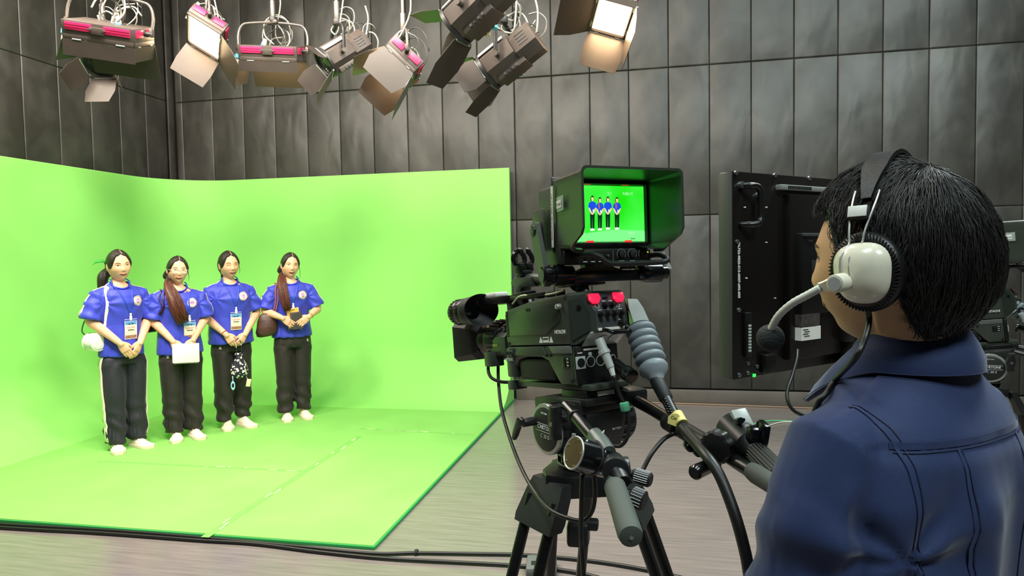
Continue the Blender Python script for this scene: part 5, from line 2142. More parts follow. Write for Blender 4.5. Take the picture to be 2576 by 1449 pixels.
m.box((.010, .017, .0038), (.026, .016, .0005), .0002, rot=Matrix.Rotation(rad(3), 3, 'Z') @ Matrix.Rotation(rad(-4), 3, 'Y'))
note = m.build('paper_note', LABEL, vf, 0)
text('lettering', 'Virtual', .0085, mat('blue pen', rgb(40, 50, 90), .6), LS @ Matrix.Translation(V((.010, .017, .0052))) @ Matrix.Rotation(rad(3), 4, 'Z'), note, .0001)
# yoke: side plate, arms, pivot bar
YKZ = -.128
m = MB(VF)
m.box((-.116, .092, -.030), (.004, .062, .092), .006)
m.build('side_plate', BODY, vf)
for s in (-1, 1):
    m = MB(VF)
    X = .128 * s if s < 0 else .122
    top_, bot_ = V((X, .082, -.030)), V((X + .006 * s, .030, YKZ))
    ax_ = V((1, 0, 0))
    d_ = (bot_ - top_).normalized()
    n_ = d_.cross(ax_)
    w0, w1 = .019, .017
    pl = []
    for k in range(9):
        a = math.pi * k / 8
        pl.append(top_ - d_ * math.sin(a) * w0 + n_ * math.cos(a) * w0)
    pl.append(bot_ - n_ * w1)
    pl.append(bot_ + n_ * w1)
    m.loft([[q - ax_ * .005 for q in pl], [q + ax_ * .005 for q in pl]])
    m.build('yoke_arm', BODY, vf, 30)
    m = MB(VF)
    m.cyl(top_ - ax_ * .008 * s, top_ + ax_ * .008 * s, .012, n=20, bevel=.001)
    m.build('pivot_boss', BODY2, vf)
bar0, bar1 = V((-.140, .030, YKZ)), V((.150, .030, YKZ))
m = MB(VF)
m.lathe([(0, .016), (.003, .0215), (.016, .0225), (.018, .019), (.024, .019), (.026, .0225), (.050, .0225), (.052, .020), (.070, .020), (.074, .014)], bar0, (1, 0, 0), 26)
m.box((.01, .030, YKZ - .004), (.165, .022, .024), .003)
m.lathe([(0, .014), (.006, .018), (.020, .022), (.040, .0235), (.056, .0235), (.058, .016), (.074, .016), (.076, .012)], (.088, .030, YKZ), (1, 0, 0), 26)
piv = m.build('pivot_bar', GLOSS, vf, 35)
piv.data.materials.append(BODY2)
MB(VF).cyl(bar0 + V((-.0005, 0, 0)), bar0 + V((.004, 0, 0)), .013, .015, 24).build('pivot_cap', BODY, piv)
m = MB(VF)
m.tube([(.166, .030, YKZ + .006), (.158, .034, YKZ + .045)], [.012, .005], 10)
m.build('clamp_lever', SILV, piv)
m = MB(VF)
m.box((-.035, .03, -.108), (.016, .03, .010), .002)
m.build('mount_block', BODY2, vf)
MB(VF).box((.060, .02, -.112), (.030, .02, .012), .002).build('mount_block', BODY2, vf)
m = MB(VF)
rings = []
for k in range(7):
    t_ = k / 6
    rings.append([V((-.05 + .13 * t_, .045 + b, YKZ + .008 + (.030 * math.exp(-((t_ - .40) / .22) ** 2)) * a)) for a, b in ((0, .012), (1, .010), (1, -.008), (0, -.012))])
m.loft(rings)
m.build('mesh_cover', mat('perforated grille', rgb(150, 138, 120), .6, noise_amt=.5, noise_scale=600), piv, 40)
m = MB(K)
m.tube(catmull([V((0, .02, .235)), V((-.01, .015, .222)), V((-.02, .03, .20))], 4), .010, 8)
m.box((0.0, .03, .212), (.090, .060, .010), .003)
m.box((-.035, .02, .222), (.02, .02, .014), .002)
m.build('viewfinder_mount', BODY2, cam_root, 40)
# mounting plate beneath the body
m = MB(K)
m.box((0, .115, -.006), (.100, .31, .012), .002)
m.box((-.040, .262, -.010), (.040, .026, .022), .002)
wp = m.build('wedge_plate', BODY, cam_root)
m = MB(K)
m.box((0, .02, -.022), (.106, .085, .020), .003)
m.build('plate_receiver', BODY2, cam_root)
MB(K).box((.0, -.024, -.021), (.045, .004, .010), .001).build('pale_tab', LABEL, cam_root)
# XLR plug at the rear with its lead, viewfinder plug
x0, x1 = at(1507, 853, 1.372), at(1537, 925, 1.352)
m = MB()
m.tube([x0, x0.lerp(x1, .4), x0.lerp(x1, .42), x0.lerp(x1, .52), x0.lerp(x1, .54), x1], [.0095, .0095, .0115, .0115, .0092, .0075], 16)
plug = m.build('audio_plug', LGREY, cam_root, 35)
m = MB()
x2 = at(1543, 945, 1.348)
m.tube([x1, x2], [.0062, .0045], 10)
m.build('strain_relief', mat('clear sleeve', rgb(210, 215, 210), .2), plug)
p0_, p1_ = at(1545, 915, 1.40), at(1590, 948, 1.345)
m = MB()
m.tube([p0_, p0_.lerp(p1_, .15), p0_.lerp(p1_, .2), p0_.lerp(p1_, .6), p0_.lerp(p1_, .64), p0_.lerp(p1_, .8), p0_.lerp(p1_, .84), p1_], [.013, .0145, .0135, .0135, .0155, .0155, .0145, .0150], 20)
m.build('multicore_plug', GLOSS, cam_root, 30)
# ================================================================== tripod under the camera
CY = .055                                    # head centre along the camera
AZ = 1.184                                   # tilt axis height
tri = thing('camera_tripod', 'black fluid head tripod with two pan bars carrying the lit camera', 'tripod', T0 @ V((0, CY, 0)), HEAD)
TB = mat('black tripod casting', rgb(26, 27, 27), .4, spec=.5)
LEG = mat('black tripod tube', rgb(20, 21, 21), .38, spec=.5)
GRIP = mat('grey green foam grip', rgb(72, 78, 72), .7, bump=.1, bump_scale=400)
SIDE3 = SIDE
# tilting platform
m = MB(K)
m.box((0, .070, -.047), (.128, .170, .030), .004)
m.box((0, .020, -.036), (.118, .100, .016), .003)
plat = m.build('platform', TB, tri)
# head body: cradle between the drums
m = MB(T0)
m.prism([(CY - .050, AZ - .050), (CY + .050, AZ - .050), (CY + .062, AZ), (CY + .075, AZ + .045), (CY + .040, AZ + .060), (CY - .062, AZ + .060), (CY - .070, AZ + .030), (CY - .062, AZ - .020)], SIDE3, -.066, .066, .004)
m.box((0, CY - .070, AZ + .010), (.10, .02, .060), .006)
hb_ = m.build('head_body', TB, tri, 40)
# left drag disc with its silver scale
m = MB(T0)
m.cyl((-.066, CY, AZ), (-.094, CY, AZ), .0535, n=40, bevel=.002)
m.build('drag_drum', TB, hb_, 30)
for k in range(14):
    a = 2 * math.pi * k / 14
    m = MB(T0 @ Matrix.Translation(V((-.076, CY, AZ))) @ Matrix.Rotation(a, 4, 'X'))
    m.box((0, 0, .0540), (.018, .008, .003), .001)
    m.build('drum_rib', SATIN, hb_)
m = MB(T0)
m.lathe([(0, .046), (.0, .0545), (.006, .0545), (.008, .0535), (.0085, .0475)], (-.091, CY, AZ), (-1, 0, 0), 44)
m.build('scale_ring', SILV, hb_, 25)
m = MB(T0)
m.lathe([(0, .0470), (.006, .0465), (.008, .040), (.009, .001)], (-.094, CY, AZ), (-1, 0, 0), 44)
m.build('drag_face', mat('olive black face', rgb(34, 36, 33), .5), hb_, 30)
DT = T0 @ Matrix.Translation(V((-.1034, CY, AZ))) @ Matrix(((0, 0, -1, 0), (-1, 0, 0, 0), (0, 1, 0, 0), (0, 0, 0, 1)))
text('lettering', 'CARTONI', .0122, WHT, DT @ Matrix.Translation(V((.004, .004, .000))), hb_, .0003, bold=.0002)
text('lettering', 'C 20 S', .0115, WHT, DT @ Matrix.Translation(V((.004, -.014, .000))), hb_, .0003)
text('lettering', 'FRICTION', .0050, WHT, DT @ Matrix.Translation(V((.000, .034, -.001))), hb_, .0003)
for z in (.0115, -.0045):
    MB(DT).box((.004, z, 0), (.066, .0008, .0006)).build('frame_line', WHT, hb_, 0)
for a in (60, 75, 90, 105, 120):
    MB(T0 @ Matrix.Translation(V((-.096, CY, AZ)))).box((0, .054 * math.cos(rad(a)), .0545 * math.sin(rad(a))), (.006, .001, .001)).build('scale_mark', mat('orange mark', rgb(230, 120, 40), .5) if a == 105 else INK, hb_, 0)
# levers
m = MB(T0)
q = V((-.103, CY + .034, AZ + .012))
m.cyl(q, q + V((-.030, 0, 0)), .0095, n=18, bevel=.001)
m.prism([(.011, .010), (.002, .013), (-.009, .009), (-.011, -.002), (.004, -.010), (.016, -.030), (.026, -.042), (.034, -.040), (.028, -.022)], T0.inverted() @ T0 @ Matrix.Translation(q + V((-.030, 0, 0))) @ Matrix(((0, 0, -1, 0), (1, 0, 0, 0), (0, 1, 0, 0), (0, 0, 0, 1))), 0, .010, .002)
m.build('brake_lever', TB, tri, 35)
m = MB(T0)
q = V((-.098, CY - .058, AZ + .028))
m.cyl(q + V((.01, 0, 0)), q + V((-.006, 0, 0)), .010, n=18)
st = [(-.012, .034), (.008, .034), (.010, .020), (.013, .008), (.013, -.008), (.009, -.020), (.010, -.036), (-.010, -.034), (-.008, -.018), (-.012, -.006), (-.013, .010), (-.009, .020)]
m.prism(st, Matrix.Translation(q + V((-.004, 0, 0))) @ Matrix(((0, 0, -1, 0), (1, 0, 0, 0), (0, 1, 0, 0), (0, 0, 0, 1))), 0, .022, .003)
m.build('clamp_knob', TB, tri, 40)
MB(T0).cyl(q + V((-.0262, 0, -.002)), q + V((-.0275, 0, -.002)), .005, n=14).build('knob_screw', ALU, tri)
# right drum
m = MB(T0)
m.cyl((.066, CY, AZ), (.112, CY, AZ), .052, n=40, bevel=.003)
dr_ = m.build('right_drum', RUBB, tri, 30)
for k in range(18):
    a = 2 * math.pi * k / 18
    m = MB(T0 @ Matrix.Translation(V((.088, CY, AZ))) @ Matrix.Rotation(a, 4, 'X'))
    m.box((0, 0, .0525), (.036, .007, .004), .0012)
    m.build('drum_rib', SATIN, dr_)
text('lettering', 'BATTERY', .006, WHT, T0 @ Matrix.Translation(V((.03, CY - .0805, AZ + .0))) @ Matrix.Rotation(rad(90), 4, 'X'), hb_, .0003)
# pan base and bowl with rings
m = MB(T0)
m.lathe([(0, .052), (.008, .054), (.010, .050), (.026, .050), (.028, .056), (.034, .056), (.038, .044), (.052, .044)], (0, CY, 1.088), (0, 0, 1), 36)
base = m.build('pan_base', TB, tri, 30)
for z in (1.098, 1.119):
    m = MB(T0)
    m.torus((0, CY, z), (0, 0, 1), .0545, .0024, 40, 8)
    m.build('pale_ring', mat('pale ring', rgb(150, 165, 140), .4), base, 180)
for k in range(12):
    a = 2 * math.pi * k / 12
    MB(T0).box((.0515 * math.cos(a), CY + .0515 * math.sin(a), 1.108), (.010, .010, .016), .002, rot=Matrix.Rotation(a, 3, 'Z')).build('level_window', GLOSS, base)
# top casting with three leg sockets
# azimuths of the legs, measured in the camera's own level frame
PH = rad(11.63) - HEAD                       # photo axis seen from the camera frame
AZS = [rad(215) + PH, rad(338) + PH, rad(97) + PH]
m = MB(T0)
tp = []
for a in AZS:
    for da, r_ in ((-.42, .092), (0, .104), (.42, .092)):
        tp.append((math.cos(a + da) * r_, math.sin(a + da) * r_))
m.prism(sorted(tp, key=lambda q: math.atan2(q[1], q[0])), Matrix.Translation(V((0, CY, 0))), 1.040, 1.090, .006)
cast = m.build('top_casting', TB, tri, 40)
for a in AZS:
    u = V((math.cos(a), math.sin(a), 0))
    s_ = V((-math.sin(a), math.cos(a), 0))
    c0 = V((0, CY, 0))
    m = MB(T0)
    rings = []
    for z, r0, w, th in ((1.075, .088, .050, .012), (1.050, .098, .056, .016), (1.000, .122, .062, .018), (.985, .128, .060, .017)):
        p = c0 + u * r0 + V((0, 0, z))
        rings.append([p + s_ * w - u * th, p + s_ * w + u * th, p - s_ * w + u * th, p - s_ * w - u * th])
    m.loft(rings)
    m.build('leg_bracket', mat('grey black bracket', rgb(40, 44, 43), .45), tri, 30)
    for sg in (-1, 1):
        top_ = c0 + u * .110 + s_ * .041 * sg + V((0, 0, 1.04))
        bot_ = c0 + u * .46 + s_ * .036 * sg + V((0, 0, .045))
        m = MB(T0)
        m.tube([top_, top_.lerp(bot_, .5), bot_], [.0125, .0125, .011], 16)
        m.build('leg_tube', LEG, tri, 40)
    m = MB(T0)
    q0 = c0 + u * .285 + V((0, 0, .54))
    m.box(q0, (.11, .036, .05), .006, rot=Matrix.Rotation(a + math.pi / 2, 3, 'Z'))
    m.build('leg_clamp', TB, tri)
    m = MB(T0)
    q1 = c0 + u * .285
    m.tube([q1 + V((0, 0, .54)), c0 + u * .463 + V((0, 0, .035))], .010, 12)
    m.build('lower_leg', LEG, tri, 40)
    MB(T0).box(c0 + u * .463 + V((0, 0, .022)), (.10, .05, .044), .01, rot=Matrix.Rotation(a + math.pi / 2, 3, 'Z')).build('rubber_foot', RUBB, tri)
    m = MB(T0)
    m.tube([c0 + u * .44 + V((0, 0, .10)), c0 + V((0, 0, .13))], .007, 8)
    m.build('spreader_arm', LEG, tri, 40)
MB(T0).cyl(V((0, CY, .11)), V((0, CY, .15)), .03, n=20, bevel=.003).build('spreader_hub', TB, tri)
m = MB()
q = at(1455, 1340, 1.42)
m.box(q, (.046, .046, .05), .008)
m.box(q + CR * .022 + CU * .018, (.04, .03, .02), .005)
m.build('bowl_clamp_handle', TB, tri)
# ---------------------------------------------------------------- pan bar on the right, towards the operator
pr = [at(1585, 1000, 1.435), at(1640, 1030, 1.37), at(1700, 1068, 1.29), at(1790, 1120, 1.185), at(1870, 1172, 1.095), at(1900, 1190, 1.065)]
m = MB()
m.tube(catmull(pr, 5), .0125, 14)
barR = m.build('pan_bar', SATIN, tri, 180)
ct = pr[0]
m = MB()
m.box(ct + CU * .004, (.060, .050, .034), .008, rot=Matrix.Rotation(HEAD, 3, 'Z'))
m.build('bar_clamp', TB, tri)
dR = (pr[5] - pr[4]).normalized()
m = MB()
m.tube([pr[5] - dR * .01, pr[5] + dR * .005, pr[5] + dR * .12, pr[5] + dR * .125], [.014, .0165, .0165, .012], 16)
m.build('bar_grip', GRIP, barR, 40)
cl0 = at(1693, 1068, 1.295)
dm = (at(1790, 1120, 1.185) - at(1640, 1030, 1.37)).normalized()
m = MB()
m.tube([cl0 - dm * .020, cl0 - dm * .018, cl0 + dm * .018, cl0 + dm * .020], [.014, .0175, .0175, .014], 18)
m.build('knurled_collar', RUBB, barR, 40)
cl1 = at(1745, 1098, 1.235)
m = MB()
m.tube([cl1 - dm * .035, cl1 + dm * .04], [.017, .017], 16)
m.build('clamp_sleeve', TB, barR, 40)
for k in (0, 1):
    q = at(1735 + 20 * k, 1124 + 12 * k, 1.225 - .02 * k)
    m = MB()
    m.cyl(q - CF * .010, q + CF * .02, .0085, n=14, bevel=.002)
    m.build('clamp_screw', GLOSS, barR)
# ---------------------------------------------------------------- second pan bar, pointing back towards the photographer
pl_ = [at(1420, 1018, 1.375), at(1470, 1072, 1.30), at(1500, 1103, 1.262), at(1527, 1140, 1.222)]
m = MB()
m.tube(pl_[:2], [.0085, .0085], 14)
m.tube([pl_[1] - (pl_[1] - pl_[0]) * .45, pl_[3]], [.0118, .0118], 16)
barL = m.build('pan_bar', SATIN, tri, 40)
m = MB()
q = pl_[0].lerp(pl_[1], .55)
m.torus(q, pl_[1] - pl_[0], .0120, .003, 20, 8)
m.build('bar_collar', TB, barL, 180)
# silver cable tie bow
m = MB()
q = at(1505, 1108, 1.245)
for a, l in ((60, .022), (110, .018), (20, .016), (160, .012)):
    d = CR * math.cos(rad(a)) + CU * math.sin(rad(a))
    s_ = CF.cross(d)
    m.ribbon([q, q + d * l * .6 + CF * -.004, q + d * l], s_, [.004, .007, .001], .0015)
m.build('silver_tie', SILV, barL, 180)
m = MB()
q0, q1 = at(1495, 1092, 1.26), at(1530, 1140, 1.205)
m.tube([q0, q0.lerp(q1, .5), q1], [.014, .0165, .015], 14)
m.build('bar_socket', mat('grey casting', rgb(92, 100, 96), .4, metal=.3), barL, 40)
# elbow bracket, knobs, grip
m = MB()
e0, e1 = at(1545, 1178, 1.19), at(1565, 1215, 1.16)
m.cyl(e0 - CF * .02, e0 + CF * .03, .024, n=24, bevel=.003)
m.tube([e0, e1], [.018, .016], 14)
m.build('elbow_joint', TB, barL, 40)
for a, b, r_ in (((1572, 1188, 1.19), (1638, 1208, 1.165), .0125), ((1570, 1240, 1.17), (1622, 1262, 1.15), .0175)):
    q0, q1 = at(*a), at(*b)
    m = MB()
    d = (q1 - q0)
    m.tube([q0, q0 + d * .30, q0 + d * .32, q0 + d * .40, q0 + d * .95, q1], [r_ * .55, r_ * .55, r_ * .8, r_, r_, r_ * .85], 22)
    kn = m.build('knurled_knob', RUBB, barL, 30)
    for k in range(20):
        an = 2 * math.pi * k / 20
        F_ = frame_from(d)
        o_ = F_ @ V((math.cos(an), math.sin(an), 0)) * r_
        m = MB()
        m.tube([q0 + d * .42 + o_, q0 + d * .94 + o_], .0011, 4)
        m.build('knurl', SATIN, kn)
MB().cyl(at(1540, 1175, 1.20), at(1575, 1188, 1.195), .003, n=10).build('screw_rod', ALU, barL)
m = MB()
q = at(1562, 1180, 1.20)
m.cyl(q - CR * .004, q + CR * .014, .022, n=22, bevel=.003)
m.build('clamp_disc', TB, barL)
g0, g1 = at(1546, 1222, 1.155), at(1588, 1352, 1.005)
m = MB()
d = (g1 - g0)
m.tube([g0 - d * .12, g0, g0 + d * .02, g0 + d * .5, g0 + d * .92, g0 + d * .985, g1], [.012, .0125, .0185, .0190, .0195, .0175, .010], 22)
m.build('foam_grip', GRIP, barL, 50)
MB().cyl(g1 - d * .01, g1 + d * .012, .0035, n=10).build('grip_screw', ALU, barL)

# ---------------------------------------------------------------- lens control barrel hanging on the left bar
zc = thing('lens_control', 'black cylindrical lens control clamped to the left pan bar, mirror-like end', 'lens control', at(1480, 1150, 1.24))
c0_, c1_ = at(1443, 1139, 1.196), at(1528, 1162, 1.228)
d = c1_ - c0_
m = MB()
m.lathe([(0, .0285), (.0015, .0300), (.045, .0300), (.046, .0290), (.048, .0290), (.049, .0300), (d.length - .004, .0290), (d.length, .025)], c0_, d, 40)
zb = m.build('barrel', GLOSS, zc, 30)
m = MB()
m.cyl(c0_ - d * .004, c0_ + d * .006, .0272, n=40)
m.build('mirror_face', mat('face plate with painted reflection', rgb(196, 160, 130), .12, metal=.9, noise_amt=.35, noise_scale=18), zb, 30)  # copper mottling paints a warm reflection into the glossy face
m = MB()
m.torus(c0_, d, .0285, .0018, 40, 8)
m.build('face_rim', SILV, zb, 180)
m = MB()
m.torus(c0_ + d * .55, d, .0302, .0022, 40, 8)
m.build('strap_ring', RUBB, zb, 180)
for k in range(5):
    a = k * 2 * math.pi / 5 + .4
    F_ = frame_from(d)
    q = c0_ - d * .005 + F_ @ V((math.cos(a), math.sin(a), 0)) * .0238
    MB().cyl(q, q - d.normalized() * .0015, .0017, n=8).build('face_screw', ALU, zb)
MB().box(c0_ + d * .30 + CU * .028 - CF * .010, (.012, .010, .004), .001).build('index_mark', LGREY, zb)
m = MB()
m.tube([c1_ - d * .02, c1_ + d * .12, c1_ + d * .16], [.016, .016, .011], 18)
m.build('end_knob', TB, zb, 40)
MB().cyl(c0_ + CU * .028, c0_ + CU * .034 + d * .01, .0035, n=10).build('top_pin', SILV, zb)

# ---------------------------------------------------------------- focus control on the right bar
fc = thing('focus_control', 'black focus hand control with knob clamped to the bar beside the operator', 'focus control', at(1830, 1110, 1.16))
k0, k1 = at(1797, 1127, 1.125), at(1838, 1108, 1.155)
d = k1 - k0
m = MB()
rings = []
nlob = 9
for h, r_ in ((0, .024), (.003, .0275), (.016, .0285), (.019, .025)):
    F_ = frame_from(d)
    rings.append([k0 + F_ @ V((math.cos(a) * r_ * (1 + .045 * math.cos(nlob * a)), math.sin(a) * r_ * (1 + .045 * math.cos(nlob * a)), h)) for a in [2 * math.pi * j / 54 for j in range(54)]])
m.loft(rings)
m.build('lobed_knob', TB, fc, 40)
m = MB()
m.tube([k0 + d * .3, k0 + d * .7, k0 + d * .72, k1, k1 + d * .1], [.014, .014, .019, .019, .012], 20)
m.build('swivel', GLOSS, fc, 35)
f0, f1 = at(1838, 1072, 1.185), at(1905, 1140, 1.10)
d = f1 - f0
m = MB()
m.tube([f0 - d * .08, f0, f0 + d * .05, f0 + d * .75, f0 + d * .82, f1], [.018, .026, .030, .028, .022, .019], 24)
fb_ = m.build('control_body', TB, fc, 35)
m = MB()
F_ = frame_from(d)
cp = f0 + d * .25 + CU * .020 - CF * .016 + CR * .006
m.box(cp, (.028, .05, .012), .003, rot=frame_from(-CF + CU * .9, d))
tpk = m.build('switch_plate', LGREY, fc, 35)
for a, b, r_ in ((1861, 1062, .0055), (1868, 1060, .003), (1878, 1081, .0062)):
    q = at(a, b, 1.13)
    m = MB()
    m.cyl(q + CF * .010, q - CF * .006 + CU * .004, r_, n=14, bevel=.0008)
    m.build('control_button', GLOSS if r_ < .006 else SILV, fc)
m = MB()
q = at(1905, 1098, 1.105)
m.box(q, (.034, .036, .020), .005, rot=frame_from(d))
m.box(at(1918, 1088, 1.10), (.014, .036, .026), .004, rot=frame_from(d))
m.build('thumb_rocker', GLOSS, fc)
h0, h1 = at(1900, 1135, 1.105), at(1965, 1200, 1.03)
m = MB()
dh = h1 - h0
m.tube([h0, h0 + dh * .05, h0 + dh * .95, h1], [.015, .0175, .0175, .014], 22)
gr_ = m.build('grip', RUBB, fc, 40)
for k in range(22):
    an = 2 * math.pi * k / 22
    F_ = frame_from(dh)
    o_ = F_ @ V((math.cos(an), math.sin(an), 0)) * .0178
    m = MB()
    m.tube([h0 + dh * .06 + o_, h0 + dh * .94 + o_], .0012, 4)
    m.build('grip_ridge', GRIP, gr_)
m = MB()
r0, r1 = at(1745, 1190, 1.10), at(1800, 1165, 1.145)
m.tube([r0, r0 + (r1 - r0) * .06, r1], [.0095, .0125, .0115], 18)
tub = m.build('bar_end_tube', GLOSS, fc, 35)
MB().cyl(r0 - (r1 - r0) * .01, r0 + (r1 - r0) * .02, .0085, n=16).build('tube_bore', mat('deep black', rgb(4, 4, 4), .8), tub)

# ---------------------------------------------------------------- cables of the camera
CAB = mat('black cable jacket', rgb(22, 23, 22), .42)


def cable(name, label, pts, r, mm=None, n=6, seg=8):
    o = MB().tube(catmull([V(p) for p in pts], n), r, seg).build(name, mm or CAB, None, 180)
    return tag(o, label, 'cable')


trunk = thing('camera_cable', 'thick black camera cable from the grey spiral boot down past the pan bar', 'cable', at(1885, 1449, 1.02))
pts = [at(1655, 958, 1.335), at(1668, 985, 1.315), at(1700, 1048, 1.265), at(1725, 1085, 1.215), at(1772, 1140, 1.125), at(1808, 1192, 1.085), at(1842, 1275, 1.055), at(1868, 1362, 1.035), at(1885, 1449, 1.02)]
e, dv = pts[-1], (pts[-1] - pts[-2])
pts += [e + dv * 1.3 + V((.0, .0, -.05)), V((e.x + .0, e.y + .02, .62)), V((e.x - .02, e.y + .06, .20)), V((e.x - .04, e.y + .16, .030)), V((e.x - .05, e.y + .35, .0105)), V((e.x + .3, e.y + 1.2, .0105))]
tb_ = MB().tube(catmull(pts, 7), .0095, 10).build('jacket', CAB, trunk, 180)
m = MB()
q0, q1 = at(1658, 968, 1.33), at(1676, 1003, 1.305)
m.tube([q0 - (q1 - q0) * .4, q0, q1, q1 + (q1 - q0) * .1], [.014, .0145, .0135, .011], 16)
m.build('sleeve', RUBB, trunk, 40)
m = MB()
for k in range(6):
    q = at(1676 + 3.2 * k, 1004 + 6.4 * k, 1.300 - .005 * k)
    m.ball(q, (.0118, .0118, .006), 10, 6)
m.build('tape_wrap', GLOSS, trunk, 60)
m = MB()
q0, q1 = at(1703, 1042, 1.257), at(1716, 1066, 1.236)
m.tube([q0, q1], [.0108, .0108], 14)
m.build('yellow_tape', mat('pale yellow tape', rgb(226, 214, 130), .6), trunk, 40)
m = MB()
q = at(1698, 1056, 1.238)
RT = Matrix((CR, CU, -CF)).transposed().to_4x4()
RT.translation = q
m.M = RT @ Matrix.Rotation(rad(-12), 4, 'Z')
m.prism([(-.012, -.009), (.006, -.012), (.013, -.004), (.011, .006), (.002, .012), (-.008, .010), (-.013, .002)], Matrix.Identity(4), -.0008, .0008)
tg = m.build('paper_flag', MATS['pale yellow tape'], trunk, 0)
text('lettering', 'Cam', .0085, INK, RT @ Matrix.Rotation(rad(-14), 4, 'Z') @ Matrix.Translation(V((-.001, .003, .0012))), tg, .0001)
text('lettering', '1', .0085, INK, RT @ Matrix.Rotation(rad(-14), 4, 'Z') @ Matrix.Translation(V((.004, -.005, .0012))), tg, .0001)
cable('lens_cable', 'thin black cable looping from the lens box down across the tripod bracket',
      [at(1253, 905, 1.72), at(1254, 960, 1.70), at(1262, 1030, 1.64), at(1285, 1110, 1.56), at(1315, 1185, 1.48), at(1350, 1245, 1.40), at(1385, 1283, 1.33), at(1430, 1304, 1.29), at(1468, 1309, 1.275), at(1490, 1285, 1.265), at(1497, 1240, 1.255), at(1494, 1190, 1.25)], .0042)
MB()
cable('lens_lead', 'short black lead curving from lens box to camera base plate',
      [at(1232, 902, 1.73), at(1228, 930, 1.72), at(1236, 950, 1.70), at(1258, 960, 1.68), at(1284, 962, 1.665)], .0042)
cable('hanging_cable', 'black cable hanging straight down from the lens control barrel',
      [at(1465, 1192, 1.245), at(1463, 1260, 1.25), at(1462, 1350, 1.26), at(1468, 1449, 1.27), at(1468, 1449, 1.27) + V((.02, .0, -.45)), at(1468, 1449, 1.27) + V((.05, .04, -.846))], .0045)
au = thing('audio_cable', 'black audio lead from grey plug with green foam sleeve', 'cable', at(1570, 1020, 1.34))
MB().tube(catmull([at(1543, 944, 1.348), at(1556, 985, 1.345), at(1572, 1022, 1.34), at(1583, 1060, 1.335), at(1578, 1100, 1.33), at(1560, 1122, 1.335), at(1535, 1118, 1.35), at(1520, 1108, 1.37)], 6), .0040, 8).build('lead', CAB, au, 180)
m = MB()
q0, q1 = at(1570, 1012, 1.338), at(1574, 1034, 1.338)
m.cyl(q0, q1, .0095, n=18, bevel=.002)
m.build('green_sleeve', mat('green foam', rgb(84, 168, 128), .8), au, 40)
cable('control_cable', 'black control lead hanging between the right pan bar and the knobs',
      [at(1697, 1090, 1.27), at(1670, 1105, 1.26), at(1640, 1140, 1.245), at(1618, 1180, 1.235), at(1605, 1203, 1.225), at(1585, 1212, 1.21)], .0042)
MB()

# ================================================================== second camera, further back, seen from its left side
c2 = copy_tree(cam_root)
tag(c2, 'dark broadcast camera standing further back, its side turned to us, viewfinder off', 'camera')
t2 = copy_tree(tri)
tag(t2, 'black fluid head tripod under the far dark broadcast camera', 'tripod')
# put its lettering where the photograph shows it, the body square to the view
DEP = 2.45
HY = rad(11.63 + 68)
aim_p = at(2499, 783, DEP)
loc_let = T0.inverted() @ (K @ V((-.066, .027, .112)))        # lettering in level camera frame
R2 = Matrix.Rotation(HY, 4, 'Z')
org = aim_p - (R2 @ loc_let)
dz = org.z
org.z = 0
Tn = Matrix.Translation(org) @ R2
D2 = Tn @ T0.inverted()
for o, extra in ((c2, dz), (t2, 0)):
    src = wmat(cam_root if o is c2 else tri)
    mm_ = Matrix.Translation(V((0, 0, extra))) @ D2 @ src
    l_, r_, s_ = mm_.decompose()
    o.location, o.rotation_euler = l_, r_.to_euler()
t2.scale = (1, 1, (1.25 + dz) / 1.25)
S_OFF = mat('switched off screen', rgb(8, 9, 9), .12)
OFFR = mat('unlit tally lamp', rgb(70, 16, 24), .3)
def all_children(o):
    for ch in o.children:
        yield ch
        yield from all_children(ch)
for o in list(all_children(c2)):
    base = o.name.split('.')[0]
    if base.startswith('picture_') and base != 'picture_knob' or base in ('screen_characters', 'screen_cursor'):
        bpy.data.objects.remove(o)
    elif base in ('screen', 'tally_lamp', 'red_tally_bar', 'power_led'):
        o.data = o.data.copy()
        o.data.materials.clear()
        o.data.materials.append(S_OFF if base == 'screen' else OFFR)
# ================================================================== the camera operator, seen from behind
HSC = 1.05
hc = at(2228, 660, .95)
OH = Matrix.Translation(hc) @ Matrix.Rotation(rad(180 + 52), 4, 'Z') @ Matrix.Rotation(rad(3), 4, 'X')
BY = rad(180 + 43.5)
nb = at(2264, 800, .970)
OB = Matrix.Translation(V((nb.x, nb.y, 0))) @ Matrix.Rotation(BY, 4, 'Z') @ Matrix.Diagonal((1, 1, .978, 1))
OBI = OB.inverted()
NAVY = mat('navy work shirt', rgb(42, 55, 94), .7, spec=.25, sheen=.25, noise_amt=.06, noise_scale=300, bump=.06, bump_scale=900)
NAVYD = mat('navy seam', rgb(31, 41, 74), .75)
OSKIN = mat('tanned skin', rgb(206, 160, 122), .5, spec=.35, noise_amt=.06, noise_scale=40, bump=.05, bump_scale=350)
OHAIR = mat('black short hair', rgb(30, 27, 27), .42, spec=.45)
TROU = mat('dark work trousers', rgb(30, 34, 46), .8)
op = thing('person', 'man in navy work shirt and white headset standing at the lit camera, back turned', 'person', (nb.x, nb.y, 0), BY)
hl = OBI @ hc                                        # head centre in body frame
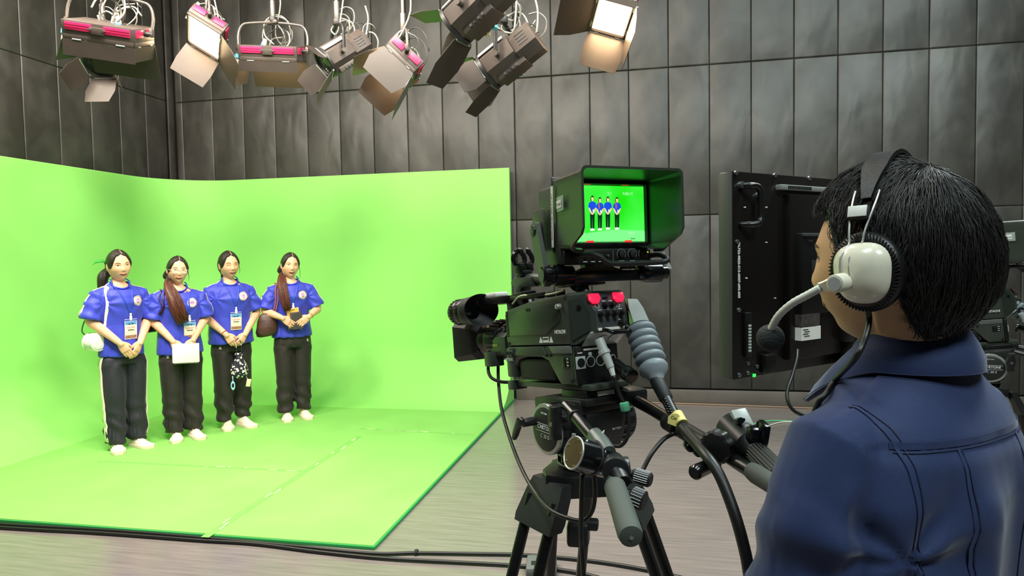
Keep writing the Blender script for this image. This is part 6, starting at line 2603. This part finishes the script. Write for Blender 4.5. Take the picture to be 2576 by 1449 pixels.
# hands on the pan bar grip
gripL = OBI @ (pr[5] + dR * .085)
gd = (OBI.to_3x3() @ dR).normalized()
wrL = gripL + V((.045, .070, -.045))
elL = V((.192, -.030, 1.07))
elR = V((-.260, .010, 1.08))
wrR = V((-.215, -.200, 1.00))
mb = MB(OB)
head_mesh(mb, OBI @ OH, HSC, 72, 60)
nbase = V((0, .010, 1.415))
top = (OBI @ OH) @ (V((0, .030, -.055)) * HSC)
mb.tube([nbase + V((0, .01, -.07)), nbase, (nbase + top) / 2, top], [.085, .064, .058, .058], 20)
rings = []
for z, rx, ry in ((0.84, .145, .095), (1.0, .14, .09), (1.2, .155, .10), (1.31, .150, .085), (1.36, .12, .07), (1.41, .065, .055)):
    rings.append([V((rx * math.cos(t), ry * math.sin(t) + .01, z)) for t in [2 * math.pi * k / 20 for k in range(20)]])
mb.loft(rings)
for sh_, el, wr in ((V((.165, .01, 1.325)), elL, wrL), (V((-.165, .01, 1.325)), elR, wrR)):
    mb.tube(catmull([sh_, sh_.lerp(el, .5), el, el.lerp(wr, .35), wr], 5), [.048, .048, .042, .042, .028], 14)
hand(mb, wrL, gripL - wrL + V((-.01, -.03, 0)), V((.55, .2, .8)), curl=1.05, side=1, sc=1.05)
hand(mb, wrR, V((.1, -.6, -.6)), V((-.3, -.5, .8)), curl=.6, side=-1, sc=1.05)
for s in (-1, 1):
    mb.tube([V((s * .085, .01, .90)), V((s * .09, 0, .47)), V((s * .09, .015, .10)), V((s * .09, .0, .05))], [.085, .055, .04, .04], 12)
me = remesh(mb, .0040, 2, .6)
body = link_mesh('body', me, OSKIN, op, 180)
OHI = OH.inverted()
bvh = BVHTree.FromPolygons([OHI @ v.co for v in me.vertices], [tuple(q.vertices) for q in me.polygons])
face_parts(body, OH, bvh, op, sc=HSC, smile=.002, lip=mat('muted lip', rgb(170, 100, 84), .5))
# ---------------------------------------------------------------- hair
cap = hair_cap(OH, HSC, 'hair', mat('matte black hair base', rgb(22, 20, 20), .8, spec=.2), op, front=42, side=4, back=-42, thick=.018, part=0, s0=.82, s1=1.0)
POLE = V((0.06, .50, .86)).normalized()


def head_dir(d):
    return head_point(math.atan2(d.x, -d.y), math.asin(max(-1, min(1, d.z))), 0.0, HSC)


def hairline(d):
    """lowest elevation that carries hair, in this direction"""
    c = -d.y / max(1e-6, math.hypot(d.x, d.y))
    if c > 0:
        w = math.sqrt(max(0, 1 - c * c))
        return 40 + (4 - 40) * smooth(.82, 1.0, w)
    return 4 + (-44 - 4) * smooth(0, -.7, c)


def hair_strands(n, seed, lift, length, rad_):
    rnd = random.Random(seed)
    vs, fs = [], []
    X = POLE.orthogonal().normalized()
    Y = POLE.cross(X)
    k = 0
    while k < n:
        u = rnd.uniform(-.75, 1)
        a = rnd.uniform(0, 2 * math.pi)
        th = math.acos(u)
        sw = .55
        d0 = POLE * math.cos(th) + (X * math.cos(a) + Y * math.sin(a)) * math.sin(th)
        if math.degrees(math.asin(max(-1, min(1, d0.z)))) < hairline(d0) + 4:
            continue
        k += 1
        L = length * rnd.uniform(.6, 1.15)
        seg = 5
        lo = lift * rnd.uniform(.55, 1.2)
        clump = noise.noise(d0 * 6) * .22
        pts = []
        aa = a
        front = smooth(.1, .9, -d0.y)
        Lk = L
        for _ in range(6):
            th2 = th + Lk / .10
            d = POLE * math.cos(th2) + (X * math.cos(a) + Y * math.sin(a)) * math.sin(th2)
            if math.degrees(math.asin(max(-1, min(1, d.z)))) > hairline(d) - 2 - 5 * front:
                break
            Lk *= .75
        for i in range(seg + 1):
            t = i / seg
            th2 = th + (Lk / .10) * t
            aa = a + sw * t * .35 + clump * t + .03 * math.sin(5 * t + k)
            d = POLE * math.cos(th2) + (X * math.cos(aa) + Y * math.sin(aa)) * math.sin(th2)
            e_ = math.degrees(math.asin(max(-1, min(1, d.z))))
            h = (.012 + lo * math.sin(math.pi * (.15 + .62 * t)) + .002 * front * t - .006 * front + .012 * smooth(-.2, 1, d0.y) * (1 - .5 * t)) * HSC
            h += .004 * noise.noise(d * 12)
            p = head_dir(d)
            pts.append(OH @ (p + p.normalized() * h))
        o = len(vs)
        prev = None
        for i, p in enumerate(pts):
            dd = (pts[min(i + 1, seg)] - pts[max(i - 1, 0)]).normalized()
            x_ = dd.cross(p - hc).normalized()
            y_ = dd.cross(x_)
            r_ = rad_ * (1 - .8 * (i / seg) ** 2)
            for q in range(3):
                an = 2.094 * q
                vs.append(p + x_ * math.cos(an) * r_ + y_ * math.sin(an) * r_ * .6)
        for i in range(seg):
            for q in range(3):
                a_, b_ = o + i * 3 + q, o + i * 3 + (q + 1) % 3
                fs.append((a_, b_, b_ + 3, a_ + 3))
    m = MB()
    m.v = [tuple(p) for p in vs]
    m.f = fs
    m.mi = [0] * len(fs)
    return m


m = hair_strands(11000, 3, .011, .075, .00068)
o = m.build('hair_strands', OHAIR, cap, 180, fix=False)
o['kind'] = 'stuff'
# ---------------------------------------------------------------- shirt
sb = MB(OB)
rings = []
for z, rx, ry, cy in ((.80, .190, .130, 0), (.95, .185, .128, 0), (1.08, .192, .130, .002), (1.18, .192, .132, .004), (1.26, .190, .130, .008), (1.315, .184, .116, .012), (1.355, .160, .096, .014), (1.39, .120, .080, .014), (1.42, .082, .070, .012), (1.445, .068, .062, .010)):
    pw = 2.4
    r_ = []
    for k in range(40):
        t = 2 * math.pi * k / 40
        c, s = math.cos(t), math.sin(t)
        q = (abs(c) ** pw + abs(s) ** pw) ** (-1 / pw)
        r_.append(V((rx * c * q, ry * s * q + cy, z + (.014 * (1 - abs(c)) if z > 1.42 else 0))))
    rings.append(r_)
sb.loft(rings)
sleeves = []
for s, el in ((1, elL), (-1, elR)):
    S_ = V((s * .168, .008, 1.318))
    d = (el - S_).normalized()
    sb.tube([S_ - d * .0 + V((-s * .06, 0, .012)), S_ + V((s * .006, 0, .006)), S_ + d * .06 + V((s * .014, 0, 0)), S_ + d * .14 + V((s * .012, 0, 0)), S_ + d * .22], [.054, .060, .064, .066, .071], 20)
    sleeves.append((S_, d))
sm = remesh(sb, .0060, 4, 1.0)
Lr = OB.to_3x3()


def op_fold(v, n):
    p = OBI @ v
    a = 0.0035 * noise.noise(V((p.x * 6, p.y * 6, p.z * 4)))
    # creases running from the armpit over the back and down the sleeve
    ax_ = (p - V((.155, .06, 1.20)))
    r_ = ax_.length
    an = math.atan2(ax_.z, -ax_.x)
    a += .0080 * math.sin(an * 5 + 2.5 * noise.noise(p * 8)) * math.exp(-(r_ / .13) ** 2) * smooth(.0, .07, r_) * (1 if p.y > -.02 else .3)
    a += .0075 * math.sin(p.x * 48 + 2.0 * noise.noise(V((p.x * 8, 0, p.z * 5)))) * smooth(1.345, 1.20, p.z) * smooth(.02, .08, p.y) * smooth(.20, .14, abs(p.x))
    a += .004 * math.sin((p.z - p.x * .5) * 70) * math.exp(-((p.x - .23) / .04) ** 2) * smooth(1.30, 1.18, p.z)
    # the yoke lies slightly proud above its seam
    if p.y > .02 and abs(p.x) < .185:
        a += .0028 * smooth(1.336, 1.342, p.z)
    # the sharp pressed crease along the sleeve
    S_, d = sleeves[0]
    w = p - S_
    al = w.dot(d)
    rr_ = w - d * al
    if al > .01 and p.x > .16:
        u_ = V((.62, .78, 0)) - d * V((.62, .78, 0)).dot(d)
        u_.normalize()
        k_ = rr_.normalized().dot(u_)
        a += .0060 * math.exp(-((1 - k_) / .016)) * smooth(0, .05, al)
    return v + n * a


folds(sm, op_fold)
shirt = link_mesh('work_shirt', sm, NAVY, op, 180)
bvs = BVHTree.FromPolygons([OBI @ v.co for v in sm.vertices], [tuple(q.vertices) for q in sm.polygons])


def seam(name, pts, w, off=.0008, mm=None, th=.0008):
    """strip laid on the shirt; pts = (from, towards) pairs in the body frame"""
    P, N_ = [], []
    for q, c in pts:
        q, c = V(q), V(c)
        h = bvs.ray_cast(q, (c - q).normalized())
        if h[0]:
            P.append(h[0] + h[1] * off)
            N_.append(h[1])
    if len(P) < 3:
        return
    P2, sides = [], []
    for i, p in enumerate(P):
        d = (P[min(i + 1, len(P) - 1)] - P[max(i - 1, 0)]).normalized()
        sides.append(d.cross(N_[i]))
        P2.append(p)
    m = MB(OB)
    m.ribbon(P2, sides, w, th)
    return m.build(name, mm or NAVY, shirt, 60)


N = 40
seam('yoke_seam', [((-.150 + .302 * k / N, .6, 1.339), (-.150 + .302 * k / N, 0, 1.339)) for k in range(N + 1)], .009, .0012)
seam('yoke_stitch', [((-.150 + .302 * k / N, .6, 1.331), (-.150 + .302 * k / N, 0, 1.331)) for k in range(N + 1)], .0016, .0012, NAVYD)
# armhole seam ring and back pleat
S_, d = sleeves[0]
c_ = V((.145, .012, 1.27))
ring = []
for k in range(61):
    t = rad(-62 + 150 * k / 60)                    # from below the armpit, over the back, to the shoulder top
    ring.append((c_ + V((.012, math.cos(t) * .4, math.sin(t) * .4)), c_))
seam('armhole_seam', ring, .0045, .0016)
seam('armhole_stitch', [(a + V((-.006, 0, 0)), b + V((-.006, 0, 0))) for a, b in ring], .0014, .0012, NAVYD)
seam('back_pleat', [((.075 - .018 * k / 20, .6, 1.332 - .5 * k / 20), (.075 - .018 * k / 20, 0, 1.332 - .5 * k / 20)) for k in range(21)], .005, .0014)
seam('pleat_edge', [((.070 - .018 * k / 20, .6, 1.332 - .5 * k / 20), (.070 - .018 * k / 20, 0, 1.332 - .5 * k / 20)) for k in range(21)], .0016, .0012, NAVYD)
seam('back_pleat', [((-.070 + .018 * k / 20, .6, 1.332 - .5 * k / 20), (-.070 + .018 * k / 20, 0, 1.332 - .5 * k / 20)) for k in range(21)], .005, .0014)
# sleeve hem
e_ = S_ + d * .208
ring = []
F_ = frame_from(d)
for k in range(26):
    t = 2 * math.pi * k / 25
    ring.append((e_ + F_ @ V((math.cos(t), math.sin(t), 0)) * .3, e_))
seam('sleeve_hem', ring, .010, .0015)
# fold-over collar
inner, fold, outer, under = [], [], [], []
NC = 48
for k in range(NC + 1):
    t = k / NC
    ph = rad(-158 + 316 * t)                       # 0 = nape (+Y), +-158 = front opening
    sx, cy = math.sin(ph), math.cos(ph)
    fr = smooth(.15, -1.0, cy)                     # towards the front
    r_in = V((sx * .066, cy * .066 + .010, 0))
    inner.append(r_in + V((0, 0, 1.428 - .030 * fr)))
    fold.append(V((sx * .070, cy * .070 + .012, 1.474 - .036 * fr)))
    tip = smooth(.80, 1.0, abs(2 * t - 1))
    ro = .094 + .020 * fr + .010 * tip
    p = V((sx * ro, cy * ro + .010 - .016 * tip, 1.418 - .040 * fr - .030 * tip))
    outer.append(p)
    under.append(p * 1.0 + V((-sx * .006, -cy * .006, -.001)))
m = MB(OB)
mid1 = [a.lerp(b, .35) + (a - V((0, .01, a.z))).normalized() * .006 for a, b in zip(fold, outer)]
mid2 = [a.lerp(b, .7) + (a - V((0, .01, a.z))).normalized() * .006 for a, b in zip(fold, outer)]
rows = [inner, [a + (V((0, .01, a.z)) - a).normalized() * .002 for a in fold], [a + V((0, 0, .003)) for a in fold], mid1, mid2, outer, under, [a.lerp(b, .5) for a, b in zip(under, inner)]]
m.loft(rows, False, False)
m.build('collar', NAVY, shirt, 60, fix=False)
m = MB(OB)
st = [q.lerp(f_, .06) + (q - V((0, .01, q.z))).normalized() * .0022 for q, f_ in zip(outer, mid2)]
m.tube(st, .0007, 4)
m.build('collar_stitch', NAVYD, shirt, 180)
# chest pocket edge beyond the arm, belt and trousers, shoes (below the frame)
pb = MB(OB)
rr_ = []
for z, rx, ry in ((1.0, .15, .11), (.90, .18, .125), (.80, .19, .13), (.74, .18, .12)):
    rr_.append([V((rx * math.cos(t), ry * math.sin(t) + .004, z)) for t in [2 * math.pi * j / 24 for j in range(24)]])
pb.loft(rr_)
for s in (-1, 1):
    rr_ = []
    for z, r_ in ((.82, .095), (.6, .088), (.42, .078), (.2, .072), (.07, .074)):
        rr_.append([V((s * .095 + r_ * math.cos(t), r_ * 1.1 * math.sin(t), z)) for t in [2 * math.pi * j / 18 for j in range(18)]])
    pb.loft(rr_)
link_mesh('trousers', remesh(pb, .011, 2, .6), TROU, op, 180)
for s in (-1, 1):
    u, so, la = MB(), MB(), MB()
    shoe(u, so, la, OB @ Matrix.Translation(V((s * .095, -.03, 0))), .28, .052)
    us = u.build('shoe', RUBB, op, 50)
    so.build('sole', RUBB, us, 50)
    la.build('laces', INK, us, 180)['kind'] = 'stuff'

# ================================================================== headset
HSW = mat('cream headset shell', rgb(226, 222, 202), .25, spec=.5, coat=.3)
LEATH = mat('black leather pad', rgb(22, 21, 22), .35, bump=.12, bump_scale=500)
FOAM = mat('black foam', rgb(32, 36, 38), .85, bump=.4, bump_scale=300)
hsd = thing('headset', 'cream white intercom headset with boom microphone on the operator', 'headset', hc)
ear = V((.078, .014, -.010)) * HSC
axn = V((1, -.06, -.04)).normalized()
CUP = OH @ basis(ear, axn.cross(V((0, 0, 1))).normalized(), axn.cross(axn.cross(V((0, 0, 1)))).normalized() * -1, axn)
# CUP frame: x along the face (towards the front), y up, z out of the ear
m = MB(CUP)
fx = 1
m.lathe([(0, .030), (.000, .043), (.006, .0465), (.016, .0465), (.022, .043), (.024, .034)], (0, 0, .004), (0, 0, 1), 40, up=(0, 1, 0), sy=1.12)
m.build('ear_cushion', LEATH, hsd, 60)
for k in range(64):
    a = 2 * math.pi * k / 64
    m = MB(CUP)
    q = V((math.cos(a) * .0425, math.sin(a) * .0425 * 1.12, .026))
    m.box(q, (.0016, .006, .003), .0005, rot=Matrix.Rotation(a + 1.2, 3, 'Z'))
    m.build('cushion_stitch', RUBB, hsd)
m = MB(CUP)
rings = []
for h, r_ in ((.016, .0365), (.024, .0365), (.033, .0345), (.040, .030), (.046, .022), (.049, .012), (.050, .001)):
    rr_ = []
    for k in range(40):
        a = 2 * math.pi * k / 40
        c, s = math.cos(a), math.sin(a)
        q = (abs(c) ** 2.6 + abs(s) ** 2.6) ** (-1 / 2.6)
        rr_.append(V((c * q * r_ * (1 + .10 * s), s * q * r_ * 1.10 - .001, h)))
    rings.append(rr_)
m.loft(rings)
shell = m.build('ear_shell', HSW, hsd, 60)
# which way is "front" in the cup frame
fdir = (CUP.to_3x3().inverted() @ (OH.to_3x3() @ V((0, -1, 0))))
sf = 1 if fdir.x > 0 else -1
pv = CUP @ V((.016 * sf, -.010, .047))
m = MB(CUP)
m.cyl((.014 * sf, -.010, .036), (.017 * sf, -.011, .066), .0125, .0118, 24, .001)
pivo = m.build('boom_pivot', HSW, hsd)
m = MB(CUP)
m.cyl((.017 * sf, -.011, .0655), (.0171 * sf, -.011, .0672), .0088, n=24)
m.build('pivot_cap', mat('grey cap', rgb(170, 170, 172), .5), pivo)
pc = CUP @ V((.017 * sf, -.011, .060))
b1_ = at(2064, 724, .885)
m = MB()
side_ = (CU).cross((b1_ - pc).normalized())
wd = (b1_ - pc).normalized().cross(CF).normalized()
m.loft([[pc + wd * .011 + CF * .005, pc + wd * .011 - CF * .005, pc - wd * .011 - CF * .005, pc - wd * .011 + CF * .005],
        [pc.lerp(b1_, .5) + wd * .0075 + CF * .005, pc.lerp(b1_, .5) + wd * .0075 - CF * .005, pc.lerp(b1_, .5) - wd * .0075 - CF * .005, pc.lerp(b1_, .5) - wd * .0075 + CF * .005],
        [b1_ + wd * .0062 + CF * .0045, b1_ + wd * .0062 - CF * .0045, b1_ - wd * .0062 - CF * .0045, b1_ - wd * .0062 + CF * .0045]])
m.build('boom_arm', HSW, hsd, 35)
gp = [b1_, at(2037, 739, .895), at(1992, 764, .915), at(1958, 795, .935), at(1940, 828, .950), at(1936, 840, .955)]
gq = catmull(gp, 8)
m = MB()
m.tube(gq, [.0050 + (.0004 if i % 2 else 0) for i in range(len(gq))], 12)
m.build('gooseneck', mat('white gooseneck', rgb(205, 208, 198), .4), hsd, 180)
mc = at(1938, 850, .960)
m = MB()
m.ball(mc, (.0195, .0195, .019), 20, 14)
m.build('microphone_foam', FOAM, hsd, 180)
m = MB()
q = at(1936, 838, .953)
m.cyl(q, q.lerp(mc, .6), .0085, n=14)
m.build('foam_collar', RUBB, hsd)
# headband: wires from the cup to the leather pad arching over the head
def hb(t, off, yy):
    """arch over the head; t=0 left ear .. 1 right ear"""
    a = rad(-6 + 192 * t)
    d = V((math.cos(a), yy, math.sin(a))).normalized()
    p = head_dir(d)
    return OH @ (p + p.normalized() * off)
m = MB()
pad = [hb(.20 + .60 * k / 24, .034 - .004 * abs(2 * k / 24 - 1), .10) for k in range(25)]
m.ribbon(pad, [OH.to_3x3() @ V((0, 1, 0))] * 25, [.012 + .020 * min(1, k / 5, (24 - k) / 5) for k in range(25)], .006)
m.build('headband_pad', LEATH, hsd, 50)
for yy, w in ((-.02, 1), (.20, 1)):
    for sd, t0, t1 in ((1, .02, .23), (-1, .98, .77)):
        m = MB()
        pts = [hb(t0 + (t1 - t0) * k / 8, .030 + .012 * (1 - k / 8), .02 + (yy - .02) * (.35 + .65 * smooth(0, 1, k / 8))) for k in range(9)]
        if sd == 1:
            pts = [CUP @ V((.012 * sf + .006 * (1 if yy < 0 else -1) * sf, -.018, .050)), CUP @ V((.012 * sf + .006 * (1 if yy < 0 else -1) * sf, .02, .046))] + pts[2:]
        m.tube(catmull(pts, 3), .0014, 8)
        m.build('band_wire', SILV, hsd, 180)
m = MB()
q = hb(.150, .036, .06)
n_ = (q - hc).normalized()
tx = (hb(.17, .036, .06) - hb(.13, .036, .06)).normalized()
m.M = basis(q, n_.cross(tx).normalized(), tx, n_)
m.box((0, 0, 0), (.026, .018, .010), .002)
sl = m.build('slider_block', RUBB, hsd)
m2 = MB(m.M)
m2.box((0, 0, .0055), (.023, .015, .0016), .0006)
m2.build('slider_plate', mat('white slider plate', rgb(214, 214, 208), .4), sl)
# right-hand cup
CUP2 = OH @ basis(V((-.078, .014, -.010)) * HSC, V((0, 1, 0)), V((0, 0, 1)), V((-1, 0, 0)))
m = MB(CUP2)
m.lathe([(0, .030), (.000, .043), (.006, .0465), (.016, .0465), (.022, .043), (.024, .034)], (0, 0, .004), (0, 0, 1), 32, up=(0, 1, 0), sy=1.12)
m.build('ear_cushion', LEATH, hsd, 60)
m = MB(CUP2)
m.lathe([(.016, .036), (.03, .035), (.042, .026), (.048, .010), (.049, .001)], (0, 0, 0), (0, 0, 1), 32, up=(0, 1, 0), sy=1.1)
m.build('ear_shell', HSW, hsd, 60)
c0_ = CUP @ V((0, -.044, .024))
BVW = BVHTree.FromPolygons([v.co.copy() for v in sm.vertices], [tuple(q.vertices) for q in sm.polygons])
def on_shirt(px, py, t, off=.006):
    h = BVW.ray_cast(EYE, ray(px, py).normalized())
    return h[0] + h[1] * off if h[0] else at(px, py, t)
pts = [c0_, at(2186, 800, .880), at(2178, 845, .872), at(2152, 900, .862)] + [on_shirt(x, y, .86) for x, y in ((2112, 960), (2088, 996), (2070, 1016))] + [at(2050, 1034, .955), at(2046, 1060, .99), at(2060, 1110, 1.0)]
MB().tube(catmull(pts, 6), .0040, 10).build('headset_cable', CAB, hsd, 180)
# ================================================================== large display seen from behind
mx = cv(.842, 0, .540)
mx = V((mx.x, mx.y, 0)).normalized()
mz = V((0, 0, 1))
my = mz.cross(mx)                              # away from the viewer
m0 = at(1845, 957, 1.75)                       # lower left corner of the back
MW, MH, MD = .96, .54, .045
MN = basis(m0, mx, my, mz)
MNI = MN.inverted()


def onm(px, py):
    o_ = MNI @ EYE
    d_ = MNI.to_3x3() @ ray(px, py)
    k_ = -o_.y / d_.y
    q = o_ + d_ * k_
    return q.x, q.z


DISP = mat('black display casing', rgb(20, 16, 15), .30, spec=.5, noise_amt=.2, noise_scale=3)
DISP2 = mat('black display recess', rgb(12, 11, 11), .4)
DEDGE = mat('green grey display edge', rgb(64, 70, 62), .45)
MH = onm(1845, 430)[1]
mon = thing('display_monitor', 'large black display on a stand, turned away so its back shows', 'monitor', m0 + mx * MW / 2 + my * .03 - V((0, 0, m0.z)))
m = MB(MN)
m.box((MW / 2, MD / 2, MH / 2), (MW, MD, MH), .003)
cas = m.build('casing', DISP, mon)
MB(MN).box((-.0015, MD / 2, MH / 2), (.004, MD - .004, MH - .006), .001).build('edge_band', DEDGE, cas)
MB(MN).box((MW / 2, MD + .002, MH / 2), (MW - .02, .004, MH - .02)).build('front_panel', mat('dark screen', rgb(6, 6, 8), .1), cas, 0)
# rear bulge, mount plate, brackets
a, b = onm(1975, 925)
c, d_ = onm(1975, 480)
def mbox(name, x0, x1, z0, z1, dep, mm, bev=.003, p=None):
    return MB(MN).box(((x0 + x1) / 2, -dep / 2, (z0 + z1) / 2), (x1 - x0, dep, z1 - z0), bev).build(name, mm, p or cas)
x0 = onm(1970, 700)[0]
mbox('rear_bulge', x0, MW - x0, onm(1970, 905)[1], onm(1970, 490)[1], .022, DISP)
x1, z1 = onm(1985, 588)
mpl = mbox('mount_plate', x1, x1 + .28, onm(1985, 790)[1], z1, .040, DISP2)
MB(MN).box((x1 + .14, -.041, z1 - .004), (.28, .006, .008), .001).build('plate_lip', ALU, mpl)
for k in range(4):
    MB(MN).box((x1 + .035 + .055 * k, -.0405, z1 - .022), (.022, .004, .008), .002).build('plate_slot', mat('deep black', rgb(4, 4, 4), .8), mpl)
mbox('plate_opening', x1 + .04, x1 + .12, z1 - .155, z1 - .07, .0412, MATS['deep black'], .006, mpl)
zl = onm(1955, 472)[1]
xl = onm(1950, 472)[0]
sg = MB(MN).box((xl + .125, -.010, zl), (.25, .020, .014), .002).build('top_grille', SILV, cas)
for k in range(14):
    MB(MN).box((xl + .03 + .0075 * k, -.0205, zl), (.004, .002, .009)).build('grille_slot', DISP2, sg)
# carrying handle on the left
h0, h1 = onm(1862, 468), onm(1862, 566)
hx = onm(1888, 520)[0]
m = MB(MN)
m.tube(catmull([(h0[0], 0, h0[1]), (h0[0] + .01, -.022, h0[1]), (hx - .01, -.032, h0[1] - .004), (hx, -.032, h0[1] - .022), (hx, -.032, h1[1] + .02), (hx - .012, -.032, h1[1] + .002), (h1[0] + .01, -.020, h1[1]), (h1[0], 0, h1[1])], 4), .0085, 10)
m.build('carrying_handle', SATIN, cas, 180)
for px, py in ((1860, 466), (1905, 492)):
    q = onm(px, py)
    MB(MN).cyl((q[0], 0, q[1]), (q[0], -.012, q[1]), .009, n=14).build('handle_bolt', ALU, cas)
for px, py in ((1850, 435), (1948, 441), (2035, 448), (1853, 608), (1857, 780), (1858, 943), (1880, 914), (1880, 938), (1903, 922), (1872, 522), (1926, 522), (1926, 610), (1876, 700), (1948, 750)):
    q = onm(px, py)
    r_ = .006 if py in (435, 441, 448, 608, 780, 943) else (.005 if py > 900 else .0018)
    MB(MN).cyl((q[0], .001, q[1]), (q[0], -.005, q[1]), r_, n=12, bevel=.0008).build('screw', ALU if r_ > .002 else LABEL, cas)
q0, q1 = onm(1868, 786), onm(1884, 896)
tb_ = mbox('terminal_strip', q0[0], q1[0], q1[1], q0[1], .012, DISP2)
for k in range(9):
    MB(MN).box(((q0[0] + q1[0]) / 2, -.0125, q0[1] + (q1[1] - q0[1]) * (.30 + .07 * k)), (.010, .004, .006), .001).build('terminal', LGREY, tb_)
q = onm(1895, 944)
MB(MN).box((q[0], -.003, q[1]), (.010, .004, .008), .001).build('green_led', mat('lit green led', rgb(60, 240, 90), .4, emit=rgb(60, 255, 100), estr=1.2), cas)
q0, q1 = onm(1982, 822), onm(2030, 848)
lb = mbox('white_label', q0[0], q1[0], q1[1], q0[1], .0420, LABEL, .0, mpl)
for k in range(4):
    MB(MN).box((q0[0] + .018 + .006 * (k % 2), -.0424, q0[1] - .006 - .006 * k), (.024, .0004, .0022)).build('label_line', INK, mpl, 0)
q0, q1 = onm(1982, 790), onm(2028, 815)
mbox('grey_label', q0[0], q1[0], q1[1], q0[1], .0415, mat('grey printed label', rgb(70, 62, 60), .5, noise_amt=.4, noise_scale=120), .0, mpl)
a, b = onm(1858, 680)
text('lettering', 'DLF22-9820-013-0007-693-003', .0116, WHT, MN @ Matrix.Translation(V((a, -.0012, b))) @ Matrix.Rotation(rad(90), 4, 'X') @ Matrix.Rotation(rad(-90), 4, 'Z'), cas, .0003, bold=.0004, sx=.97)
mbox('lower_box', onm(1912, 900)[0], onm(1938, 900)[0], onm(1912, 938)[1], onm(1912, 892)[1], .020, DISP2)
# the stand behind the operator
cx = MW / 2
m = MB(MN)
zb = -m0.z
m.box((cx, -.028, MH * .40), (.10, .05, MH * .55), .006)
m.cyl((cx, -.028, MH * .2), (cx, -.028, zb + .08), .032, n=20)
m.build('stand_column', SATIN, mon, 40)
for s in (-1, 1):
    MB(MN).box((cx + s * .30, -.02, zb + .065), (.06, .62, .05), .008).build('stand_foot', SATIN, mon)
    for f_ in (-1, 1):
        m = MB(MN)
        m.cyl((cx + s * .30 - .015, -.02 + f_ * .26, zb + .032), (cx + s * .30 + .015, -.02 + f_ * .26, zb + .032), .032, n=20, bevel=.004)
        m.build('castor', RUBB, mon)
MB(MN).box((cx, -.028, zb + .070), (.62, .06, .04), .006).build('stand_crossbar', SATIN, mon)
cable('power_cable', 'black power cable looping down from the back of the display',
      [at(2006, 880, 1.789), at(2004, 905, 1.766), at(1993, 945, 1.736), at(1980, 985, 1.705), at(1985, 1018, 1.690), at(2008, 1040, 1.690), at(2045, 1044, 1.705), at(2100, 1000, 1.751), at(2140, 930, 1.812)], .0045)

# ================================================================== cables on the floor
def floor_cable(name, label, pix, r, mm=None):
    pts = [onfloor(x, y, r + .001) for x, y in pix]
    return cable(name, label, pts, r, mm, 8, 8)


floor_cable('floor_cable', 'black cable lying tight along the front edge of the green floor',
            [(-200, 1300), (0, 1319), (250, 1333), (500, 1352), (720, 1372), (930, 1392), (1047, 1391), (1180, 1393), (1320, 1396), (1480, 1410), (1640, 1436), (1800, 1475)], .010)
floor_cable('floor_cable', 'second black cable drifting from the green floor towards the tripod legs',
            [(-200, 1308), (0, 1327), (250, 1341), (500, 1359), (640, 1368), (800, 1388), (960, 1404), (1120, 1413), (1300, 1423), (1450, 1440), (1600, 1480)], .010)
tie = MB()
q = onfloor(1048, 1391, .010)
tie.torus(q, (1, .05, 0), .013, .007, 18, 8)
tie.box(q + V((0, 0, .012)), (.02, .014, .012), .003)
tag(tie.build('cable_tie', RUBB, None, 60), 'black strap tied round the cable beside the green corner', 'cable tie')
floor_cable('wall_cable', 'thin tan cable run along the floor at the baseboard',
            [(1330, 1003), (1450, 1006), (1600, 1011.5), (1800, 1018), (2020, 1026), (2300, 1036)], .007, mat('tan cable', rgb(150, 120, 96), .6))
GC = mat('pale green wire', rgb(96, 190, 130), .5)
PC = mat('pale cream wire', rgb(220, 205, 190), .5)
floor_cable('green_cable', 'thin green cable lying on the floor beside the green screen end', [(1298, 999), (1320, 1003), (1345, 1000), (1362, 996), (1400, 1000)], .008, GC)
cable('control_wire', 'pale green wire leading from the focus control', [at(1850, 1150, 1.15), at(1868, 1163, 1.14), at(1884, 1180, 1.13), at(1895, 1188, 1.12)], .0022, GC)
floor_cable('green_wire', 'thin green wire trailing over the floor to the focus control', [(1880, 1074), (1910, 1062), (1950, 1058), (2000, 1060), (2060, 1062)], .006, GC)
floor_cable('cream_wire', 'thin cream wire trailing over the floor beside the green wire', [(1890, 1080), (1930, 1071), (1965, 1062), (2000, 1061), (2060, 1060)], .006, PC)
# grey labelled block on the floor behind the tripod
q = onfloor(1362, 1449, 0)
t = thing('floor_block', 'low grey block with printed label on the floor behind the tripod', 'block', q)
m = MB(Matrix.Translation(q) @ Matrix.Rotation(rad(8), 4, 'Z'))
m.box((0, .05, .025), (.15, .16, .05), .012)
blk = m.build('block', mat('grey block plastic', rgb(92, 98, 98), .6), t)
m = MB(Matrix.Translation(q) @ Matrix.Rotation(rad(8), 4, 'Z'))
m.box((.0, .03, .0505), (.10, .045, .001))
m.build('label', INK, blk, 0)
